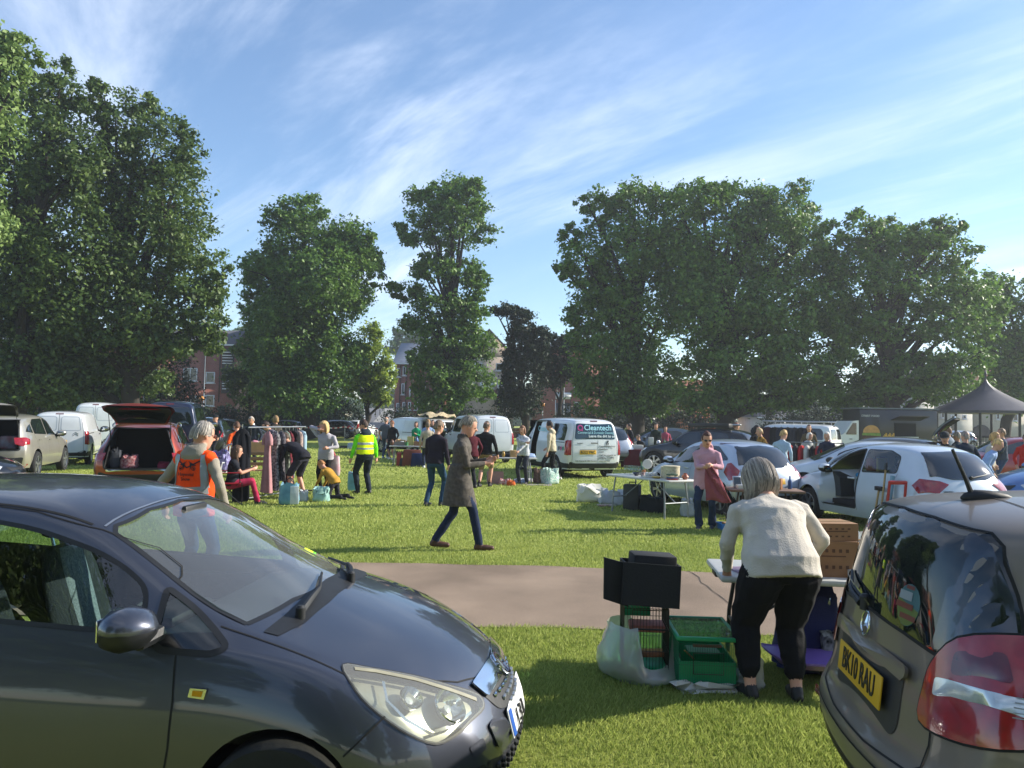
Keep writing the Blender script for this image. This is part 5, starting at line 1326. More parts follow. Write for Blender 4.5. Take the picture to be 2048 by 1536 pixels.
F = on_rear(c, .50, 1.58, .010); mb = MB(F); mb.tube([(.075 * math.cos(t), .075 * math.sin(t), 0) for t in np.linspace(0, 2 * PI, 25)], .022, M_LM, 6, cap=False); mb.box((.05, -.075, 0), (.07, .03, .01), M_LM, rot=(0, 0, -.6)); mb.build('emblem', c.root)
for s_, z, sz in (('Carpets & Upholstery', 1.02, .07), ('Hard Floors', .93, .07), ('Ovens', .85, .07), ('Call for a quote on', .745, .085), ('07976 711872', .65, .10)): text(s_, sz, M_LG, on_rear(c, -.13, z), c.root, align='LEFT', sx=.9)
text('www.cleantech', .06, M_LG, on_rear(c, -.13, .565), c.root, align='LEFT'); text('Fully Insured & DBS Checked', .06, M_LG, on_rear(c, .32, .565), c.root)
text('EXPERT', .06, M_LG, on_rear(c, .52, 1.10), c.root)
F = on_rear(c, -.42, 1.13); mb = MB(F); mb.prism([(-.035, .06), (.03, .075), (.05, .03), (.02, .02), (.045, -.02), (.03, -.07), (.005, -.07), (.012, -.02), (-.02, -.01), (-.03, -.07), (-.05, -.07), (-.045, 0), (-.02, .03)], .004, M_LG, Matrix.Rotation(-PI / 2, 4, 'X') @ Matrix.Scale(-1, 4, (0, 1, 0)) @ Matrix.Rotation(0, 4, 'X')); mb.build('badge', c.root)
mb = MB(F @ Matrix.Translation((0, -.11, 0))); mb.box((0, 0, 0), (.20, .012, .003), M_LG); mb.build('badge_bar', c.root)
c.patch(polyround([(.16, 1.10), (-.08, 1.10), (-.08, 1.13), (.16, 1.13)], .008), 'rear', M_BLACK, 'door_handle', off=.018, h=.05)
c.plate('RO22 YWC', 'rear', (.26, .83), hgt=.125, wid=.56)
c.patch([(.52, .90), (-.04, .90), (-.04, .915), (.52, .915)], 'rear', M_BLACK, 'plate_lamp', h=.05)
c.line([(-.085, .54), (-.085, 1.20)], 'rear', name='door_seam', wid=.010)
for i, m in enumerate((M_LG, M_LM, mat('letter_green', '#1f9a78', .5, var=0))):
    p, n = c.hit((-1.82 - .15 * i, .93), 'left', .006); mb = MB(); mb.tube([p + Vector((.035 * math.cos(t), 0, .055 * math.sin(t))) for t in np.linspace(0, 2 * PI, 17)], .014, m, 6, cap=False); mb.build('emblem', c.root)
p = swin.data.vertices; ps = [v.co for v in p]; cy = max(v.y for v in ps); cx_ = sum(v.x for v in ps) / len(ps)
text('Cleantech', .24, M_LC, frame((cx_, cy + .012, 1.52), (-1, 0, 0), (0, 0, 1)), sdoor, bold=.01)
VCLEAN = c.done(rear_at(1192, 23.8, 110.5, 2.5), 110.5)
# -- cars to the right of the lettered van
c = hatch('silver people carrier half hidden behind the lettered white van', SILV, 0, 0, k=(1.1, 1.0, 1.10), tail='tall', lite=True); c.done(rear_at(1234, 29.5, 100, 2.2), 100)
hatch('steel blue saloon behind the bric-a-brac table under the big limes', paint('steel', '#4a5866', .5, .3), 0, 0, k=(1.12, 1.02, 1.02), lite=True).done((PX(1320, 37.5), 38.5, 0), 172)
c = suv('black SUV with loaded roof bars facing the lettered van', paint('jet', '#0d0f14', .25, .3), 0, 0, k=(.97, .97, .96), rails=M_BLACK, rim=6)
DUS = c.done((PX(1402, 27.3), 27.6, 0), 146)
FI = paint('ice_silver', '#b3bdcb', .45, .30)
c = hatch('silver hatchback with large red tail lamps beside the glassware table', FI, 0, 0, k=(1.0, 1.0, .99), doors=3, tail='tri', plate='', rim=5)
c.patch(polyround([(-.56, 1.375), (.56, 1.375), (.52, 1.405), (-.52, 1.405)], .01), 'rear', M_REDD, 'spoiler_lamp', h=.05)
FIE = c.done((4.5, 16.75, 0), 108)
c = hatch('pearl white hatchback with black mirrors behind the stooping woman', PWH, 0, 0, k=(1.04, 1.0, .97), dark=True); c.done((PX(1722, 18.6), 18.9, 0), 156)
# -- white hatchback with its driver door open
c = hatch('white five-door hatchback with its front door open and boot goods leaning on it', PWH, 0, 0, k=(1.02, 1.0, 1.02), tail='wide', plate='', skip=('win_left',), rim=6)
kx, kz = 1.02, 1.02
c.patch(sc2(RDW, (kx, kz)), 'left', M_WIND, 'door_window', h=.05); c.cut(sc2(RDW, (kx, kz)), 'left')
c.line(sc2(RDW, (kx, kz)), 'left', M_BLACK, 'window_seal', .03, .004, closed=True)
DO = polyround([(.66, .36), (.70, .62), (.66, .90), (.44, 1.13), (.20, 1.265), (-.05, 1.345), (-.24, 1.375), (-.27, .95), (-.27, .36)], .04)
DOs = sc2(DO, (kx, kz))
h0 = c.hit((.68, .60), 'left')[0]
XF = Matrix.Translation(h0) @ Matrix.Rotation(R(62), 4, 'Z') @ Matrix.Translation(-h0)
low = sc2(polyround([(.66, .36), (.70, .62), (.64, .93), (-.26, .97), (-.27, .36)], .03), (kx, kz))
fd = c.patch(low, 'left', PWH, 'front_door', xf=XF, off=0, thick=-.05, h=.05)
fr = [(.64, .94), (.44, 1.13), (.20, 1.265), (-.05, 1.345), (-.24, 1.375), (-.255, .97)]
mb = MB(); mb.tube([XF @ c.hit((q[0] * kx, q[1] * kz), 'left', 0)[0] for q in fr], .028, PWH, 8); mb.build('window_frame', fd)
c.patch(sc2(FDW, (kx, kz)), 'left', M_WIND, 'door_glass', xf=XF, off=0, h=.05, parent=fd)
c.patch([(q[0] * .92 + .02, q[1] * .9 + .06) for q in low], 'left', mat('door_card', '#3a3d42', .7, var=.15), 'door_lining', xf=XF, off=-.055, h=.2, parent=fd)
c.cut(DOs, 'left'); c.line(DOs, 'left', M_BLACK, 'door_seal', .03, .003, closed=True)
mb = MB(); mb.box((-.1, .0, .42), (2.2, 1.45, .08), M_VOID); mb.build('cabin_floor', c.root)
seat(c.root, -.25, -.37); seat(c.root, -.42, .37)
mb = MB(); mb.prism([(.36, .50), (.40, .84), (.55, .95), (.95, .95), (.95, .5)], 1.36, mat('dashboard'), Matrix.Translation((0, -.68, 0))); mb.build('dashboard', c.root)
mb = MB(Matrix.Translation((.20, -.36, .84)) @ Matrix.Rotation(-1.1, 4, 'Y')); mb.tube([(.185 * math.cos(t), .185 * math.sin(t), 0) for t in np.linspace(0, 2 * PI, 25)], .016, M_BLACK, 8, cap=False); mb.build('steering_wheel', c.root)
F = on_rear(c, 0, .80); mb = MB(F); mb.prism([(-.06, .03), (.06, .03), (.045, -.03), (-.045, -.03)], .006, M_CHROME, Matrix.Rotation(-PI / 2, 4, 'X')); mb.build('badge', c.root)
text('SANDERO', .035, M_LG, on_rear(c, .45, .80), c.root, name='model_lettering')
wiper(c, 'rear', (.0, 1.0), (-.38, 1.06), 'rear_wiper')
SAN = c.done(rear_at(1952, 12.0, 103, 2.0), 103)
# -- estate with open tailgate, people carrier beyond, red and blue cars, van with clothes
c = hatch('grey estate with raised tailgate behind the white five-door hatchback', paint('pewter', '#6b6a68', .5, .3), 0, 0, k=(1.15, 1.02, 1.0), tail='wide')
BE = polyround([(-.62, .72), (.62, .72), (.60, 1.0), (.47, 1.36), (-.47, 1.36), (-.60, 1.0)], .05)
boot_open(c, BE, 1.0, .7, None, paint('pewter', ''), 96, (-1.62, 1.43), glassp=[(-.50, 1.02), (.50, 1.02), (.42, 1.32), (-.42, 1.32)])
c.done((PX(1800, 21.5), 23.2, 0), 142)
c = van('white van hung with dark clothes along its side, ladder rack on top', W_, 0, 0, k=(.90, .96, .95), side=True, panels=False)
for sg in (1, -1): c.patch(sc2(polyround([(sg * .08, 1.24), (sg * .66, 1.24), (sg * .60, 1.70), (sg * .08, 1.70)], .06), (.96, .95)), 'rear', M_GLASSD, 'rear_window', h=.04, off=.010)
for y in (-.5, .5):
    mb = MB(); mb.tube([(-2.0, y, 1.93), (.9, y, 1.93)], .03, M_RIM, 8)
    for x in (-1.8, -.5, .7): mb.tube([(x, y, 1.80), (x, y, 1.93)], .02, M_RIM, 6)
    mb.build('roof_bar', c.root)
VCL = c.done((PX(1598, 33), 34.5, 0), 140)
hatch('red car with an open door behind the man holding his jacket', paint('red', '#8e1216', .3, .3), 0, 0, k=(1.05, 1, 1.02)).done((PX(2030, 25), 25.5, 0), 176)
hatch('bright blue car nose at the picture edge beyond the white hatchback', paint('sky_blue', '#3d6ea8', .45, .3), 0, 0, k=(1.0, 1, .96)).done((PX(2010, 16.2) + 1.9, 16.6, 0), 186)
hatch('white car parked beside the bandstand beyond the capped man', W_, 0, 0, lite=True).done((PX(1872, 47), 48, 0), 100)
hatch('black car with a glossy bonnet at the picture edge beside the silver SUV', paint('black', ''), 0, 0, lite=True, k=(.95, .95, .82)).done((PX(2, 17.2) - 1.75, 17.6, 0), 6)
hatch('silver car far behind the bandstand railings', SILV, 0, 0, lite=True).done((PX(1930, 66), 68, 0), 178)
# ================================================================== people
def ik(a, c, l1, l2, hint):
    a, c, hint = Vector(a), Vector(c), Vector(hint)
    d = c - a; L_ = d.length
    if L_ > (l1 + l2) * .995: c = a + d * ((l1 + l2) * .995 / L_); d = c - a; L_ = d.length
    x = (l1 * l1 - l2 * l2 + L_ * L_) / (2 * L_); h = math.sqrt(max(0, l1 * l1 - x * x))
    n = d.normalized(); s = hint - n * hint.dot(n); s.normalize()
    return a + n * x + s * h, c
def ellring(c, ax, ay, rx, ry, n=20, pw=1.0):
    o = []
    for k in range(n):
        t = 2 * PI * k / n; cs, sn = math.cos(t), math.sin(t)
        o.append(c + ax * rx * math.copysign(abs(cs) ** pw, cs) + ay * ry * math.copysign(abs(sn) ** pw, sn))
    return o
def limb(mb, pts, rs, m, n=12, flat=1.0):
    """rounded tube through the points"""
    P = [Vector(p) for p in pts]
    d0 = (P[0] - P[1]).normalized(); d1 = (P[-1] - P[-2]).normalized()
    P = [P[0] + d0 * rs[0] * .7] + P + [P[-1] + d1 * rs[-1] * .7]; rs = [rs[0] * .6] + list(rs) + [rs[-1] * .6]
    mb.tube(P, rs, m, n, flat=flat)
HAIRM = {}
def hairm(col):
    return mat('hair_' + col, col, .62, var=.55, scale=30, stretch=(1, 1, .10), bump=.7, bscale=60, spec=.35)
def person(label, loc, rz=0, H=1.70, w=1.0, belly=0.0, lean=0, drop=0.0, hr=None, hl=None, fr=None, fl=None, head=(0, 0), skin='#c2917a',
           hair=('short', '#5a4a3c'), top='#555555', bottom='#2b3242', shoes='#26221f', sleeve=1.0, legs='trousers', hem=.06, tight=1.0, vox=.016,
           coat=None, extra=None, group=None, kneel=False, sit=False, elbow=1.0, collar=None, hood=None, shoulder=1.0, fold=.005, vest=None, cuff=None, sock=None, tilt=0, feetdir=(0, 0), face=True, strands=0, name='person', shadow=None, hips=1.0, headk=1.0, flare=1.0, legw=1.0, kneehint=None):
    """figure facing local +y, right hand at +x; rz turns it (0: facing away from the camera)"""
    root = ent(name, label, 'person', loc, R(rz), group)
    SK = skinm(skin); TP = top if not isinstance(top, str) else cloth(top); BT = bottom if not isinstance(bottom, str) else cloth(bottom); SH = mat('shoe_' + shoes, shoes, .6, var=.12, scale=20)
    mb = MB(); u = H / 1.70
    pz = (.905 - drop) * u
    p0 = Vector((0, 0, pz)); Xa = Vector((1, 0, 0))
    def up(a, tl=0): return Vector((math.sin(R(tl)), math.sin(R(a)) * math.cos(R(tl)), math.cos(R(a)) * math.cos(R(tl))))
    def fw(a): return Vector((0, math.cos(R(a)), -math.sin(R(a))))
    waist = p0 + up(lean * .6, tilt) * .17 * u; chest = waist + up(lean, tilt) * .20 * u; neck = chest + up(lean * 1.1, tilt) * .145 * u
    hd = (lean * 1.0 + head[1]) * .75
    HM = Matrix.Rotation(R(-head[0]), 4, 'Z') @ Matrix.Rotation(R(-hd), 4, 'X')
    hc = neck + up(lean * .9, tilt) * .040 * u + HM.to_3x3() @ Vector((0, .025 * u, .128 * u))
    hh = .124 * u * headk
    # trunk: hips in the colour of the trousers, the rest in the colour of the top
    b = belly; wf = w * hips
    hipr = [(p0 - Vector((0, 0, .13 * u)), .125 * wf, .085 + .03 * (w - 1)), (p0 - Vector((0, 0, .06 * u)), .165 * wf, .115 + .06 * (w - 1)), (p0, .172 * wf, .122 + .07 * (w - 1) + b * .4), (p0 + up(lean * .4, tilt) * .08 * u, .162 * (wf + w) / 2, .115 + .06 * (w - 1) + b * .7)]
    mb.loft([ellring(c + fw(lean * .5) * (.012 * i - .02), Xa, fw(lean * .4), rx * u, ry * u) for i, (c, rx, ry) in enumerate(hipr)], BT)
    t = tight
    tr = [(p0 - up(lean * .3, tilt) * hem * u, .178 * wf * t, .134 + .075 * (w - 1) + b * .5 + lean * .0008), (p0 + up(lean * .4, tilt) * .06 * u, .172 * (wf + w) / 2 * t, .130 + .075 * (w - 1) + b + lean * .0008), (waist, .155 * w * t, .112 + .06 * (w - 1) + b), (waist.lerp(chest, .5), .165 * w, .118 + .05 * (w - 1) + b * .6), (chest, .178 * w, .120 + .05 * (w - 1) + b * .2), (chest.lerp(neck, .42), .172 * w, .108 + .03 * (w - 1)), (chest.lerp(neck, .70), .142 * w, .088), (chest.lerp(neck, .90), .095, .075), (neck.lerp(chest, -.06), .064, .062)]
    mb.loft([ellring(c + fw(lean) * (.01 + (b * .35 if i < 4 else 0)), Xa, fw(lean * (.4 if i < 2 else .9)), rx * u, ry * u, 24, .9) for i, (c, rx, ry) in enumerate(tr)], TP)
    # head, neck
    mb.tube([neck - up(lean) * .03 * u, neck.lerp(hc, .4), hc - HM.to_3x3() @ Vector((0, .01, .05 * u))], [.062 * u, .056 * u, .055 * u], SK, 12)
    hp = [(-1.0, .42, .50, .25), (-.86, .56, .66, .20), (-.62, .70, .80, .12), (-.30, .79, .90, .05), (0, .83, .96, 0), (.30, .84, 1.0, -.03), (.58, .76, .93, -.05), (.82, .55, .70, -.05), (.96, .28, .36, -.04)]
    H3 = HM.to_3x3(); HX, HY, HZ = H3 @ Vector((1, 0, 0)), H3 @ Vector((0, 1, 0)), H3 @ Vector((0, 0, 1))
    mb.loft([ellring(hc + HZ * z * hh * 1.02 + HY * (dy * hh), HX, HY, rx * hh * .80, ry * hh * .86, 20) for z, rx, ry, dy in hp], SK)
    if face:
        mb.tube([hc + HY * hh * .80 + HZ * hh * .10, hc + HY * hh * 1.0 - HZ * hh * .16, hc + HY * hh * .84 - HZ * hh * .24], [hh * .08, hh * .15, hh * .10], SK, 8)
        for s in (1, -1): mb.ball(hc + HX * s * hh * .70 + HY * (-.05 * hh) - HZ * hh * .05, (hh * .08, hh * .17, hh * .26), SK, 8)
        mb.tube([hc + HX * -.2 * hh + HY * .80 * hh - HZ * .46 * hh, hc + HY * .86 * hh - HZ * .46 * hh, hc + HX * .2 * hh + HY * .80 * hh - HZ * .46 * hh], hh * .06, mat('lips', '#9a5a50', .5, var=0), 6)
    # arms
    sw = .185 * w * shoulder * u
    for s, tgt in ((1, hr), (-1, hl)):
        sh = chest.lerp(neck, .42) + Xa * s * sw * .90
        if tgt is None: tgt = (s * (sw + .06 * u), .06 * u + math.sin(R(lean)) * .25, pz - .05 * u)
        hint = Vector((s * .55 * elbow, -.75, -.35))
        el, wr = ik(sh, tgt, .285 * u, .255 * u, hint)
        aw = .9 + .35 * (w - 1)
        A = cloth(sleeve[1]) if isinstance(sleeve, tuple) else TP
        sl = sleeve[0] if isinstance(sleeve, tuple) else sleeve
        if sl >= .9:
            limb(mb, [sh - Xa * s * .05, sh.lerp(el, .12), sh.lerp(el, .5), el], [.060 * u * aw, .068 * u * aw, .060 * u * aw, .052 * u * aw], A); limb(mb, [el, el.lerp(wr, .5), wr.lerp(el, .08)], [.052 * u * aw, .047 * u * aw, .038 * u * aw], A)
        else:
            mid = sh.lerp(el, .62); limb(mb, [sh - Xa * s * .03, mid], [.074 * u * aw, .066 * u * aw], A); limb(mb, [mid.lerp(sh, .2), el], [.048 * u * aw, .043 * u * aw], SK); limb(mb, [el, el.lerp(wr, .35), wr], [.043 * u * aw, .041 * u * aw, .028 * u], SK)
        d = (wr - el).normalized(); nrm = d.cross(Vector((0, 0, 1)));
        nrm = nrm.normalized() if nrm.length > .1 else Vector((1, 0, 0))
        palm = wr + d * .05 * u; side = Xa * -s * .8 + Vector((0, .3, 0)); side = (side - d * side.dot(d)).normalized(); flatv = d.cross(side).normalized()
        mb.tube([wr - d * .02, wr + d * .02 * u, palm + d * .03 * u], [.026 * u, .032 * u, .036 * u], SK, 10)
        gripd = Vector((0, .3, -1)).lerp(d, .6).normalized()
        for q in range(4):
            base = palm + flatv * (q - 1.5) * .019 * u + d * .025 * u; ln = (.070, .078, .072, .056)[q] * u
            k1 = base + d * ln * .5; k2 = k1 + (d * .6 + side * .7).normalized() * ln * .45
            mb.tube([base, k1, k2, k2 + (d * .2 + side).normalized() * ln * .15], [.0105 * u, .010 * u, .0085 * u, .006 * u], SK, 6)
        tb = wr + d * .02 * u - flatv * .026 * u; mb.tube([tb, tb + (d * .7 - flatv * .6 + side * .3).normalized() * .035 * u, tb + (d * .9 - flatv * .35 + side * .5).normalized() * .062 * u], [.013 * u, .0115 * u, .008 * u], SK, 6)
    # legs
    FT = {1: fr or (.10 * w, 0, 0), -1: fl or (-.10 * w, 0, 0)}
    for s in (1, -1):
        hip = p0 + Vector((s * .088 * wf * u, 0, -.04 * u)); f = Vector(FT[s]) if len(FT[s]) == 3 else Vector((*FT[s], 0))
        an = f + Vector((0, 0, .085 * u)); kh = Vector(kneehint) if kneehint else Vector((s * .12, 1, .1))
        if kneel: kh = Vector((s * .2, 1, -.35))
        kn, an = ik(hip, an, .425 * u, .43 * u, kh)
        lw = legw * (.92 + .35 * (w - 1))
        if legs == 'shorts':
            m1 = hip.lerp(kn, .92); limb(mb, [hip, hip.lerp(kn, .5), m1], [.098 * u * lw, .094 * u * lw, .088 * u * lw], BT)
            limb(mb, [hip.lerp(kn, .8), kn], [.062 * u, .052 * u], SK); limb(mb, [kn, kn.lerp(an, .35), an], [.052 * u, .056 * u, .036 * u], SK)
            if sock: limb(mb, [kn.lerp(an, .72), an], [.046 * u, .042 * u], cloth(sock))
        elif legs == 'crop':
            limb(mb, [hip, hip.lerp(kn, .45), kn], [.122 * u * lw, .110 * u * lw, .080 * u * lw], BT); limb(mb, [kn, kn.lerp(an, .35), kn.lerp(an, .76)], [.080 * u * lw, .074 * u * lw, .056 * u * lw], BT)
            limb(mb, [kn.lerp(an, .7), an], [.046 * u, .040 * u], SK)
        else:
            k2 = .9 if legs == 'leggings' else 1.0
            limb(mb, [hip, hip.lerp(kn, .45), kn], [.100 * u * lw * k2, .087 * u * lw * k2, .066 * u * lw * k2], BT)
            limb(mb, [kn, kn.lerp(an, .35), an.lerp(kn, .02)], [.066 * u * lw * k2, .064 * u * lw * k2, (.042 if legs == 'leggings' else .056 * flare) * u], BT)
        fa = R(feetdir[0 if s > 0 else 1]); fd = Vector((math.sin(fa) * s, math.cos(fa), 0))
        if kneel: fd = Vector((0, -1, -.2))
        pitch = Vector((0, 0, .0))
        if len(FT[s]) == 4: pass
        hl_ = an - Vector((0, 0, .045 * u)) - fd * .05 * u; tz = f.z if not kneel else 0
        toe = Vector((an.x, an.y, 0)) + fd * .18 * u; toe.z = max(.028 * u, f.z * .5 + .028 * u)
        ball_ = hl_.lerp(toe, .62); ball_.z = max(.032 * u, ball_.z)
        hz = max(.036 * u, f.z + .036 * u); hl_.z = hz
        mb.tube([an + Vector((0, 0, .0)), hl_.lerp(toe, .12) + Vector((0, 0, .015))], [.042 * u, .045 * u], SH, 10)
        mb.tube([hl_ - fd * .02, hl_, ball_, toe, toe + fd * .015], [.022 * u, .038 * u, .044 * u, .034 * u, .015 * u], SH, 12, flat=.9)
    if coat:
        CM = cloth(coat['col']); back = coat.get('back', .0); ln = coat.get('len', .42); rr = []
        for i, t_ in enumerate((0, .25, .5, .75, 1.0)):
            c_ = waist.lerp(p0 - Vector((0, back - .05 * t_, ln * u)), t_)
            rr.append(ellring(c_, Xa, Vector((0, 1, 0)), (.176 + .022 * t_) * w * u, (.128 + (.085 + back * .5) * t_) * u, 24, .9))
        mb.loft(rr, CM)
    if hood:
        HMt = cloth(hood); mb.loft([ellring(neck + up(lean) * z * u - fw(lean) * dy * u, Xa, fw(lean - 20), rx * u, ry * u) for z, dy, rx, ry in ((-.06, .075, .115, .05), (-.01, .055, .125, .085), (.04, .03, .115, .095), (.075, .02, .085, .08))], HMt)
    if collar: mb.tube([neck + up(lean) * .0, neck + up(lean) * .045 * u], [.078 * u, .070 * u], cloth(collar), 14)
    if extra: extra(mb, dict(p0=p0, waist=waist, chest=chest, neck=neck, hc=hc, u=u, HX=HX, HY=HY, HZ=HZ, hh=hh))
    # one skin over all of it
    src = bpy.data.meshes.new('tmp'); src.from_pydata(mb.v, [], mb.f); src.polygons.foreach_set('material_index', mb.m)
    bm = bmesh.new(); bm.from_mesh(src); bmesh.ops.recalc_face_normals(bm, faces=bm.faces[:]); bm.to_mesh(src)
    bvh = BVHTree.FromBMesh(bm); lay = [f.material_index for f in bm.faces]; bm.free()
    o = bpy.data.objects.new('tmp', src); COL.objects.link(o)
    md = o.modifiers.new('r', 'REMESH'); md.mode = 'VOXEL'; md.voxel_size = vox
    m2 = o.modifiers.new('s', 'SMOOTH'); m2.factor = .5; m2.iterations = 2
    dg = bpy.context.evaluated_depsgraph_get(); me = bpy.data.meshes.new_from_object(o.evaluated_get(dg)); bpy.data.objects.remove(o); bpy.data.meshes.remove(src)
    me.materials.clear()
    for m in mb.mats: me.materials.append(m)
    n = len(me.polygons); ct = np.empty(n * 3); me.polygons.foreach_get('center', ct); ct = ct.reshape(-1, 3)
    mi = np.array([lay[bvh.find_nearest(Vector(c))[2]] for c in ct], np.int32); me.polygons.foreach_set('material_index', mi)
    # folds in the cloth
    nv = len(me.vertices); co = np.empty(nv * 3); me.vertices.foreach_get('co', co); co = co.reshape(-1, 3); no = np.empty(nv * 3); me.vertices.foreach_get('normal', no); no = no.reshape(-1, 3)
    isc = np.zeros(nv); skx = {i for i, m in enumerate(mb.mats) if m.name.startswith('cloth')}
    li = np.empty(len(me.loops), np.int32); me.loops.foreach_get('vertex_index', li); lt = np.empty(n, np.int32); me.polygons.foreach_get('loop_total', lt)
    isc[li] = np.repeat(np.isin(mi, list(skx)), lt)
    q = co * np.array([9, 9, 17]) / u; ph = hash(label) % 97
    fn = np.sin(q[:, 2] + 2.1 * np.sin(q[:, 0] * .9 + ph) + 1.7 * np.sin(q[:, 1] + ph * .7)) + .6 * np.sin(q[:, 2] * 2.3 + q[:, 0] * 1.9 + 2.0 * np.sin(q[:, 1] * 1.3 + ph)) + .4 * np.sin(q[:, 0] * 3.1 - q[:, 2] * 1.2 + ph)
    co += no * (fold * isc * (np.abs(fn) * -.9 + .6))[:, None]
    me.vertices.foreach_set('co', co.ravel()); me.update(); finish(me, 0)
    me.name = 'body'; link(bpy.data.objects.new('body', me), root)
    # hair
    style, hcol = hair
    if style != 'bald':
        hm = hairm(hcol); hb = MB(); lo = {'short': -.55, 'crop': -.5, 'bob': -1.35, 'long': -2.6, 'mid': -1.0, 'ring': -.5}[style if style in ('bob', 'long', 'mid', 'ring') else 'short']
        rings = []; nn = 28; rr = random.Random(hash(label) % 1000)
        zs = [1.10, 1.04, .9, .7, .45, .2, -.05, -.3, -.5] + ([-.8, -1.05, -1.35] if lo < -.8 else []) + ([-1.8, -2.2, -2.6] if lo < -2 else [])
        zs = [z for z in zs if z >= lo - .01]
        vs, fs = [], []
        for i, z in enumerate(zs):
            prof = math.sqrt(max(.02, 1 - (z / 1.13) ** 2)) if z > 0 else 1.0
            if z < -.6: prof = 1.02 - .10 * (-z - .6)
            vol = {'bob': 1.20, 'mid': 1.10, 'long': 1.08}.get(style, 1.04)
            if style == 'crop': vol = .99
            for k in range(nn):
                t_ = 2 * PI * k / nn; jit = 1 + rr.uniform(-.035, .035)
                x, y = math.cos(t_) * .715 * vol * prof * jit, math.sin(t_) * .90 * vol * prof * jit - .05
                zz = z + (rr.uniform(-.10, .10) if i == len(zs) - 1 else rr.uniform(-.02, .02))
                vs.append(hc + HX * x * hh + HY * y * hh + (HZ if z > -.5 else HZ.lerp(Vector((0, 0, 1)), min(1, (-z - .5)))) * zz * hh)
        def shown(z, t_):
            y, x = math.sin(t_), math.cos(t_)
            if style == 'ring' and z > .35: return False
            if z > .62: return True
            if y > .45: return False
            if y > .05 and z < (.05 if style in ('short', 'crop', 'ring') else -9): return False
            if style in ('short', 'crop', 'ring') and abs(x) > .75 and z < -.15: return False
            return True
        for i in range(len(zs) - 1):
            for k in range(nn):
                if shown((zs[i] + zs[i + 1]) / 2, 2 * PI * (k + .5) / nn): fs.append((i * nn + k, i * nn + (k + 1) % nn, (i + 1) * nn + (k + 1) % nn, (i + 1) * nn + k))
        if style != 'ring': fs.append(tuple(range(nn)))
        hb.add(vs, fs, hm)
        if strands:
            hs_ = [hairm(hcol), mat('hairlight_' + hcol, tuple(min(1, q * 1.4) for q in C(hcol)), .5, var=.2), mat('hairdark_' + hcol, tuple(q * .66 for q in C(hcol)), .6, var=.2)]
            zl = zs[-1] - (.12 if lo < -.8 else -.1)
            for q in range(strands):
                t0 = rr.uniform(0, 2 * PI); wv = rr.uniform(-.12, .12); ptz = []; k_ = rr.uniform(1.0, 1.05)
                for z in np.linspace(rr.uniform(.8, 1.12), zl * rr.uniform(.85, 1.06), 8):
                    t_ = t0 + wv * (1.1 - z); 
                    if not shown(min(z, 1.1), t_ % (2 * PI)): break
                    prof = (math.sqrt(max(.02, 1 - (z / 1.15) ** 2)) if z > 0 else 1.0) if z > -.6 else 1.02 - .10 * (-z - .6)
                    vl = {'bob': 1.20, 'mid': 1.10, 'long': 1.08}.get(style, 1.04) * k_
                    ptz.append(hc + HX * math.cos(t_) * .715 * vl * prof * hh + HY * (math.sin(t_) * .90 * vl * prof - .05) * hh + (HZ if z > -.5 else HZ.lerp(Vector((0, 0, 1)), min(1, (-z - .5)))) * z * hh)
                if len(ptz) > 2: hb.tube(ptz, [.0045] * (len(ptz) - 1) + [.002], rr.choice(hs_), 4, cap=False)
        me2 = hb.mesh('hair', 0); bm = bmesh.new(); bm.from_mesh(me2); bmesh.ops.solidify(bm, geom=bm.faces[:], thickness=.012) if not strands else None; bm.to_mesh(me2); bm.free(); me2.shade_smooth()
        link(bpy.data.objects.new('hair', me2), root)
    root['_hc'] = tuple(hc); root['_hh'] = hh
    return root, dict(hc=hc, HX=HX, HY=HY, HZ=HZ, hh=hh, neck=neck, chest=chest, waist=waist, p0=p0, u=u)
def eyes(root, d, glasses=None):
    hc, HX, HY, HZ, hh = d['hc'], d['HX'], d['HY'], d['HZ'], d['hh']
    mb = MB(); m = mat('eye_dark', '#1a1210', .2, var=0)
    if glasses:
        gm = mat('glasses_' + glasses, glasses, .15, .2, var=0, coat=1)
        for s in (1, -1):
            mb.ball(hc + HX * s * .30 * hh + HY * .86 * hh + HZ * .08 * hh, (.20 * hh, .06 * hh, .16 * hh), gm, 12); mb.tube([hc + HX * s * .46 * hh + HY * .80 * hh + HZ * .12 * hh, hc + HX * s * .74 * hh + HY * .0 * hh + HZ * .08 * hh], .025 * hh, gm, 6)
        mb.tube([hc + HX * .12 * hh + HY * .9 * hh + HZ * .1 * hh, hc - HX * .12 * hh + HY * .9 * hh + HZ * .1 * hh], .025 * hh, gm, 6)
        mb.build('glasses', root)
    else:
        for s in (1, -1):
            mb = MB(); mb.ball(hc + HX * s * .28 * hh + HY * .80 * hh + HZ * .08 * hh, (.10 * hh, .05 * hh, .06 * hh), m, 8); mb.build('eye', root)
def cap(root, d, col, peak=1):
    hc, HX, HY, HZ, hh = d['hc'], d['HX'], d['HY'], d['HZ'], d['hh']; mb = MB(); m = cloth(col)
    mb.loft([ellring(hc + HZ * z * hh - HY * .03 * hh, HX, HY, r * .80 * hh, r * 1.0 * hh, 18) for z, r in ((.30, 1.02), (.55, 1.0), (.85, .82), (1.08, .45), (1.14, .1))], m)
    if peak: mb.loft([[hc + HZ * (.30 + dz) * hh + HX * x * hh + HY * y * hh for x, y in ((-.7, .6), (-.5, .95 + e), (0, 1.1 + e), (.5, .95 + e), (.7, .6))] for dz, e in ((.04, 0), (.0, .35))] + [[hc + HZ * .02 * hh + HZ * .24 * hh + HX * x * hh + HY * y * hh for x, y in ((-.7, .6), (-.5, 1.3), (0, 1.45), (.5, 1.3), (.7, .6))]], m, closed=False)
    mb.build('cap', root, 50)
PP = person
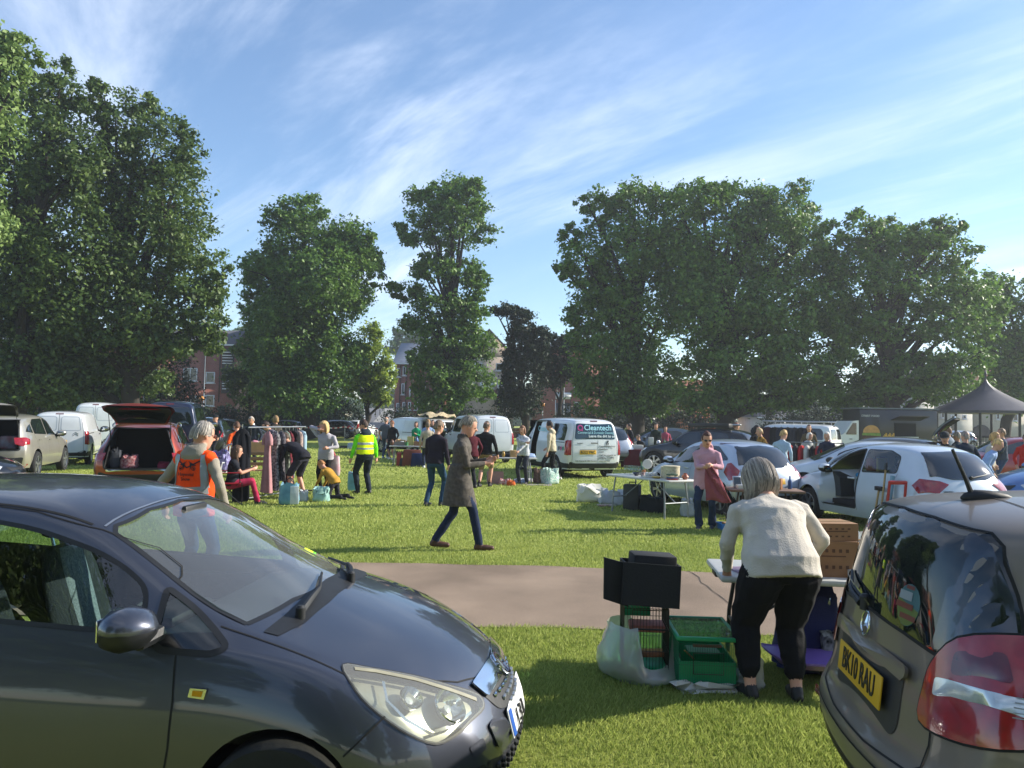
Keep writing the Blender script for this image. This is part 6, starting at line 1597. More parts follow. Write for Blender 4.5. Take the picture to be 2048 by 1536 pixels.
def spot(px, py): g_ = G(px, py); return (g_.x, g_.y, 0)
def far(px, Y): return (PX(px, Y), Y, 0)
# the stooping woman at the near table
r, d = PP('woman in cream jumper and black cropped trousers stooping over the near folding table', (1.81, 5.13, 0), 4, H=1.65, w=1.36, belly=.03, lean=34, drop=.0, hr=(.34, .34, .84), hl=(-.24, .36, .785), fr=(.095, -.02, 0), fl=(-.195, .03, 0), head=(-6, 14), hair=('bob', '#8f867c'), top=cloth('#bdb6ab'), bottom=cloth('#0d0f14'), shoes='#101114', legs='crop', hem=.07, vox=.0085, elbow=1.35, fold=.006, hips=1.04, legw=1.22, feetdir=(10, 10), shoulder=.96, tight=1.09, headk=1.08, strands=420)
# walking man in the long tweed coat
r, d = PP('man in long grey tweed coat and brown shoes walking with his hands before him', spot(915, 1098), -88, H=1.83, w=1.02, lean=5, drop=-.02, hr=(.06, .36, 1.20), hl=(-.04, .40, 1.24), fr=(.08, .30, .0), fl=(-.08, -.32, .02), head=(0, 22), strands=260, hair=('crop', '#8f8778'), top=cloth('#4a4642', 'tweed', '#5c564f'), bottom='#1b2740', shoes='#4a2c1e', coat=dict(col='#4a4642', len=.36, back=.03), vox=.0115, collar='#4a4642', elbow=.7, hem=.10, flare=.95, shoulder=1.02); MATW = cloth('#4a4642', 'tweed')
eyes(r, d)
for ch in r.children:
    if ch.name.startswith('body'):
        for i, m in enumerate(ch.data.materials):
            if m.name == 'cloth_#4a4642': ch.data.materials[i] = MATW
# woman in the pink fleece
r, d = PP('woman in pink fleece, flared jeans and sunglasses holding up a dusky pink garment', spot(1412, 1058), 158, H=1.66, w=1.10, belly=.02, lean=5, hr=(-.02, .36, 1.08), hl=(-.14, .36, 1.10), fr=(.11, .05, 0), fl=(-.10, -.04, 0), head=(-18, 20), hair=('short', '#4d2a22'), top='#b98f9c', bottom='#24344f', shoes='#3b3d44', vox=.012, hood='#b98f9c', hem=.20, tight=1.12, flare=1.35, elbow=1.1)
eyes(r, d, '#0c0c0e')
hc = d['hc']; mb = MB(); mb.ball(hc + d['HZ'] * .085 - d['HY'] * .075, (.045, .045, .045), hairm('#4d2a22'), 12); mb.build('hair_bun', r)
g_ = MB(Matrix.Translation(r.location) @ Matrix.Rotation(R(158), 4, 'Z')); rows = []
for j, z in enumerate(np.linspace(1.10, .52, 10)):
    hwid = .05 + .15 * (j / 9) ** .7
    rows.append([(-.10 - .16 * (j / 9) + x * hwid, .42 + .03 * math.sin(x * 5 + j) + .02 * j / 9, z + .02 * math.sin(x * 3)) for x in np.linspace(-1, 1, 11)])
g_.loft(rows, cloth('#8c4a52'), closed=False); o = g_.build('garment'); md = o.modifiers.new('s', 'SOLIDIFY'); md.thickness = .012
tag(o, 'dusky pink garment held up by the woman in the pink fleece', 'garment')
# marshal in the orange vest, back to the camera
OV = cloth('#f04a14'); RF = mat('cloth_reflective', '#8f989f', .35, .3, var=.05)
def vest_extra(mb, q):
    u = q['u']; X = Vector((1, 0, 0))
    mb.loft([ellring(c + Vector((0, .01, 0)), X, Vector((0, 1, 0)), rx * u, ry * u, 24, .9) for c, rx, ry in ((q['p0'] - Vector((0, 0, .10 * u)), .205, .150), (q['waist'], .19, .142), (q['chest'], .197, .140), (q['chest'].lerp(q['neck'], .45), .186, .124), (q['chest'].lerp(q['neck'], .8), .135, .092))], OV)
    for s in (1, -1): limb(mb, [q['neck'] + Vector((s * .07, -.01, -.05)), q['chest'].lerp(q['neck'], .45) + Vector((s * .155, -.01, 0))], [.075, .092], OV)
r, d = PP('grey-haired man in orange marshal vest seen from behind on the path', (PX(393, 7.6), 7.6, 0), -14, H=1.73, w=1.08, lean=3, hair=('short', '#9d968e'), head=(28, 16), strands=380, top='#8b8579', bottom='#33445f', shoes='#2b2522', hood='#8b8579', vox=.010, hr=(.36, .02, .88), hl=(-.36, .04, .88), extra=vest_extra, elbow=1.25)
def on_back(parts, z0, fn, name, root, mats):
    pass
body = [c for c in r.children if c.name.startswith('body')][0]
bmq = bmesh.new(); bmq.from_mesh(body.data); bvq = BVHTree.FromBMesh(bmq); bmq.free()
def bk(x, z, off=.006):
    h, n, i, dd = bvq.ray_cast(Vector((x, -1.5, z)), Vector((0, 1, 0)))
    if h is None: h, n, i, dd = bvq.find_nearest(Vector((x, -.2, z)))
    return h + n * off
def band(pts, wid, m, name, parent):
    vs, fs = [], []; P = [np.array(p) for p in pts]; D = []
    for a, b in zip(P, P[1:]):
        k = max(1, int(np.linalg.norm(b - a) / .02)); D += [a + (b - a) * i / k for i in range(k)]
    D.append(P[-1])
    for i, p in enumerate(D):
        t = D[min(i + 1, len(D) - 1)] - D[max(i - 1, 0)]; t = t / (np.linalg.norm(t) + 1e-9); s = np.array([-t[1], t[0]]) * wid / 2
        for e in (-1, -.33, .33, 1): vs.append(bk(*(p + s * e)))
    for i in range(len(D) - 1):
        for e in range(3): fs.append((i * 4 + e, i * 4 + e + 1, (i + 1) * 4 + e + 1, (i + 1) * 4 + e))
    mb = MB(); mb.add(vs, fs, m); return mb.build(name, parent, 0)
cz, nz = d['chest'].z + .055, d['neck'].z + .01
VC = bpy.data.objects.new('vest_trim', band([(-.185, d['waist'].z - .02), (0, d['waist'].z - .03), (.185, d['waist'].z - .02)], .075, RF, 'reflective_band', r).data)
bpy.data.objects.remove([o for o in r.children if o.name.startswith('reflective_band')][0]); link(VC, r); VC.name = 'reflective_band'
band([(-.165, d['waist'].z), (-.150, cz - .05), (-.135, nz - .04)], .05, RF, 'reflective_band', r); band([(.165, d['waist'].z), (.150, cz - .05), (.135, nz - .04)], .05, RF, 'reflective_band', r)
INK = mat('cloth_print', '#1a0f12', .8, var=0)
band([(-.115, nz - .10), (0, nz - .165), (.115, nz - .10)], .012, INK, 'vest_print', r)
for s in (1, -1):
    mb = MB()
    for P in ([(s * .006, cz), (s * .095, cz - .042), (s * .05, cz - .044)], [(s * .026, cz - .022), (s * .052, cz - .044), (s * .040, cz - .088)]): mb.sheet([bk(x, z, .010) for x, z in P], INK)
    mb.build('vest_print', r, 0)
    mb = MB(); c0 = (s * .072, cz - .070); mb.tube([bk(c0[0] + .016 * math.cos(t), c0[1] + .016 * math.sin(t), .009) for t in np.linspace(0, 2 * PI, 17)], .003, INK, 6, cap=False); mb.ball(bk(*c0, .008), (.008, .004, .008), INK, 8); mb.build('vest_print', r, 0)
for s_, z, sz in (('Huyential', cz - .125, .046), ('Snow', cz - .175, .046)):
    p = bk(0, z, .018); text(s_, sz, INK, frame(p, (1, 0, 0), (0, 0, 1)), r, name='vest_lettering')
eyes(r, d, '#7a5a50')
# steward in the yellow jacket
YV = cloth('#d6ea10'); GN = cloth('#6fe01e')
def yv(mb, q):
    u = q['u']; X = Vector((1, 0, 0))
    mb.loft([ellring(c, X, Vector((0, 1, 0)), rx * u, ry * u, 24, .9) for c, rx, ry in ((q['p0'] + Vector((0, 0, .02 * u)), .205, .150), (q['waist'], .195, .142), (q['chest'], .20, .142), (q['chest'].lerp(q['neck'], .45), .182, .122), (q['chest'].lerp(q['neck'], .8), .10, .085))], YV)
    for z in (.30, .62):
        c = q['p0'].lerp(q['chest'], z + .06); mb.loft([ellring(c + Vector((0, 0, dz)), X, Vector((0, 1, 0)), .203 * u, .150 * u, 24, .9) for dz in (-.022, .022)], RF)
r, d = PP('steward in yellow reflective vest and dark work trousers carrying a blue bag', spot(728, 988), 38, H=1.74, w=1.12, lean=4, hair=('short', '#3a2a22'), head=(-30, 12), top='#1c242e', sleeve=(1.0, '#6fe01e'), bottom='#1f2833', shoes='#17181a', hood='#25323c', extra=yv, vox=.014, hr=(.33, .06, .84), hl=(-.30, .14, .80), fr=(.11, -.05, 0), fl=(-.10, .12, 0), legw=1.15)
# man in the dark jumper, half hidden by the walking man
PP('man in dark jumper and jeans standing behind the walking man', spot(868, 1012), -24, H=1.76, w=1.05, lean=6, hair=('short', '#6e5c4b'), head=(20, 8), top='#251f2a', bottom='#25405a', shoes='#1c1c20', vox=.014, hr=(.28, .10, .80), hl=(-.27, .16, .82), fr=(.11, .10, 0), fl=(-.13, -.10, 0))
PP('man in black jacket and khaki shorts walking toward the white panel van', spot(968, 974), -16, H=1.74, w=1.12, lean=7, hair=('crop', '#55473b'), head=(18, 6), top='#15151a', bottom='#8a7558', shoes='#141414', legs='shorts', sock='#101010', vox=.015, hr=(.32, .12, .86), hl=(-.36, -.05, .92), fr=(.10, .16, 0), fl=(-.10, -.12, 0), belly=.03)
PP('man in cream hooded jacket and black trousers by the open van side door', spot(1103, 960), 70, H=1.76, w=1.02, lean=4, hair=('short', '#2a2020'), head=(8, 12), top='#b3a890', bottom='#14161b', shoes='#c9c6c0', hood='#b3a890', vox=.016, hr=(.20, .22, .95), hl=(-.28, .06, .82), fr=(.12, -.22, 0), fl=(-.08, .20, 0))
PP('woman in patterned pale top with arm raised behind the board game table', far(1048, 21.5), 160, H=1.64, w=1.08, lean=8, hair=('mid', '#6a4a36'), top=cloth('#9ea3ad', 'blouse', '#c9ccd0'), bottom='#2b2f38', hr=(-.22, .36, 1.18), hl=(.02, .40, .92), vox=.017, head=(0, 10))
PP('woman with brown hair in maroon top half hidden behind the walking man', far(946, 20), 30, H=1.66, hair=('mid', '#a88a5c'), top='#4a1420', bottom='#1d1f27', vox=.018, lean=12)
# rail group
r, d = PP('blonde woman in pale grey top with hand at her brow and black leggings', spot(650, 984), 172, H=1.70, w=1.08, lean=8, hair=('bob', '#b89a68'), head=(18, 18), top='#a6a3aa', bottom='#0f1014', shoes='#201a18', legs='leggings', vox=.014, hr=(.12, .22, 1.50), hl=(-.16, .30, 1.06), fr=(.10, .0, 0), fl=(-.06, .03, 0), elbow=1.4, hem=.12)
PP('person in dark top and grey shorts bending behind the clothes rail', spot(602, 996), 62, H=1.72, w=1.05, lean=62, drop=.02, hair=('short', '#4c3e34'), head=(0, -20), top='#1e1f28', bottom='#32323c', shoes='#453a34', legs='shorts', vox=.014, hr=(.24, .46, .46), hl=(-.22, .52, .55), fr=(.10, .0, 0), fl=(-.11, .14, 0))
PP('boy in mustard jacket and dark trousers kneeling over a bag on the grass', spot(668, 998), 68, H=1.28, w=1.05, lean=48, drop=.40, kneel=True, hair=('short', '#a8764a'), head=(0, 8), top='#a98032', bottom='#2b2a30', shoes='#1e1c1c', vox=.012, hr=(.16, .44, .16), hl=(-.14, .46, .14), fr=(.12, -.30, .02), fl=(-.12, -.26, .02))
r, d = PP('long-haired woman in striped top seated in the red camping chair', (PX(464, 15.6), 15.7, -.02), -72, H=1.62, w=1.04, lean=4, drop=.44, hair=('long', '#4b3527'), head=(0, 14), top='#1f2027', bottom='#a02848', shoes='#1d1d20', sleeve=.5, vox=.013, hr=(.14, .38, .72), hl=(-.04, .40, .74), fr=(.14, .52, 0), fl=(-.10, .50, 0), kneehint=(0, .3, 1)); eyes(r, d)
PP('person in bright orange top standing behind the rail with back turned', far(478, 21), 40, H=1.62, w=1.05, lean=14, hair=('short', '#5a3d2b'), top='#d2511c', bottom='#1b1d26', vox=.017)
PP('grey-haired man in navy jacket and white shirt looking down at a stall', far(508, 26), 175, H=1.78, lean=14, hair=('short', '#9a9088'), top='#262c3a', bottom='#23262e', vox=.020, head=(0, 22), collar='#c9ccd2')
PP('man in grey T-shirt leaning over the stall behind the rail', far(560, 24), 118, H=1.74, w=1.08, lean=40, hair=('short', '#33261f'), top='#5c5862', bottom='#23262e', vox=.019, sleeve=.5)
PP('person with tousled fair hair behind the leaning man', far(552, 28), 60, H=1.78, hair=('mid', '#8d7350'), top='#3a3430', bottom='#23262e', vox=.021)
r, d = PP('man in dark flat cap and dark coat standing by the hedge', far(432, 30), 150, H=1.76, hair=('bald', ''), top='#1c2326', bottom='#1b1f26', vox=.022); 
cap(r, d, '#1c2022')
# middle
PP('bald man in grey polo shirt standing with the woman in black', far(772, 33.5), -20, H=1.80, w=1.08, hair=('ring', '#8a7d70'), top='#4c5059', bottom='#39485c', shoes='#c9ccd0', vox=.020, head=(-10, 12), sleeve=.5)
PP('woman in black dress jacket with bare calves beside the bald man', far(786, 32.8), 150, H=1.66, w=1.05, hair=('short', '#7d4a2c'), top='#101115', bottom='#101115', legs='shorts', shoes='#ddd7cd', vox=.020, head=(0, 20))
PP('woman in emerald green cardigan with dark hair behind the trestle stall', far(833, 33), 175, H=1.62, hair=('mid', '#2b221f'), top='#0f8a5c', bottom='#1d1f27', vox=.020, hr=(.0, .22, .95), hl=(-.05, .22, 1.1))
PP('man in pale blue shirt with rucksack straps at the van back doors', far(857, 31), 10, H=1.74, hair=('short', '#9b7a56'), top='#7d93b4', bottom='#2a3140', vox=.020, lean=8)
PP('person in glasses and dark top peering into the open van', far(866, 34), 165, H=1.70, hair=('short', '#4a3b30'), top='#17181d', bottom='#1d1f27', vox=.022)
PP('woman in beige jumper and navy leggings at the trestle stall', far(856, 27.6), 15, H=1.64, w=1.06, hair=('short', '#6b5a47'), top='#a99c88', bottom='#1f2a3a', shoes='#d8d8d6', legs='leggings', vox=.018, hem=.14)
# right-hand stalls
PP('person in dark coat at the far table beside the blue saloon', far(1264, 33.5), 90, H=1.72, hair=('short', '#231d1a'), top='#191c22', bottom='#1b1e26', vox=.021, lean=10)
PP('person in dark green jacket sorting things at the bric-a-brac table', far(1312, 34.2), 170, H=1.76, hair=('short', '#2a211c'), top='#1f3028', bottom='#1b1e26', vox=.021, lean=16, hr=(.18, .40, .92), hl=(-.15, .42, .92))
PP('woman in pink cardigan behind the bric-a-brac table', far(1331, 34.8), 175, H=1.60, hair=('mid', '#3f2c22'), top='#a04a5e', bottom='#1b1e26', vox=.021)
PP('seated figure in black beside the far table', far(1284, 33), 120, H=1.55, hair=('short', '#3a2d26'), top='#101216', bottom='#101216', vox=.022, drop=.30, lean=20, kneehint=(0, .3, 1), fr=(.1, .4, 0), fl=(-.1, .4, 0))
PP('red-haired man in dark jacket beyond the black SUV roof bars', far(1472, 30), -70, H=1.82, hair=('short', '#6e4330'), top='#252b31', bottom='#1b1e26', vox=.021)
PP('young person in black hooded top facing the floral woman', far(1511, 26), -140, H=1.74, hair=('mid', '#1c1716'), top='#14161c', bottom='#1b1e26', vox=.018, hood='#14161c', head=(0, 12))
PP('fair-haired woman in floral black and ochre blouse', far(1526, 25), 100, H=1.66, w=1.08, hair=('short', '#b39a72'), top=cloth('#15161b', 'floral', '#b7862f'), bottom='#1b1e26', vox=.018, lean=10)
PP('woman in pale blue top with tied fair hair behind the silver hatchback', far(1562, 20.5), -40, H=1.66, w=1.02, hair=('short', '#b0905c'), top='#9fb3c0', bottom='#2a3040', vox=.016, lean=10, head=(25, 12))
PP('white-haired person browsing the rail of red clothes', far(1612, 25.5), -160, H=1.55, hair=('mid', '#c9c4bd'), top='#a9abad', bottom='#2a3040', vox=.018, lean=16)
PP('man in brown jacket and red cap beside the hanging dark clothes', far(1618, 30.5), 160, H=1.78, hair=('short', '#4a2620'), top='#5a4c3a', bottom='#2a2c30', vox=.019)
PP('white-haired person in navy coat behind the pearl white hatchback', far(1655, 23), 150, H=1.60, hair=('mid', '#c4beb6'), top='#1f2740', bottom='#22252e', vox=.018, lean=14)
r, d = PP('man in black and grey baseball cap and dark shirt by the estate car', far(1890, 17.5), 165, H=1.70, w=1.08, hair=('short', '#6b625a'), top='#15181c', bottom='#23262e', vox=.015, head=(20, 24)); cap(r, d, '#2b2e33')
PP('short-haired man in pale shirt beyond the man in the baseball cap', far(1897, 25), 20, H=1.78, hair=('short', '#6a4a30'), top='#8d97a6', bottom='#23262e', vox=.018)
PP('grey-haired man in dark teal jacket seen from behind', far(1931, 19), 4, H=1.70, w=1.15, hair=('crop', '#8f8378'), top='#1c2c3c', bottom='#23262e', vox=.015)
PP('grey-haired woman beside the man in the dark teal jacket', far(1915, 22), 20, H=1.66, hair=('short', '#a59d94'), top='#2f3b44', bottom='#23262e', vox=.017)
PP('blonde stooping woman in pale blue cardigan by the white hatchback', far(1966, 16.8), -118, H=1.62, w=1.05, lean=26, hair=('short', '#c2a06a'), top='#8fa6cc', bottom='#23262e', vox=.015)
PP('blonde woman in cream cardigan over black top', far(1976, 19.5), -130, H=1.70, lean=12, hair=('mid', '#b8925a'), top='#b9b2a2', bottom='#15161b', vox=.016)
PP('man in grey jacket and jeans holding his jacket beside the red car', far(2004, 22.5), 78, H=1.78, w=1.08, hair=('crop', '#7d6a58'), top='#3c4658', bottom='#34466a', vox=.016, hr=(.05, .32, 1.12), hl=(-.10, .34, 1.10))
PP('person in red coat by the red car at the picture edge', far(2052, 20), 160, H=1.66, hair=('short', '#4a2a20'), top='#b02018', bottom='#23262e', vox=.017)
# ================================================================== buildings and street furniture
def brick(name, c1, c2, mortar='#9a8f86', sc=1.0):
    m = bpy.data.materials.new(name); m.use_nodes = True; N, L = m.node_tree.nodes, m.node_tree.links; p = N['Principled BSDF']
    tc = N.new('ShaderNodeTexCoord'); mp = N.new('ShaderNodeMapping'); mp.inputs['Rotation'].default_value = (-PI / 2, 0, 0); L.new(tc.outputs['Object'], mp.inputs[0])
    b = N.new('ShaderNodeTexBrick'); b.inputs['Color1'].default_value = (*C(c1), 1); b.inputs['Color2'].default_value = (*C(c2), 1); b.inputs['Mortar'].default_value = (*C(mortar), 1)
    b.inputs['Scale'].default_value = 4.4 * sc; b.inputs['Mortar Size'].default_value = .012; L.new(mp.outputs[0], b.inputs[0])
    n = N.new('ShaderNodeTexNoise'); n.inputs['Scale'].default_value = .6; n.inputs['Detail'].default_value = 6; L.new(tc.outputs['Object'], n.inputs['Vector'])
    h = N.new('ShaderNodeHueSaturation'); mr = N.new('ShaderNodeMapRange'); mr.inputs[3].default_value = .65; mr.inputs[4].default_value = 1.3; L.new(n.outputs['Fac'], mr.inputs[0]); L.new(mr.outputs[0], h.inputs['Value']); L.new(b.outputs[0], h.inputs['Color'])
    L.new(h.outputs[0], p.inputs['Base Color']); p.inputs['Roughness'].default_value = .9
    return m
M_BRICK = brick('red_brick', '#7d4335', '#8f5243'); M_BRICKD = brick('dark_brick', '#5f382e', '#70463a')
M_SLATE = mat('slate_roof', '#3b3d44', .7, var=.25, scale=2, stretch=(1, 1, 6), bump=.3, bscale=10)
M_SLATEL = mat('pale_slate', '#6d7480', .7, var=.2, scale=2, stretch=(1, 1, 6), bump=.3, bscale=10)
M_TILE = mat('clay_tile', '#7a4432', .8, var=.25, scale=2, stretch=(1, 1, 6), bump=.3)
M_REND = mat('cream_render', '#a8988a', .9, var=.12, scale=1.2); M_WREND = mat('white_render', '#b9b7b0', .9, var=.10, scale=1.2)
M_UPVC = mat('white_frame', '#c9ccce', .5, var=.04); M_PANE = mat('house_pane', '#141b20', .08, var=.5, scale=.8, spec=.8)
M_TIMB = mat('dark_timber', '#2a2523', .8, var=.2)
def building(label, px0, px1, Y, ze, wall, wins, roof=M_SLATE, rise=3.0, depth=9, gable=None, name='house', extra=None, hip=0):
    """front wall facing the camera; windows by picture position (px, py, width px, height px)"""
    x0, x1 = PX(px0, Y), PX(px1, Y); xc = (x0 + x1) / 2; k = Y / FPX
    r = ent(name, label, 'building', (xc, Y, 0)); hw = (x1 - x0) / 2
    mb = MB(); mb.box((0, depth / 2, ze / 2 - .5), (2 * hw, depth, ze + 1), wall)
    if gable: mb.prism([(-hw, ze), (hw, ze), (0, ze + rise)], depth, wall)
    mb.build('wall', r, 0)
    mb = MB(); o = .35
    if gable:
        for s in (1, -1): mb.add([(s * (hw + o), -o, ze - .2), (s * (hw + o), depth, ze - .2), (0, depth, ze + rise + .1), (0, -o, ze + rise + .1), (s * (hw + o), -o, ze), (s * (hw + o), depth, ze), (0, depth, ze + rise + .3), (0, -o, ze + rise + .3)], [(0, 1, 2, 3), (4, 7, 6, 5), (0, 3, 7, 4), (1, 5, 6, 2)], roof)
    else:
        mb.add([(-hw - o, -o, ze), (hw + o, -o, ze), (hw + o - hip, depth / 2, ze + rise), (-hw - o + hip, depth / 2, ze + rise), (-hw - o, depth + o, ze), (hw + o, depth + o, ze)], [(0, 1, 2, 3), (5, 4, 3, 2), (4, 0, 3), (1, 5, 2)], roof)
    ro = mb.build('roof', r, 0)
    mb = MB(); 
    if not gable: mb.box((0, -o, ze - .08), (2 * hw + .8, .14, .16), M_UPVC); mb.build('gutter', ro)
    for (px, py, wp, hp_) in wins:
        c = at(px, py, Y); x, z, w_, h_ = c.x - xc, c.z, wp * k, hp_ * k
        f = MB(); t = .10
        for s in (1, -1): f.box((x + s * (w_ / 2 - t / 2), -.05, z), (t, .12, h_), M_UPVC); f.box((x, -.05, z + s * (h_ / 2 - t / 2)), (w_ - 2 * t, .12, t), M_UPVC)
        n = 2 if w_ > 1.1 else 1
        if w_ > 1.9: n = 3
        for i in range(1, n): f.box((x - w_ / 2 + w_ * i / n, -.05, z), (t * .8, .11, h_ - 2 * t), M_UPVC)
        f.box((x, -.09, z - h_ / 2 - .06), (w_ + .2, .2, .10), M_UPVC)
        fo = f.build('window', r, 0); q = MB(); q.box((x, -.012, z), (w_ - .12, .02, h_ - .12), M_PANE); q.build('pane', fo)
    if extra: extra(r, xc, k)
    return r
def px_box(r, xc, Y, px, py, wp, hp_, m, name, y=-.2, d=.2):
    k = Y / FPX; c = at(px, py, Y); mb = MB(); mb.box((c.x - xc, y, c.z), (wp * k, d, hp_ * k), m); return mb.build(name, r, 0)
def ex1(r, xc, k):
    for i, py in enumerate((705, 711, 716, 722, 727, 750, 756, 762, 767, 772, 778)): px_box(r, xc, 92, 456, py, 20, 1.6, M_UPVC, 'louvre')
    px_box(r, xc, 92, 456, 742, 24, 90, M_TIMB, 'stair_panel', -.05, .1)
    for px in (410, 440): px_box(r, xc, 92, px, 750, 1.4, 110, M_TIMB, 'drainpipe', -.1, .12)
    px_box(r, xc, 92, 437, 668, 8, 14, M_TILE, 'chimney', 2, 1)
building('three-storey brick flats with white windows and slatted stair panel behind the dark hedge', -140, 478, 92, 10.2, M_BRICK, [(381, 749, 28, 26), (421, 755, 18, 22), (387, 799, 12, 16), (420, 801, 18, 22), (300, 749, 28, 26), (200, 749, 28, 26), (20, 690, 28, 26), (0, 749, 28, 26), (300, 800, 26, 22), (100, 800, 26, 22)], M_SLATE, 2.2, extra=ex1, name='block_of_flats')
building('gable end of pinkish brick flats with white verge board behind the small dark tree', 470, 600, 91, 10.0, brick('pink_brick', '#8a6656', '#967464'), [(497, 712, 6, 14), (520, 770, 14, 20)], M_SLATE, 5.0, gable=True, name='block_of_flats')
def ex2(r, xc, k):
    for px in (800, 812, 834): px_box(r, xc, 96, px, 775, 1.2, 90, M_TIMB, 'drainpipe', -.1, .12)
    px_box(r, xc, 96, 820, 786, 3, 24, M_UPVC, 'bay_trim', -.15, .2)
building('red brick terrace with pale slate roof beside the climbing side street', 788, 880, 96, 8.6, M_BRICK, [(798, 745, 7, 18), (809, 742, 7, 18), (806, 778, 6, 22), (832, 781, 8, 12), (796, 814, 6, 16), (808, 812, 6, 16), (819, 812, 6, 16), (832, 812, 7, 16), (845, 812, 9, 16), (846, 777, 12, 24), (860, 740, 8, 16)], M_SLATEL, 3.2, extra=ex2, name='terraced_house', depth=14)
def ex3(r, xc, k):
    px_box(r, xc, 94, 1001, 774, 12, 18, M_UPVC, 'sign_board', -.6, .2)
    for i in range(4): px_box(r, xc, 94, 1000, 787 + i * 4, 12, 1.8, M_RED if i % 2 == 0 else M_UPVC, 'sign_stripe', -.6, .2)
    px_box(r, xc, 94, 1000, 806, 9, 20, mat('poster_green', '#9bb04a', .6, var=.3, scale=1.0), 'poster', -.6, .2)
    px_box(r, xc, 94, 1000, 806, 12, 24, M_UPVC, 'poster_frame', -.48, .1)
    px_box(r, xc, 94, 985, 786, 18, 10, mat('shop_fascia', '#5a1f24', .6, var=.1), 'fascia', -.3, .2); px_box(r, xc, 94, 975, 772, 30, 14, M_UPVC, 'fascia', -.25, .2)
    px_box(r, xc, 94, 1012, 806, 8, 60, M_BRICKD, 'pier', -.3, .4)
building('cream rendered building with gabled front and shop signs behind the slender lime', 925, 1026, 94, 9.4, M_REND, [(957, 733, 15, 15), (999, 734, 15, 15), (880 + 64, 760, 8, 12)], M_SLATE, 3.2, gable=True, extra=ex3, name='shop_building')
def ex4(r, xc, k):
    px_box(r, xc, 93, 1126, 792, 31, 13, M_UPVC, 'sign_board', -.8, .2)
    for x, y, w_ in ((1128, 790, 20), (1128, 794, 16)): px_box(r, xc, 93, x, y, w_, 1.0, M_LG, 'sign_lettering', -.92, .03)
    for px in (1110, 1126, 1140): px_box(r, xc, 93, px, 822, 1.3, 44, M_UPVC if px < 1120 else M_TIMB, 'porch_post', -.8, .15)
    px_box(r, xc, 93, 1126, 826, 28, 40, M_PANE, 'shop_window', -.06, .1)
building('flat fronted red brick building with white sign over its porch', 1068, 1215, 93, 10.8, M_BRICK, [(1157, 779, 18, 20), (1153, 815, 10, 22), (1157, 740, 18, 18), (1090, 740, 14, 18)], M_SLATEL, 1.2, extra=ex4, name='shop_building')
building('orange sunlit brick house seen under the big limes', 1340, 1420, 100, 4.6, brick('orange_brick', '#a5582c', '#b7693a'), [(1352, 835, 6, 10), (1400, 835, 6, 10)], M_TILE, 3)
def ex5(r, xc, k):
    for x in (1535, 1543, 1551, 1559): px_box(r, xc, 92, x, 848, 1.2, 20, M_TIMB, 'timber', -.1, .14)
building('small white bungalow with dark timber strips between the limes', 1520, 1572, 92, 2.6, M_WREND, [(1548, 850, 8, 10)], M_SLATE, 2.2, extra=ex5)
def ex6(r, xc, k):
    px_box(r, xc, 88, 1814, 842, 7, 40, M_PANE, 'doorway', -.05, .1)
building('pale rendered house beside the food truck', 1800, 1868, 88, 6.0, M_WREND, [(1851, 828, 9, 16), (1848, 852, 9, 12), (1815, 826, 7, 10)], M_SLATE, 3, extra=ex6)
building('white terraced house with bay window behind the bandstand posts', 1870, 1945, 90, 6.4, M_WREND, [(1905, 834, 9, 8), (1905, 853, 11, 20), (1928, 834, 8, 8), (1885, 830, 8, 12)], M_SLATE, 3)
def ex7(r, xc, k):
    c = at(1972, 858, 90); mb = MB(); mb.prism([(c.x - xc + 1.2 * math.cos(t), c.z - 1 + 1.5 * math.sin(t)) for t in np.linspace(0, PI, 14)], .3, M_TIMB, Matrix.Translation((0, -.2, 0))); mb.build('porch_arch', r)
building('cream cottage with dark arched porch under the bandstand roof', 1950, 2060, 91, 6.0, mat('ivory_render', '#b7b0a0', .9, var=.1), [(1995, 832, 8, 14), (2030, 835, 10, 14)], M_TILE, 3, extra=ex7)
building('brick house behind the foliage at the far left edge', -420, -150, 98, 7.0, M_BRICKD, [(-200, 780, 20, 20), (-300, 780, 20, 20)], M_TILE, 3.5)
building('long brick house beyond the picture edge on the bandstand side', 2070, 2300, 92, 6.5, M_BRICK, [(2120, 830, 12, 16), (2200, 830, 12, 16)], M_SLATE, 3.5)
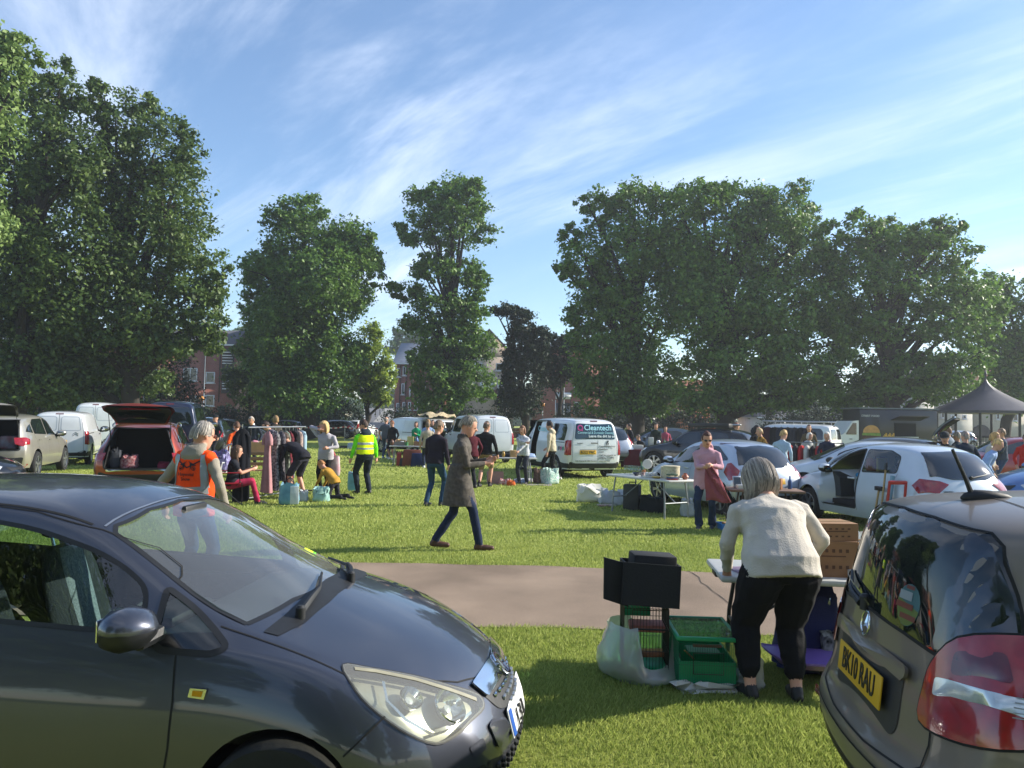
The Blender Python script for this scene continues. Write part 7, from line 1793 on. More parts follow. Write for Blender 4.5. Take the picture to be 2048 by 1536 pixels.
# beacons, lamp posts, bollards, tape
M_POSTB = mat('post_black', '#141517', .5, var=.1); M_STEEL = mat('post_steel', '#6f767b', .5, .5, var=.1)
for px, Y, lab in ((402, 79, 'black and white crossing beacon with amber globe before the brick flats'), (1085, 79, 'black and white crossing beacon near the dark evergreens')):
    r = ent('crossing_beacon', lab, 'crossing beacon', (PX(px, Y), Y, 0), 0, 'crossing beacons')
    mb = MB()
    for i in range(7): mb.tube([(0, 0, .45 * i), (0, 0, .45 * i + .45)], .055, M_POSTB if i % 2 == 0 else M_UPVC, 10)
    mb.build('pole', r); mb = MB(); mb.ball((0, 0, 3.38), .25, mat('beacon_amber', '#c9831d', .35, var=.1), 16); mb.build('globe', r)
for px, Y, hgt, lab in ((406, 82, 8.5, 'slim grey lamp post rising above the crossing beacon'), (1127, 74, 9, 'grey lamp post in front of the white porch sign'), (728, 84, 8, 'grey lamp post by the side street mouth'), (1012, 78, 6, 'short grey lamp post beside the shop signs'), (1447, 76, 7, 'grey lamp post behind the sunlit lime branches')):
    r = ent('lamp_post', lab, 'lamp post', (PX(px, Y), Y, 0), 0, 'street lamps'); mb = MB(); mb.tube([(0, 0, 0), (0, 0, 1.2), (0, 0, 1.25), (0, 0, hgt)], [.10, .10, .06, .04], M_STEEL, 10); mb.build('pole', r)
    mb = MB(); mb.tube([(0, 0, hgt - .05), (.3, -.1, hgt + .12), (.9, -.3, hgt + .15)], [.035, .03, .03], M_STEEL, 8); mb.box((1.05, -.35, hgt + .13), (.6, .25, .12), M_STEEL, rot=(0, 0, -.3), bev=.04); mb.build('lamp_head', r)
b0 = None
for i in range(9):
    t = i / 8; px = 706 + t * 66; Y = 86 + t * 60
    if b0 is None:
        b0 = ent('bollard', 'black bollard along the side street pavement', 'bollard', (0, 0, 0), 0, 'bollards along the side street'); mb = MB(); mb.lathe([(.09, 0), (.09, .10), (.07, .14), (.07, .95), (.085, .98), (.085, 1.06), (.05, 1.12), (.001, 1.13)], M_POSTB, 12); mb.build('post', b0); b = b0
    else: b = dup(b0, (0, 0, 0), 0)
    b.location = (PX(px, Y) - .4, Y, .1 + max(0, (Y - 84.5)) * .0355)
tp = []
for i, px in enumerate((560, 592, 640, 690, 734, 790)):
    Y = 56; b = tag(MB().tube([(0, 0, 0), (0, 0, 1.15)], .03, M_STEEL, 8).lathe([(.05, 1.13), (.05, 1.19), (.001, 1.22)], M_STEEL, 8).build('fence_post'), None, 'post', 'posts of the barrier tape'); b.location = (PX(px, Y), Y, 0)
    b['label'] = 'thin grey steel post holding the red and white tape'; tp.append(b.location.copy())
mb = MB(); M_TR, M_TW = mat('tape_red', '#a02a22', .5, var=.1), mat('tape_white', '#c7c9c8', .5, var=.1)
for a, b in zip(tp, tp[1:]):
    n = 10
    for q in range(n):
        pa, pb = a.lerp(b, q / n), a.lerp(b, (q + 1) / n); sa, sb = -.12 * math.sin(PI * q / n), -.12 * math.sin(PI * (q + 1) / n)
        mb.sheet([pa + Vector((0, -.04, 1.0 + sa)), pb + Vector((0, -.04, 1.0 + sb)), pb + Vector((0, -.04, 1.09 + sb)), pa + Vector((0, -.04, 1.09 + sa))], M_TR if q % 2 else M_TW)
tag(mb.build('barrier_tape', None, 0), 'red and white barrier tape strung between thin posts', 'barrier tape')
# low brick wall with a notice by the evergreens; banner on the railings
r = ent('boundary_wall', 'low red brick wall under the dark evergreens with a pale lettered strip', 'wall', (PX(1060, 74), 74.3, 0)); mb = MB(); mb.box((0, 0, .45), (11, .25, .9), M_BRICK); mb.box((0, 0, .93), (11.1, .32, .08), M_PAVE); mb.build('wall', r); mb = MB(); mb.box((-.6, -.15, .62), (3.2, .04, .22), M_BRICKD); mb.build('notice_strip', r)
text('Nursing and dementia care', .16, M_UPVC, frame((-.6, -.175, .62), (1, 0, 0), (0, 0, 1)), r)
# bandstand
X0, Y0 = PX(1972, 45), 45
r = ent('bandstand', 'dark eight-sided bandstand with swept pointed roof on slim posts', 'bandstand', (X0, Y0, 0)); M_BAND = mat('bandstand_roof', '#3d3b45', .55, var=.12, scale=2); RB = 2.9; ze = 2.55 + .12
mb = MB(); rings = []
for t in np.linspace(0, 1, 10):
    rad = RB * (1 - t) ** 1.55 + .06 * t; rings.append([(rad * math.cos(a), rad * math.sin(a), ze + .10 + 1.85 * t ** .92) for a in np.linspace(0, 2 * PI, 9)[:-1] + .12])
mb.loft(rings, M_BAND); mb.loft([[(q * math.cos(a), q * math.sin(a), z) for a in np.linspace(0, 2 * PI, 9)[:-1] + .12] for q, z in ((RB - .15, ze - .05), (RB + .02, ze - .05), (RB + .02, ze + .09))], M_BAND); mb.build('roof', r, 25)
mb = MB(); mb.tube([(0, 0, ze + 1.9), (0, 0, ze + 2.2), (0, 0, ze + 2.28), (0, 0, ze + 2.55)], [.06, .05, .09, .01], M_BAND, 8); mb.build('finial', r)
for a in np.linspace(0, 2 * PI, 9)[:-1] + .12:
    mb = MB(); c_, s_ = math.cos(a) * (RB - .35), math.sin(a) * (RB - .35); mb.tube([(c_, s_, .3), (c_, s_, .5), (c_, s_, .55), (c_, s_, ze)], [.13, .13, .08, .07], M_POSTB, 10); mb.build('column', r)
A8 = list(np.linspace(0, 2 * PI, 9) + .12)
for a, b in list(zip(A8, A8[1:]))[:7]:
    mb = MB(); p, q = Vector((math.cos(a), math.sin(a), 0)) * (RB - .35), Vector((math.cos(b), math.sin(b), 0)) * (RB - .35)
    for z in (.55, 1.25): mb.tube([p + Vector((0, 0, z)), q + Vector((0, 0, z))], .025, M_POSTB, 6)
    for i in range(1, 12): mb.tube([p.lerp(q, i / 12) + Vector((0, 0, .55)), p.lerp(q, i / 12) + Vector((0, 0, 1.25))], .012, M_POSTB, 5)
    mb.build('railing', r)
mb = MB(); mb.lathe([(RB, 0), (RB, .32), (RB - .1, .36), (.01, .36)], M_PAVE, 8); mb.build('plinth', r)
# food truck: white cab, dark box with serving hatch and food picture
Y = 38; r = ent('food_truck', 'dark food truck with burger picture, open serving hatch and white cab', 'food truck', (PX(1785, Y), Y, 0)); M_TRK = mat('truck_box', '#221f27', .45, var=.1, coat=.5)
mb = MB(); mb.box((.30, 1.0, 1.62), (3.85, 2.0, 2.0), M_TRK, bev=.03); mb.build('box_body', r)
mb = MB(); mb.box((.3, 1.0, 2.67), (4.0, 2.15, .06), M_STEEL); mb.build('roof_rim', r)
mb = MB(); P = [(-1.65, .45), (-1.65, 2.05), (-1.95, 2.02), (-2.35, 1.42), (-2.78, 1.15), (-2.85, .45)]; mb.prism(P, 1.9, W_, Matrix.Translation((0, .05, 0))); mb.build('cab', r, 20)
mb = MB(); mb.prism([(-1.78, 1.35), (-1.78, 1.92), (-1.95, 1.92), (-2.28, 1.40), (-2.28, 1.35)], .02, M_GLASSD, Matrix.Translation((0, .025, 0))); mb.build('cab_window', r)
mb = MB(); mb.box((-2.05, .04, 1.12), (.14, .03, .03), M_BLACK); mb.build('cab_handle', r)
mb = MB(); mb.box((.62, -.02, 1.55), (1.05, .06, .80), M_VOID); mb.build('serving_hatch', r)
mb = MB(); mb.box((.62, -.08, 1.26), (1.15, .22, .05), M_UPVC); mb.box((.62, -.03, 1.10), (1.1, .06, .24), mat('menu_board', '#b5bfb6', .6, col2='#6b8f6a', scale=5)); mb.build('counter', r)
mb = MB(); mb.add([(-.1, -.04, 2.08), (1.35, -.04, 2.08), (1.35, -.95, 2.28), (-.1, -.95, 2.28), (-.1, -.04, 2.12), (1.35, -.04, 2.12), (1.35, -.95, 2.32), (-.1, -.95, 2.32)], [(0, 1, 2, 3), (4, 7, 6, 5), (0, 3, 7, 4), (1, 5, 6, 2), (2, 6, 7, 3)], M_TRK); mb.build('hatch_flap', r)
text('STREET FOOD', .14, M_UPVC, frame((-1.1, -.008, 2.28), (1, 0, 0), (0, 0, 1)), r)
BG_, PT_, LT_ = mat('bun_print', '#b98a4e', .6, var=.2, scale=6), mat('patty_print', '#4a2a1c', .6, var=.3, scale=8), mat('lettuce_print', '#6d8a3a', .6, var=.3, scale=8)
mb = MB(); ox = -1.05
mb.prism([(ox + .42 * math.cos(t), 1.45 + .38 * math.sin(t)) for t in np.linspace(0, PI, 18)], .02, BG_, Matrix.Translation((0, -.012, 0))); mb.prism([(ox - .46, 1.32), (ox + .46, 1.30), (ox + .44, 1.44), (ox - .44, 1.44)], .02, LT_, Matrix.Translation((0, -.016, 0))); mb.prism([(ox - .45, 1.13), (ox + .43, 1.12), (ox + .45, 1.31), (ox - .44, 1.31)], .02, PT_, Matrix.Translation((0, -.013, 0))); mb.prism([(ox - .42, .82), (ox + .42, .80), (ox + .44, 1.12), (ox - .43, 1.13)], .02, BG_, Matrix.Translation((0, -.011, 0)))
for i in range(9): mb.prism([(-.52 + i * .07, .9), (-.46 + i * .07, .9), (-.40 + i * .06, 1.30 + .07 * (i % 3)), (-.47 + i * .06, 1.32 + .07 * (i % 3))], .02, mat('fries_print', '#c59a45', .6, var=.2), Matrix.Translation((0, -.014 - .0015 * i, 0)))
mb.build('burger_picture', r)
for x in (-2.2, 1.4): mb = MB(); mb.lathe([(.36, .05), (.36, .28), (.2, .30), (.2, .05)], M_TYRE, 24, axis='y', c=(x, 0, .36)); mb.lathe([(.2, .06), (.001, .04)], M_RIMD, 20, axis='y', c=(x, 0, .36)); mb.build('wheel', r)
mb = MB(); mb.box((-.4, 1, .5), (4.2, 1.7, .3), M_VOID); mb.build('chassis', r)
# tall trees and parked cars behind the camera, seen only as reflections in glass and paint
for i, (x, y, src) in enumerate(((-14, -18, 0), (-3, -24, 3), (8, -20, 9), (21, -24, 8), (-26, -22, 3), (-6, -40, 9), (34, -30, 8))):
    srcs = [o for o in bpy.data.objects if o.name.startswith('broadleaf_tree')]
    dup(srcs[src], (x, y, 0), 1.3 * i, ('spreading park tree standing behind the photographer, mirrored in the car glass'), 'trees mirrored in the car windows')
# ================================================================== stalls and goods
M_TBW = mat('table_plastic', '#b9bab6', .5, var=.06, scale=30, bump=.05); M_LEGB = mat('table_leg_black', '#17181b', .45, .3, var=.1); M_LEGG = mat('table_leg_grey', '#8d9296', .45, .4, var=.1)
M_CARD = mat('cardboard', '#8d6a4a', .9, var=.12, scale=6, bump=.08, bscale=60); M_CARDL = mat('cardboard_light', '#b39263', .9, var=.1, scale=6)
def table(label, loc, rz, L_, W_2, h, legm, topm=None, thick=.045, bars=True):
    r = ent('folding_table', label, 'table', loc, R(rz)); m = topm or M_TBW
    mb = MB(); mb.box((0, 0, h - thick / 2), (L_, W_2, thick), m, bev=.018); mb.build('tabletop', r)
    for sx in (-1, 1):
        for sy in (-1, 1):
            mb = MB(); mb.tube([(sx * (L_ / 2 - .22), sy * (W_2 / 2 - .08), h - thick), (sx * (L_ / 2 - .17), sy * (W_2 / 2 - .06), .35), (sx * (L_ / 2 - .16), sy * (W_2 / 2 - .05), 0)], [.016, .016, .019], legm, 8); mb.build('leg', r)
        if bars: mb = MB(); mb.tube([(sx * (L_ / 2 - .17), -W_2 / 2 + .06, .30), (sx * (L_ / 2 - .17), W_2 / 2 - .06, .30)], .013, legm, 8); mb.tube([(sx * (L_ / 2 - .19), 0, .30), (sx * .12, 0, h - thick)], .010, legm, 6); mb.build('brace', r)
    return r
def wx(root, p): return Matrix.Translation(root.location) @ Matrix.Rotation(root.rotation_euler.z, 4, 'Z') @ Vector(p)
def thing(name, label, cat, mb, loc, rz=0, group=None, sharp=38):
    o = mb.build(name, None, sharp); o.location = loc; o.rotation_euler = (0, 0, R(rz)); return tag(o, label, cat, group)
def crate(label, loc, rz, d, m, name='cardboard_box', cat='box', open_=True, fill=None, group=None):
    """open-topped box with walls"""
    x, y, z = d; t = .012; mb = MB()
    mb.box((0, 0, t / 2), (x, y, t), m)
    for s in (1, -1): mb.box((s * (x / 2 - t / 2), 0, z / 2 + t / 2), (t, y, z - t), m); mb.box((0, s * (y / 2 - t / 2), z / 2 + t / 2), (x - 2 * t, t, z - t), m)
    if not open_: mb.box((0, 0, z + t / 2 + .001), (x * .998, y * .998, t), m)
    if fill:
        rr = random.Random(hash(label) % 999)
        for q in range(8): mb.box((rr.uniform(-.3, .3) * x, rr.uniform(-.3, .3) * y, z * rr.uniform(.5, 1.02)), (x * .28, y * .3, z * .3), rr.choice(fill), rot=(rr.uniform(-.4, .4), rr.uniform(-.4, .4), rr.uniform(0, 3)), bev=.01)
    return thing(name, label, cat, mb, loc, rz, group)
def sack(label, loc, rz, d, m, name='bag', cat='bag', seed=1, crumple=.18, handles=None, open_=False):
    """soft crumpled bag"""
    g = random.Random(seed); mb = MB(); rings = []; n = 22
    for i, (t, k) in enumerate(((0, .78), (.06, .98), (.25, 1.04), (.5, 1.0), (.75, .95), (.93, .92), (1.0, .88))):
        ring = []
        for j in range(n):
            a = 2 * PI * j / n; c_, s_ = math.cos(a), math.sin(a); q = k * (1 + g.uniform(-crumple, crumple) * .5)
            ring.append((d[0] / 2 * q * math.copysign(abs(c_) ** .6, c_), d[1] / 2 * q * math.copysign(abs(s_) ** .6, s_), d[2] * t * (1 + (g.uniform(-crumple, crumple) if t > .7 else 0))))
        rings.append(ring)
    if open_: rings += [[(p[0] * .9, p[1] * .9, p[2] - d[2] * .25) for p in rings[-1]]]
    else: rings += [[(p[0] * .5, p[1] * .5, p[2] + d[2] * g.uniform(-.02, .06)) for p in rings[-1]]]
    mb.loft(rings, m)
    r = thing(name, label, cat, mb, loc, rz, None, 60)
    if handles:
        for s in (1, -1):
            h = MB(); h.tube([(x_ * d[0] * .22, s * d[1] * .42, d[2] * (1.0 + .28 * (1 - x_ * x_))) for x_ in np.linspace(-1, 1, 9)], .010, handles, 6); h.build('handle', r)
    return r
def garment(label, x, y, ztop, ln, wid, m, group, kind='dress', rail_dir=(1, 0), seed=1, name='garment', face=0.0):
    """hanging garment, seen along its flat side; hook on the rail"""
    g = random.Random(seed); r_ = []; mb = MB(); n = 26; d = .035
    prof = {'dress': [(0, .16), (.03, .50), (.10, .62), (.22, .55), (.36, .46), (.55, .62), (.8, .85), (1, 1.0)], 'shirt': [(0, .2), (.04, .7), (.12, 1.0), (.5, .95), (1, 1.0)], 'coat': [(0, .3), (.05, .8), (.2, 1.0), (1, .95)], 'trousers': [(0, .9), (.1, .95), (1, .8)]}[kind]
    for t, k in prof:
        ring = []
        for j in range(n):
            a = 2 * PI * j / n; f = 1 + .35 * math.sin(a * 7 + seed) * min(1, t * 2.2)
            ring.append((wid / 2 * k * math.cos(a), d * (1 + 1.6 * t) * math.sin(a) * f, -ln * t))
        r_.append(ring)
    mb.loft(r_, m)
    if kind in ('dress', 'shirt', 'coat'):
        sl = .22 if kind == 'dress' else .5
        for s in (1, -1): mb.tube([(s * wid * .22, 0, -ln * .06), (s * wid * .36, .01, -ln * .06 - .10), (s * wid * .40, .01, -ln * .06 - sl)], [.05, .065, .055], m, 8)
    o = thing(name, label, 'garment', mb, (x, y, ztop - .06), 0, group, 60); o.rotation_euler = (0, 0, face)
    h = MB(); h.tube([(0, 0, .07), (.012, 0, .085), (0, 0, .095), (0, 0, .02), (0, 0, 0)], .004, M_CHROME, 6); h.tube([(-wid * .2, 0, -.03), (0, 0, .02), (wid * .2, 0, -.03)], .008, M_BLACK, 6); h.build('hanger', o)
    return o
def rail(label, a, b, h, col=None):
    """clothes rail from a to b"""
    a, b = Vector(a), Vector(b); mid = (a + b) / 2; d = (b - a); L_ = d.length; rz = math.atan2(d.y, d.x); m = col or M_RIM
    r = ent('clothes_rail', label, 'clothes rail', mid, rz)
    mb = MB(); mb.tube([(-L_ / 2 - .08, 0, h), (L_ / 2 + .08, 0, h)], .016, m, 10); mb.build('top_bar', r)
    for s in (-1, 1):
        mb = MB(); mb.tube([(s * L_ / 2, 0, h), (s * L_ / 2, 0, .08)], .014, M_LEGB, 8); mb.tube([(s * L_ / 2, -.26, .06), (s * L_ / 2, .26, .06)], .016, M_LEGB, 8); mb.build('upright', r)
    mb = MB(); mb.tube([(-L_ / 2, 0, .08), (L_ / 2, 0, .08)], .012, m, 8); mb.build('base_bar', r)
    return r
# ---- near stall: folding table, boxes, cages
nt_ = table('white plastic folding table with black legs beside the stooping woman', (2.46, 5.72, 0), -6, 1.85, .72, .735, M_LEGB)
mb = MB(); mb.box((-.908, -.05, .700), (.05, .16, .035), M_LEGB, bev=.01); h_ = mb.build('table_handle', nt_)
mag = [('glossy pink and white magazine under the stooping woman\'s hand', (-.66, -.12, .738), 8, '#b7a3b5', '#5d4470'), ('dark blue magazine lying beneath the pink one', (-.60, -.20, .7355), -5, '#243047', '#8f9fb4'), ('black and white leaflet beyond the magazines', (-.42, .10, .7365), 12, '#c9c9c6', '#2a2a2d')]
for lab, p, a, c1, c2 in mag: thing('magazine', lab, 'magazine', MB().box((0, 0, .006), (.30, .22, .012), mat('print_' + c1, c1, .35, col2=c2, scale=14, coat=.4)), wx(nt_, p), a)
def printed_box(label, loc, rz, d, marks=True):
    o = crate(label, loc, rz, d, M_CARD, open_=False)
    mk = MB(); P = mat('box_print', '#5a4030', .9, var=.1)
    for z in (.78, .30):
        for i in range(5): mk.box((-d[0] * .28 + i * d[0] * .14, -d[1] / 2 - .002, d[2] * z), (d[0] * .06, .002, d[2] * .10), P)
    mk.box((0, -d[1] / 2 - .002, d[2] * .62), (d[0] * .5, .002, .008), P); mk.build('box_print', o)
    tp_ = MB(); tp_.box((0, 0, d[2] + .0145), (d[0] * .99, .05, .002), mat('parcel_tape', '#a3855c', .3, var=.05)); tp_.build('tape', o)
    return o
printed_box('brown printed cardboard carton standing on the near table', wx(nt_, (-.13, -.10, .735)), -4, (.34, .28, .24))
printed_box('brown cardboard carton stacked on top of the printed one', wx(nt_, (-.12, -.09, .990)), 3, (.32, .27, .11))
crate('pale wooden tray with white goods on the near table', wx(nt_, (.28, .02, .735)), 5, (.36, .30, .22), M_CARDL, name='tray', cat='tray', fill=[M_UPVC, M_TBW, mat('print_pink', '#b9778a', .6)])
sack('clear polythene sheeting heaped behind the cartons', wx(nt_, (.30, .22, .735)), 0, (.6, .18, .22), glass('polythene', '#c9d2d6', haze=.35), seed=4, crumple=.35)
sack('dark blue cloth bundle under the near table', (2.22, 5.78, 0), 10, (.42, .34, .52), cloth('#2a2f5e'), seed=5, crumple=.3)
thing('tray', 'lilac plastic sledge lying under the near table', 'sledge', MB().loft([[(x_ * .36, y_ * .24, .04 + .10 * abs(x_) ** 3 + .05 * abs(y_) ** 3 + e) for x_, y_ in [(math.cos(t), math.sin(t)) for t in np.linspace(0, 2 * PI, 24, endpoint=False)]] for e in (0, .014)] + [[(math.cos(t) * .24, math.sin(t) * .16, .035) for t in np.linspace(0, 2 * PI, 24, endpoint=False)]], mat('lilac_plastic', '#8a6cc0', .4, var=.06)), (2.16, 5.47, .10), -8)
sack('black and white patterned bag under the near table', (2.42, 5.60, 0), 0, (.34, .22, .30), cloth('#17171a', 'monochrome', '#b9b9b8'), seed=6)
# cage on the polythene bag
M_WIRE = mat('cage_wire', '#3a3836', .4, .7, var=.1); M_WIREG = mat('cage_wire_green', '#1d6e52', .4, .2, var=.1); M_GRN = mat('green_plastic', '#17a06c', .35, var=.08, coat=.3, trans=.25)
def cage(root, x, y, z0, z1, m, step=.022, r=.0016, bars=4, sides=('f', 'b', 'l', 'r', 't')):
    mb = MB()
    def wire(a, b, rad=r): mb.tube([a, b], rad, m, 4, cap=False)
    nx, ny = int(2 * x / step), int(2 * y / step)
    for i in range(nx + 1):
        q = -x + 2 * x * i / nx
        if 'f' in sides: wire((q, -y, z0), (q, -y, z1))
        if 'b' in sides: wire((q, y, z0), (q, y, z1))
        if 't' in sides: wire((q, -y, z1), (q, y, z1))
    for i in range(ny + 1):
        q = -y + 2 * y * i / ny
        if 'l' in sides: wire((-x, q, z0), (-x, q, z1))
        if 'r' in sides: wire((x, q, z0), (x, q, z1))
    for i in range(bars):
        z = z0 + (z1 - z0) * i / (bars - 1)
        mb.tube([(-x, -y, z), (x, -y, z), (x, y, z), (-x, y, z), (-x, -y, z)], r * 1.6, m, 5, cap=False)
    return mb.build('wire_bars', root)
c1 = ent('bird_cage', 'small dark wire pet cage standing in the polythene bag', 'cage', (.985, 5.62, .07), R(-4)); cage(c1, .155, .20, 0, .44, M_WIRE)
mb = MB(); mb.box((0, 0, .015), (.30, .39, .03), M_GRN, bev=.01); mb.build('base', c1)
mb = MB(); mb.tube([(-.10, -.203, .30), (-.10, -.203, .43), (.14, -.203, .43), (.14, -.203, .30), (-.10, -.203, .30)], .004, M_WIRE, 6); mb.build('door', c1)
mb = MB(); mb.box((.02, .0, .27), (.25, .18, .05), mat('pink_shelf', '#9d5a4c', .7, var=.2, scale=30), bev=.01); mb.build('shelf', c1)
mb = MB(); mb.box((-.04, .12, .36), (.2, .06, .09), M_GRN, bev=.01); mb.build('feeder', c1)
mb = MB(); mb.loft([[(.095 * math.cos(t) * k, .045 * math.sin(t) * k, z) for t in np.linspace(0, 2 * PI, 20, endpoint=False)] for z, k in ((0, .95), (.006, 1), (.03, 1), (.034, .96))], mat('brush_wood', '#7a4a30', .6, var=.2, scale=20))
mb.X = Matrix.Translation((0, 0, .034))
for i in range(9):
    for j in range(3): mb.tube([(-.075 + i * .0185, -.022 + j * .022, 0), (-.075 + i * .0185, -.022 + j * .022, .022)], .006, mat('bristle', '#c7a071', .8, var=.1), 5)
o = mb.build('brush', None); o.location = (1.02, 5.50, .155); o.rotation_euler = (R(-12), 0, R(4)); tag(o, 'wooden scrubbing brush inside the small pet cage', 'brush')
M_POLY = glass('polythene_green', '#9fd6c2', haze=.32, rough=.25)
g = random.Random(3); mb = MB(); rings = []; n = 30
for t, k, z in ((0, .75, .0), (.1, 1.0, .02), (.3, 1.10, .09), (.5, 1.02, .17), (.7, .90, .24), (.85, .84, .30), (1, .80, .335)):
    rings.append([((.275 * k + g.uniform(-.02, .02)) * math.cos(a) * (1.12 if math.cos(a) < 0 else .92), (.27 * k + g.uniform(-.02, .02)) * math.sin(a), max(.004, z * (1.15 if math.cos(a) < -.3 else (.36 if math.sin(a) < -.5 else .9)) + g.uniform(-.016, .016))) for a in np.linspace(0, 2 * PI, n, endpoint=False)])
mb.loft(rings, M_POLY, cap=False); thing('polythene_bag', 'crumpled milky polythene bag wrapped round the small pet cage', 'plastic bag', mb, (.975, 5.58, 0), 0, None, 0)
c2 = ent('pet_cage', 'green plastic hamster cage with clear roof standing on a white bag', 'cage', (1.375, 5.52, .02), R(-3)); cage(c2, .20, .27, .02, .30, M_WIREG, step=.016, r=.0013, bars=3, sides=('f', 'b', 'l', 'r'))
mb = MB(); t_ = .012
for s in (1, -1): mb.box((s * .205, 0, .335), (.024, .56, .03), M_GRN, bev=.006); mb.box((0, s * .275, .335), (.43, .024, .03), M_GRN, bev=.006)
mb.build('roof_frame', c2)
cr = MB(); cr.box((0, 0, .342), (.39, .53, .004), glass('green_acrylic', '#7fc9a8')); cr.build('roof_panel', c2)
mb = MB()
for s in (1, -1): mb.box((s * .185, 0, .09), (.012, .50, .17), M_GRN); mb.box((0, s * .245, .09), (.37, .012, .17), M_GRN)
mb.box((0, 0, .01), (.37, .50, .012), M_GRN); mb.build('tub', c2)
mb = MB(); mb.tube([(-.14, -.15, .22), (-.05, .0, .12)], .006, M_CARDL, 6); mb.box((.02, .05, .17), (.22, .16, .012), M_GRN); mb.box((.04, -.02, .22), (.20, .03, .02), mat('pink_shelf'), bev=.004); mb.build('shelf', c2)
mb = MB(); mb.tube([(-.10, -.272, .10), (-.10, -.272, .24), (.10, -.272, .24), (.10, -.272, .10), (-.10, -.272, .10)], .003, M_WIRE, 6); mb.build('door', c2)
sack('flattened white plastic bag under the green cage', (1.42, 5.40, 0), 5, (.56, .36, .055), glass('polythene_white', '#d5dad6', haze=.6, rough=.3), seed=8, crumple=.5)
sack('screwed up end of white plastic bag beside the table leg', (1.69, 5.32, 0), 30, (.12, .09, .15), glass('polythene_white'), seed=9, crumple=.5)
MBK = mat('black_fabric_box', '#14171b', .8, var=.15, scale=60, bump=.1, bscale=90)
bx = crate('black fabric storage box balanced on the small pet cage', (.995, 5.52, .525), -3, (.40, .30, .29), MBK, name='storage_box', cat='box'); bx.rotation_euler = (R(-4), R(3), R(-3))
mb = MB(); mb.box((.0, 0, .17), (.31, .20, .29), MBK, bev=.015); ib = thing('storage_box', 'smaller black box standing inside the storage box', 'box', mb, (1.015, 5.54, .56), 4); ib.rotation_euler = (0, R(3), R(3))
mb = MB(); mb.prism([(-.13, 0), (.05, -.06), (.05, .24), (-.13, .29)], .02, MBK); lf = thing('box_flap', 'open black flap sticking out beside the storage box', 'flap', mb, (.80, 5.45, .57), 10)
# ---- pink woman's stall
wt = table('long white folding table with glassware in front of the silver hatchback', (2.72, 15.05, 0), -58, 1.83, .70, .74, M_LEGG)
for i in range(12):
    a, b = i % 6, i // 6; mb = MB(); mb.lathe([(.032, 0), (.034, .004), (.005, .008), (.004, .07), (.03, .10), (.036, .14), (.032, .175), (.030, .175), (.033, .14), (.026, .10)], glass('drinking_glass', '#e6efef'), 12)
    thing('wine_glass', 'clear stemmed glass in the cluster at the far end of the glassware table', 'glass', mb, wx(wt, (-.80 + a * .085, .20 - b * .13, .74)), 0, 'stemmed glasses on the long table')
M_CER = mat('white_ceramic', '#c8c6bf', .25, var=.05, coat=.6); M_CREAM = mat('cream_tub', '#b8ad8e', .5, col2='#cfc6ac', scale=26)
for lab, p, prof, m, nm in (('small round white vanity mirror on a stand', (-.22, .15, .74), None, M_CER, 'mirror'), ('cream lidded storage jar, slimmer of the two near the pink woman', (.40, .05, .74), [(.085, 0), (.09, .02), (.09, .20), (.094, .205), (.094, .225), (.001, .23)], M_CREAM, 'jar'), ('wide cream lidded bread tub next to the slim jar', (.64, -.02, .74), [(.14, 0), (.15, .03), (.15, .22), (.157, .225), (.157, .25), (.001, .26)], M_CREAM, 'tub'), ('clear glass vase beside the jars', (.20, .18, .74), [(.05, 0), (.055, .01), (.05, .18), (.047, .18), (.05, .012), (.001, .012)], glass('drinking_glass'), 'vase'), ('dark blue glass bowl among the glassware', (-.26, -.10, .74), [(.03, 0), (.07, .04), (.085, .07), (.08, .07), (.06, .035), (.001, .012)], mat('blue_glass', '#1a2742', .1, coat=.8), 'bowl'), ('small printed mug near the glassware', (-.05, -.12, .74), [(.04, 0), (.042, .09), (.038, .09), (.036, .01), (.001, .01)], mat('print_mug', '#b7b2ae', .3, col2='#7a4450', scale=30), 'mug'), ('white oval dish beside the printed mug', (.08, -.08, .74), [(.05, 0), (.10, .025), (.11, .035), (.09, .03), (.001, .01)], M_CER, 'dish'), ('amber candle jar behind the bowls', (-.36, .18, .74), [(.035, 0), (.038, .10), (.03, .11), (.001, .11)], mat('amber_glass', '#a4682e', .15, coat=.8), 'candle')):
    mb = MB()
    if prof is None: mb.tube([(0, 0, 0), (0, 0, .02)], [.06, .05], m, 14); mb.tube([(0, 0, .02), (0, 0, .14)], .007, M_CHROME, 6); mb.lathe([(.001, -.012), (.09, -.012), (.098, 0), (.09, .012), (.001, .012)], m, 20, axis='y', c=(0, 0, .23))
    else: mb.lathe(prof, m, 20)
    thing(nm, lab, nm, mb, wx(wt, p), 0)
mb = MB(); mb.box((0, 0, .02), (.30, .22, .04), M_CER, bev=.006)
for i in range(3): mb.box((-.08 + i * .08, 0, .07), (.05, .14, .06), M_UPVC, bev=.01)
thing('box', 'flat white boxed goods on the table by the pink woman', 'box', mb, wx(wt, (.22, -.15, .74)), 6)
mb = MB(); mb.box((0, 0, .27), (.34, .20, .52), mat('suitcase', '#23282c', .6, var=.15, scale=20), bev=.03); mb.tube([(-.06, 0, .53), (-.06, 0, .57), (.06, 0, .57), (.06, 0, .53)], .012, M_BLACK, 6); thing('suitcase', 'dark upright case standing under the glassware table', 'suitcase', mb, (2.50, 15.75, 0), -30)
sack('dark holdall on the grass under the glassware table', (2.86, 15.45, 0), -50, (.55, .30, .30), cloth('#1c2226'), seed=12)
sack('white carrier bag on the grass beneath the end of the glassware table', (3.42, 14.85, 0), 0, (.26, .20, .28), mat('carrier_white', '#aab0b4', .5, var=.12), seed=13, crumple=.3)
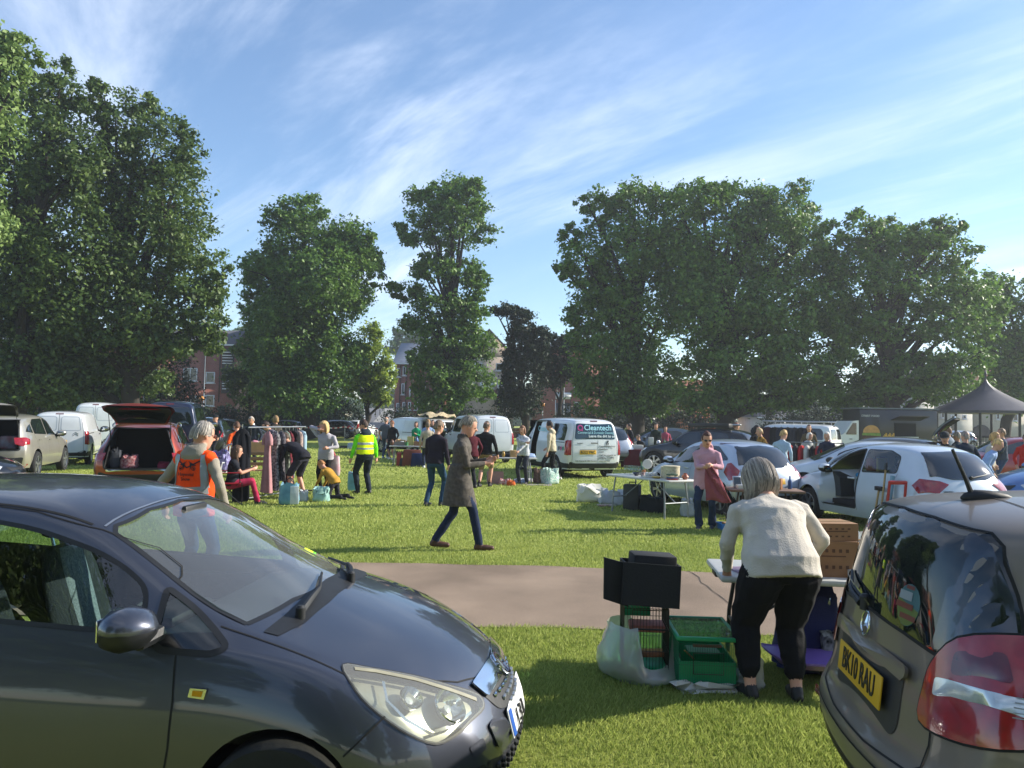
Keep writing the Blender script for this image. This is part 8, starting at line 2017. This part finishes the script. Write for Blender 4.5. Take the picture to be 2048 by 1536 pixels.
sack('clear plastic storage bag of goods lying on the grass beyond the glassware table', (1.80, 17.2, 0), 5, (.60, .42, .30), glass('polythene_white'), seed=14, crumple=.35)
sack('white plastic sack of clothes beside the dark case', (2.22, 16.7, 0), -5, (.52, .36, .26), mat('carrier_white'), seed=15, crumple=.35)
thing('book', 'flat red and white booklet on the grass by the plastic sacks', 'booklet', MB().box((0, 0, .02), (.34, .24, .04), mat('print_red', '#8d4a42', .5, col2='#b9b4ae', scale=9), bev=.004), (2.05, 16.35, .0), 20)
bt = table('brown folding table of picture frames behind the pink woman', (4.28, 12.95, 0), -8, 1.2, .6, .72, mat('table_leg_brown', '#3a2b26', .6, var=.1), mat('table_brown', '#6d5444', .6, var=.15, stretch=(1, 12, 1), scale=5))
for i, (lab, p, a, d, m) in enumerate((('small silver picture frame standing on the brown table', (-.42, .08), 10, (.16, .02, .20), M_RIM), ('tilted dark tablet in a white frame on the brown table', (.02, .05), 35, (.22, .02, .28), M_CER), ('black picture frame leaning on the brown table', (-.10, .10), 30, (.20, .02, .26), M_BLACK), ('white boxed set lying on the brown table', (-.30, -.12), -4, (.34, .20, .07), M_CER), ('round brown leather case at the end of the brown table', (.26, -.02), 60, (.16, .04, .18), mat('tan_leather', '#8a5a34', .5, var=.15)))):
    mb = MB(); mb.box((0, 0, d[2] / 2), d, m, bev=.008)
    if d[1] < .03: mb.box((0, -d[1] / 2 - .002, d[2] / 2), (d[0] * .78, .003, d[2] * .78), M_PANE)
    o = thing('picture_frame' if d[1] < .03 else 'boxed_set' if i == 3 else 'leather_case', lab, 'picture frame' if d[1] < .03 else 'box', mb, wx(bt, (p[0], p[1], .72)), a); o.rotation_euler[0] = R(-14) if d[1] < .03 else 0
mb = MB(); mb.tube([(0, 0, 0), (0, 0, .62)], .02, M_LEGB, 8); mb.lathe([(.14, 0), (.14, .015), (.02, .03)], M_LEGB, 16); thing('pole_stand', 'short black pole on a flat foot beside the pink woman', 'stand', mb, spot(1453, 1040))
crate('bright blue plastic tray of goods on the grass behind the pink woman', spot(1462, 1060), 4, (.44, .34, .12), mat('blue_plastic', '#1770b4', .4, var=.08), name='plastic_tray', cat='tray', fill=[M_CER, M_BLACK, M_CARD])
crate('shallow black framed tray lying over the blue tray', (spot(1478, 1050)[0], spot(1478, 1050)[1], .16), -6, (.50, .30, .05), M_BLACK, name='framed_tray', cat='tray', fill=[M_CER])
# ---- goods at the white hatchback's open door
for lab, lx, ly, a, m, ln, rad in (('wooden broom handle leaning on the white hatchback', -1.05, 1.02, 8, mat('ash_wood', '#a98c5c', .6, var=.15, stretch=(1, 1, .1), scale=20), 1.18, .016), ('short wooden mallet shaft leaning on the white hatchback', -.92, 1.05, 14, mat('ash_wood'), .80, .018), ('pale blue plastic pole leaning on the white hatchback', -1.20, 1.02, 5, mat('sky_plastic', '#6d93ad', .5, var=.08), 1.0, .035)):
    mb = MB(); mb.tube([(0, 0, 0), (0, -.16, ln)], rad, m, 10)
    if 'mallet' in lab: mb.box((0, -.155, ln * .96), (.16, .07, .07), M_BLACK, bev=.01)
    if 'broom' in lab: mb.tube([(0, -.145, ln * .92), (0, -.165, ln * 1.02)], .022, M_BLACK, 10)
    thing('pole' if 'pole' in lab else 'handle_shaft', lab, 'pole' if 'pole' in lab else 'tool', mb, ontop(SAN, (lx, ly, 0)), 103)
mb = MB(); MR = mat('red_plastic', '#a81d22', .4, var=.08)
for s in (1, -1): mb.tube([(s * .17, 0, 0), (s * .15, 0, .95)], .022, MR, 8)
for z in (.12, .5, .93): mb.box((0, 0, z), (.30, .05, .06), MR, bev=.012)
o = thing('folding_trestle', 'red plastic folding trestle leaning by the white hatchback rear door', 'trestle', mb, ontop(SAN, (-1.45, 1.08, 0)), 193); o.rotation_euler[0] = R(-8)
crate('dark green crate on the passenger seat of the white hatchback', ontop(SAN, (-.12, .40, .55)), 103, (.42, .34, .30), mat('green_crate', '#12583a', .5, var=.1), name='plastic_crate', cat='crate')
sack('dark red bag on the back of the front seat in the white hatchback', ontop(SAN, (-.18, .35, .98)), 103, (.34, .28, .24), cloth('#6a1420'), seed=18)
sack('blue cloth over the green crate in the white hatchback', ontop(SAN, (.08, .42, .88)), 103, (.26, .20, .07), cloth('#2f7fa8'), seed=19)
mb = MB(); mb.box((0, 0, .15), (.05, .20, .30), mat('yellow_card', '#b98a22', .6, var=.1), bev=.01); thing('yellow_folder', 'yellow folder standing behind the dark red bag', 'folder', mb, ontop(SAN, (-.40, .42, .95)), 103)
# ---- board game table by the lettered van
gt = table('white folding table of black trays and games by the open van', (-.02, 22.0, 0), 4, 1.5, .7, .73, M_LEGG)
for lab, p, d, m, a in (('flat black tray at the near corner of the games table', (-.62, -.12), (.30, .24, .04), M_BLACK, 8), ('open black laptop case on the games table', (-.38, .08), (.34, .26, .05), M_BLACK, -6), ('black cutlery case leaning on the tray', (-.56, .16), (.26, .18, .06), mat('gun_grey', '#3c4046', .5), 14), ('plain kraft paper cube on the games table', (.08, -.10), (.17, .17, .20), M_CARDL, 10), ('black game console beside the kraft cube', (-.10, .10), (.24, .18, .09), M_BLACK, -12)):
    thing('game_box' if 'cube' not in lab else 'paper_cube', lab, 'box', MB().box((0, 0, d[2] / 2), d, m, bev=.01), wx(gt, (*p, .73)), a)
sack('grey patterned jumper folded on the games table', wx(gt, (.30, .10, .73)), 5, (.40, .30, .14), cloth('#5a5660', 'knit', '#8d8790'), seed=21); sack('pale blue shirt heaped on the games table', wx(gt, (.52, -.05, .73)), 20, (.38, .28, .10), cloth('#8fa3c4'), seed=22)
crate('pinkish cardboard carton on the grass under the games table', spot(990, 968), 6, (.44, .34, .34), mat('pink_carton', '#a58278', .9, var=.1))
for i, (lab, px, py, d, m) in enumerate((('red and white soft toy heap beside the carton', 1010, 970, (.34, .26, .16), cloth('#b23a34', 'redwhite', '#d3c9c4')), ('orange toy at the edge of the blanket', 1022, 972, (.22, .18, .12), cloth('#c4602c')), ('blue and white baby clothes on the blanket', 1040, 966, (.40, .26, .10), cloth('#7f98bd', 'bluewhite', '#c9cfd8')), ('folded white cloth on the blanket', 1060, 964, (.34, .24, .08), cloth('#b7b5b8')), ('aqua patterned throw heaped at the end of the blanket', 1099, 968, (.50, .36, .38), cloth('#6fa79c', 'aqua', '#cfd8d2')), ('brown teddy bear bag beside the aqua throw', 1078, 967, (.34, .26, .36), cloth('#5f4a40', 'teddy', '#7d675a')))):
    sack(lab, spot(px, py), 10 * i, d, m, 'soft_goods', 'soft goods', seed=30 + i, crumple=.3)
mb = MB(); mb.loft([[(x_, y_, .012 + .01 * math.sin(x_ * 9 + y_ * 7)) for x_ in np.linspace(-.8, .8, 12)] for y_ in np.linspace(-.35, .35, 7)], cloth('#8d8f9c', 'picnic', '#b9a7ab'), closed=False); thing('blanket', 'pale picnic blanket spread on the grass by the open van', 'blanket', mb, spot(1046, 969), 2)
# ---- trestle stall in the middle
st = table('trestle table heaped with boxes in front of the blanketed van', (PX(829, 29), 29.3, 0), 4, 1.9, .75, .74, M_LEGG)
for lab, p, d, m in (('shallow grey cardboard tray on the trestle table', (-.6, 0), (.5, .4, .14), mat('grey_card', '#7d776d', .9)), ('woven basket of odds and ends on the trestle table', (-.55, .25), (.36, .28, .20), M_CARDL), ('pale yellow carton on the trestle table', (-.18, .15), (.24, .22, .34), mat('yellow_carton', '#bdb56a', .7, var=.1)), ('low carton of white crockery on the trestle table', (.25, -.05), (.55, .40, .16), M_CARD), ('red lidded box on the trestle table', (.62, .10), (.26, .22, .16), mat('red_card', '#8c2a28', .6))):
    crate(lab, wx(st, (*p, .74)), 5, d, m, fill=[M_CER, M_CARDL, M_BLACK, mat('print_red')])
for lab, px, d, m in (('red wooden box on the grass below the trestle table', 800, (.20, .3, .5), mat('red_wood', '#8a2a22', .6)), ('rust brown cupboard door propped below the trestle table', 826, (.75, .2, .62), mat('rust_wood', '#6a3322', .6, var=.2)), ('dark blue folded pushchair leaning below the trestle table', 838, (.55, .35, .5), cloth('#1c2a52')), ('black crate of tools below the trestle table', 812, (.45, .35, .3), M_BLACK)):
    Y = 28.7 - .1 * len(lab) / 20; thing('goods_box' if 'push' not in lab else 'pushchair', lab, 'box' if 'push' not in lab else 'pushchair', MB().box((0, 0, d[2] / 2), d, m, bev=.03, taper=.85), (PX(px, Y), Y, 0), 10)
for i, (lab, px, py, d, m) in enumerate((('blue and white cool box on the grass behind the steward', 703, 898, (.45, .3, .34), mat('cool_box', '#5d7fb0', .5, col2='#b9c1cb', scale=4)), ('folded dark garden chair lying on the grass behind the steward', 692, 897, (.7, .3, .16), M_BLACK), ('orange plastic toy on the grass near the trestle stall', 758, 903, (.4, .3, .14), mat('orange_plastic', '#b5531e', .5)), ('green plastic tub on the grass near the bald man', 748, 893, (.4, .4, .22), mat('green_crate')))):
    thing('garden_goods', lab, 'goods', MB().box((0, 0, d[2] / 2), d, m, bev=.04, taper=.9), spot(px, py), 15 * i)
# ---- the clothes rail on the left and what stands round it
ra, rb = G(497, 1004), G(604, 985); rh = 1.55
RL = rail('chrome clothes rail of dresses on the left lawn', ra, rb, rh)
dv = (rb - ra); fa = math.atan2(dv.y, dv.x)
gl = [('long dusky pink maxi dress at the near end of the rail', .30, 1.32, .44, cloth('#a5797b'), 'dress', .9), ('black and white floral maxi dress next to the pink one', .44, 1.30, .40, cloth('#17171c', 'monofloral', '#9a979a'), 'dress', .9), ('charcoal patterned midi dress in the middle of the rail', .54, 1.10, .40, cloth('#23222a', 'greyprint', '#6d6870'), 'dress', .95), ('green and grey checked blouse dress on the rail', .63, .95, .40, cloth('#4d5a4c', 'check', '#8f968a'), 'shirt', 1.0), ('dark plum patterned dress with red hem on the rail', .70, 1.25, .38, cloth('#2a1820', 'plum', '#7a2a34'), 'dress', 1.0), ('black lace top near the far end of the rail', .78, .85, .40, cloth('#101014'), 'shirt', 1.05), ('peach and grey print shirt near the far end of the rail', .87, .80, .38, cloth('#8d7a78', 'peach', '#b09a8c'), 'shirt', 1.1), ('pale blue shirt at the far end of the rail', .95, .62, .38, cloth('#8fa9b8'), 'shirt', 1.1)]
for i, (lab, t, ln, wd, m, kd, fc) in enumerate(gl):
    p = ra.lerp(rb, t); garment(lab, p.x, p.y, rh - .03, ln, wd, m, 'clothes on the left rail', kd, seed=i, face=fa + fc)
p = ra.lerp(rb, -.03); garment('long black coat hanging on the end post of the rail', p.x - .12, p.y - .05, rh + .03, 1.5, .34, cloth('#10131b'), None, 'coat', seed=12, face=.5)
p = ra.lerp(rb, .0); garment('dark blue jeans hung over the near end of the rail', p.x - .22, p.y + .1, rh - .1, 1.2, .26, cloth('#1b2433'), None, 'trousers', seed=13, face=.3)
# camping chair
cc = ent('camping_chair', 'red fabric folding camping chair with crossed dark legs', 'chair', (PX(462, 15.7), 15.7, 0), R(-72)); MRF = cloth('#8a1728')
mb = MB(); mb.box((0, .0, .42), (.52, .46, .03), MRF, bev=.01); mb.build('seat', cc); mb = MB(); mb.box((0, -.27, .72), (.54, .04, .56), MRF, rot=(.18, 0, 0), bev=.015); mb.build('backrest', cc)
for a, b in (((-.28, -.26, 0), (.28, .24, .46)), ((.28, -.26, 0), (-.28, .24, .46)), ((-.28, .26, 0), (.28, .26, .44)), ((.28, .26, 0), (-.28, .26, .44)), ((-.28, -.26, 0), (.28, -.26, .44)), ((.28, -.26, 0), (-.28, -.26, .44)), ((-.28, .26, 0), (-.28, -.24, .46)), ((.28, .26, 0), (.28, -.24, .46))):
    mb = MB(); mb.tube([a, b], .010, M_LEGB, 6); mb.build('leg', cc)
for s in (1, -1): mb = MB(); mb.box((s * .30, .0, .64), (.06, .46, .02), MRF, bev=.008); mb.tube([(s * .29, .22, .44), (s * .30, .22, .63)], .010, M_LEGB, 6); mb.tube([(s * .28, -.26, .44), (s * .28, -.33, 1.0)], .010, M_LEGB, 6); mb.build('armrest', cc)
# white garden chair draped with purple cloth
gc = ent('garden_chair', 'white plastic garden chair with round slatted back', 'chair', (PX(446, 18.6), 18.6, 0), R(150)); MW = mat('garden_plastic', '#bfc2c4', .4, var=.05)
mb = MB(); mb.box((0, .05, .42), (.50, .48, .03), MW, bev=.01); mb.build('seat', gc)
mb = MB(); pts = [(.29 * math.cos(t), -.24 - .05 * math.sin(t), .78 + .30 * math.sin(t)) for t in np.linspace(-.35, PI + .35, 18)]; mb.tube(pts, .022, MW, 8)
for x_ in (-.16, -.05, .05, .16): mb.tube([(x_ * .5, -.22, .44), (x_, -.27, 1.03)], .018, MW, 6)
mb.build('backrest', gc)
for sx in (1, -1):
    for sy in (1, -1): mb = MB(); mb.tube([(sx * .22, sy * .20 + .04, .42), (sx * .27, sy * .25 + .04, 0)], [.022, .018], MW, 8); mb.build('leg', gc)
    mb = MB(); mb.tube([(sx * .27, .26, .42), (sx * .29, .22, .66), (sx * .29, -.22, .66)], .02, MW, 8); mb.build('armrest', gc)
sack('purple and blue patterned blanket over the white garden chair', (PX(440, 18.4), 18.45, .44), 10, (.46, .36, .42), cloth('#5d4c86', 'purple', '#9d9fc4'), seed=41, crumple=.3)
BLU = mat('shopper_blue', '#4d7f96', .6, var=.15, col2='#6fa0b0', scale=5)
sb = sack('large blue and white woven shopper on the grass by the rail', spot(578, 1009), 12, (.40, .26, .42), BLU, seed=42, crumple=.1, handles=M_BLACK, open_=True)
q = MB(); q.box((.11, -.128, .20), (.17, .02, .36), mat('shopper_white', '#b9c2c4', .5, var=.15, scale=8), bev=.006); q.build('printed_panel', sb)
sack('small white plastic bag behind the woven shopper', spot(607, 1003), 0, (.18, .16, .20), mat('carrier_white'), seed=43, crumple=.3)
sack('pale green carrier bag being opened by the kneeling boy', spot(642, 1003), 5, (.34, .26, .26), mat('carrier_mint', '#8fb5ae', .5, var=.2), seed=44, crumple=.35)
pb = sack('pink and white printed gift bag on the blonde woman\'s arm', at(662, 951, 18.45) - Vector((0, 0, .02)), 8, (.42, .16, .48), mat('gift_pink', '#c58c9c', .5, col2='#d3c6cb', scale=7, var=.1), seed=45, crumple=.06, handles=mat('ribbon_pink', '#b84a5c', .6))
bb = sack('sky blue carrier bag hanging from the steward\'s hand', at(705, 983, 18.6), 10, (.24, .10, .44), mat('carrier_sky', '#6fb0cc', .5, var=.2), seed=46, crumple=.12, handles=mat('handle_orange', '#b5531e', .6))
# stall behind the rail with bench
lt = table('low stall table of bric-a-brac behind the left rail', (PX(540, 22.5), 22.5, 0), 6, 1.9, .7, .72, M_LEGG, M_CARD)
for lab, p, d, m in (('open carton of white and pink linen on the stall behind the rail', (-.3, 0), (.5, .4, .30), M_CARDL), ('carton of red and white crockery on the stall behind the rail', (.25, .05), (.45, .35, .20), M_CARD), ('pale carton at the end of the stall behind the rail', (-.72, .0), (.34, .3, .18), M_CER)): crate(lab, wx(lt, (*p, .72)), 4, d, m, fill=[M_CER, mat('print_pink'), mat('print_red')])
be = ent('wooden_bench', 'small slatted wooden bench standing behind the pink dress', 'bench', (PX(520, 18.8), 18.8, 0), R(8)); WD = mat('pine_slat', '#8f7450', .7, var=.2, scale=6, stretch=(1, 8, 8))
mb = MB(); [mb.box((0, -.15 + .1 * i, .46), (.95, .085, .03), WD, bev=.006) for i in range(4)]; mb.build('seat', be); mb = MB(); [mb.box((0, .22, .60 + .13 * i), (.95, .03, .085), WD, bev=.006) for i in range(3)]; mb.build('backrest', be)
for sx in (1, -1):
    for sy in (-.15, .2): mb = MB(); mb.box((sx * .42, sy, .23), (.05, .05, .46), WD); mb.build('leg', be)
# ---- far bric-a-brac table by the steel blue saloon and red cloth stall
kt = table('trestle table of kitchen goods beside the steel blue saloon', (PX(1320, 33), 33.2, 0), 3, 2.3, .7, .76, M_LEGB, M_LEGB)
for i, (lab, p, d, m) in enumerate((('white coffee machine on the kitchen goods table', (-.35, 0), (.22, .2, .38), M_CER), ('tall dark bottle box on the kitchen goods table', (.05, .1), (.16, .16, .34), M_BLACK), ('silver kettle on the kitchen goods table', (-.05, -.1), (.18, .18, .26), M_RIM), ('black appliance on the kitchen goods table', (.35, .05), (.28, .2, .24), M_BLACK), ('white bowl on the far end of the kitchen goods table', (.85, 0), (.24, .24, .12), M_CER), ('grey stack of pans on the kitchen goods table', (-.72, .02), (.28, .28, .2), M_STEEL))):
    mb = MB(); mb.lathe([(d[0] / 2 * .8, 0), (d[0] / 2, d[2] * .3), (d[0] / 2 * .9, d[2] * .8), (d[0] / 2 * .5, d[2]), (.001, d[2])], m, 14) if i in (2, 4, 5) else mb.box((0, 0, d[2] / 2), d, m, bev=.02); thing('kitchen_goods', lab, 'kitchenware', mb, wx(kt, (*p, .76)), 6 * i)
rt = ent('covered_table', 'table covered in a wine red cloth beside the silver people carrier', 'table', (PX(1273, 30), 30, 0), R(6)); mb = MB(); mb.box((0, 0, .36), (1.1, .6, .72), cloth('#4f1420'), bev=.03, taper=.95); mb.build('tablecloth', rt)
thing('white_box', 'white lidded carton on the wine red cloth', 'box', MB().box((0, 0, .09), (.5, .34, .18), M_CER, bev=.02), wx(rt, (0, 0, .72)), 4)
crate('green plastic basin on the grass by the black SUV', spot(1291, 927), 0, (.44, .36, .16), mat('basin_green', '#0f8a55', .4, var=.05), name='basin', cat='basin')
sack('pale bedding spread on the grass by the wine red stall', spot(1268, 927), 5, (.95, .5, .10), cloth('#b09a98'), seed=50, crumple=.3)
# roof load on the black SUV
for i, (lab, p, d, m) in enumerate((('long black roof box strapped on the black SUV', (-.5, .25, 1.72), (1.5, .42, .14), M_BLACK), ('silver load bar lying across the black SUV roof', (-.9, -.1, 1.75), (1.2, .12, .06), M_RIM), ('red strap bundle on the black SUV roof', (-.2, -.35, 1.71), (.5, .2, .08), MR))): thing('roof_load', lab, 'roof load', MB().box((0, 0, 0), d, m, bev=.03), ontop(DUS, p), 146)
# clothes hung along the white van and the red rail
for i in range(9):
    t = i / 8; p = ontop(VCL, (1.0 - 2.3 * t, 1.02, 0)); mcol = ('#1a1d28', '#22222c', '#3a1a24', '#15161c', '#262b3a', '#1a1c24', '#30303a', '#14151b', '#2a2430')[i]
    garment('dark garment on a hanger along the side of the white van', p.x, p.y, 1.72, 1.0 + .1 * (i % 3), .46, cloth(mcol), 'dark clothes hung on the white van', 'coat', seed=60 + i, face=R(140) + .2)
r0, r1 = Vector((PX(1562, 24), 24, 0)), Vector((PX(1682, 23.5), 23.5, 0)); rail('grey clothes rail of red and black tops behind the pearl white hatchback', r0, r1, 1.25, M_STEEL)
for i in range(10):
    p = r0.lerp(r1, .06 + .096 * i); mc = ('#23222a', '#8d1a1e', '#2a2a32', '#a3242a', '#b7b4b0', '#1a1a20', '#9c2024', '#b32a2a', '#c0bcb6', '#7a1c24')[i]
    garment(('%s top on the grey rail behind the pearl white hatchback' % ('red' if mc in ('#8d1a1e', '#a3242a', '#9c2024', '#b32a2a', '#7a1c24') else 'white' if mc[1] in 'bc' else 'black')), p.x, p.y, 1.22, .62 + .08 * (i % 3), .42, cloth(mc), 'red tops on the grey rail' if mc in ('#8d1a1e', '#a3242a', '#9c2024', '#b32a2a', '#7a1c24') else 'white tops on the grey rail' if mc[1] in 'bc' else 'black tops on the grey rail', 'shirt', seed=80 + i, face=.9)
crate('red and green toy crate behind the estate car', spot(1868, 905), 0, (.6, .4, .5), MR, name='toy_crate', cat='crate', fill=[mat('green_crate'), MR])
# boots of the two open SUVs
bs = R(0)
for lab, p, d, m in (('red and white printed carton in the silver SUV boot', (-1.75, -.35, .80), (.4, .4, .34), mat('print_box', '#8d8f94', .6, col2='#7a2e2e', scale=5)), ('blue folded fabric in the silver SUV boot', (-1.9, .15, .80), (.4, .5, .16), cloth('#23457a')), ('grey holdall in the silver SUV boot', (-1.7, .35, .80), (.4, .4, .28), cloth('#4a4e55'))): thing('boot_goods', lab, 'goods', MB().box((0, 0, d[2] / 2), d, m, bev=.04), ontop(XS, p), 107)
for lab, p, d, m in (('grey upright holdall in the orange SUV boot', (-1.75, .50, .62), (.3, .24, .40), cloth('#3a3d44')), ('red patterned bag in the orange SUV boot', (-1.8, .22, .62), (.36, .34, .26), cloth('#7a2030', 'redcheck', '#b08a8a')), ('small pink bundle in the orange SUV boot', (-1.8, -.45, .62), (.26, .24, .12), cloth('#8a2a44'))): sack(lab, ontop(OSUV, p), 109, d, m, seed=90 + len(lab), crumple=.2)
# small clutter on the tables
VASE = [(.5, 0), (.62, .1), (1, .45), (.7, .75), (.4, .88), (.5, 1), (.42, 1), (.001, .9)]; BOTL = [(.9, 0), (1, .04), (1, .6), (.4, .76), (.36, 1), (.001, 1)]; DISH = [(.5, 0), (1, .7), (.97, 1), (.5, .3), (.001, .25)]
def clutter(tb, h, rows):
    for lab, nm, x, y, r_, hh_, pf, col in rows:
        mb = MB(); m = mat('clutter_' + col, col or '#888888', .4, var=.18, scale=14, coat=.3)
        if pf == 'books':
            for i in range(4): mb.box((.006 * (i % 2), .004 * i, hh_ * (i + .5) / 4), (r_ * 2, r_ * 1.4, hh_ / 4.2), mat('spine_%d' % i, ('#8d2f2a', '#2f4a7a', '#b5a88a', '#37553f')[i], .6), rot=(0, 0, .12 * (i % 3 - 1)), bev=.003)
        elif pf == 'box': mb.box((0, 0, hh_ / 2), (r_ * 2, r_ * 1.5, hh_), m, bev=.006)
        else: mb.lathe([(a * r_, b * hh_) for a, b in pf], m, 16)
        thing(nm, lab, nm.replace('_', ' '), mb, wx(tb, (x, y, h)), 23 * x)
clutter(wt, .74, [('green glass bottle behind the stemmed glasses', 'bottle', -.50, .24, .04, .26, BOTL, '#2c5a3a'), ('terracotta coloured pot at the near end of the glassware table', 'pot', .82, .15, .07, .12, VASE, '#a0583a'), ('stack of four paperbacks beside the bread tub', 'book_stack', .80, -.16, .09, .11, 'books', ''), ('shallow yellow dish in front of the slim jar', 'dish', .42, -.20, .09, .04, DISH, '#c0a24a')])
clutter(gt, .73, [('red board game box at the back of the games table', 'game_box', -.05, .26, .16, .06, 'box', '#9c2a26'), ('white mug on the edge of the games table', 'mug', .30, -.26, .042, .10, [(.95, 0), (1, .05), (1, 1), (.9, 1), (.88, .1), (.001, .1)], '#c4c3bd'), ('stack of four paperbacks on the games table', 'book_stack', -.62, .24, .09, .12, 'books', ''), ('small brass vase on the games table', 'vase', -.20, -.20, .05, .18, VASE, '#a6812f')])
clutter(st, .74, [('tall blue vase on the trestle table', 'vase', .05, .28, .08, .34, VASE, '#31558f'), ('brown jug on the trestle table', 'jug', -.85, -.2, .08, .24, VASE, '#5d3a24'), ('pile of four books on the trestle table', 'book_stack', .86, -.18, .12, .16, 'books', ''), ('green tin at the front edge of the trestle table', 'tin', -.30, -.28, .07, .14, [(1, 0), (1, 1), (.001, 1)], '#3f7a4c')])
clutter(nt_, .735, [('pink china cup on the near table behind the woman', 'cup', -.46, -.02, .045, .07, DISH, '#c08a98'), ('small silver tin beside the cartons on the near table', 'tin', .02, -.24, .05, .06, [(1, 0), (1, 1), (.001, 1)], '#9aa0a4'), ('stack of four books beyond the cartons on the near table', 'book_stack', -.02, .24, .10, .13, 'books', '')])
clutter(kt, .76, [('orange mixing bowl on the kitchen goods table', 'bowl', .58, -.1, .14, .13, DISH, '#b5612a'), ('tall green bottle on the kitchen goods table', 'bottle', .20, -.15, .05, .32, BOTL, '#2f5f3c'), ('cream teapot on the kitchen goods table', 'teapot', -1.0, 0, .11, .19, VASE, '#c9bfa4')])
clutter(bt, .72, [('blue glass bottle on the brown table', 'bottle', .44, .12, .035, .22, BOTL, '#2a4f86'), ('small white bowl on the brown table', 'bowl', .14, -.18, .07, .05, DISH, '#c4c3bd')])
# thin summer haze round the whole scene
mb = MB(); M_HZ = bpy.data.materials.new('haze'); M_HZ.use_nodes = True; N, L = M_HZ.node_tree.nodes, M_HZ.node_tree.links; N.clear()
o_ = N.new('ShaderNodeOutputMaterial'); v_ = N.new('ShaderNodeVolumePrincipled'); v_.inputs['Color'].default_value = (.86, .92, 1, 1); v_.inputs['Density'].default_value = .0008; v_.inputs['Anisotropy'].default_value = .35
L.new(v_.outputs[0], o_.inputs['Volume'])
mb.box((0, 90, 19), (460, 330, 40), M_HZ); o_ = mb.build('haze'); tag(o_, 'thin pale summer haze over the park', 'haze', kind='stuff')
scene.cycles.volume_bounces = 0
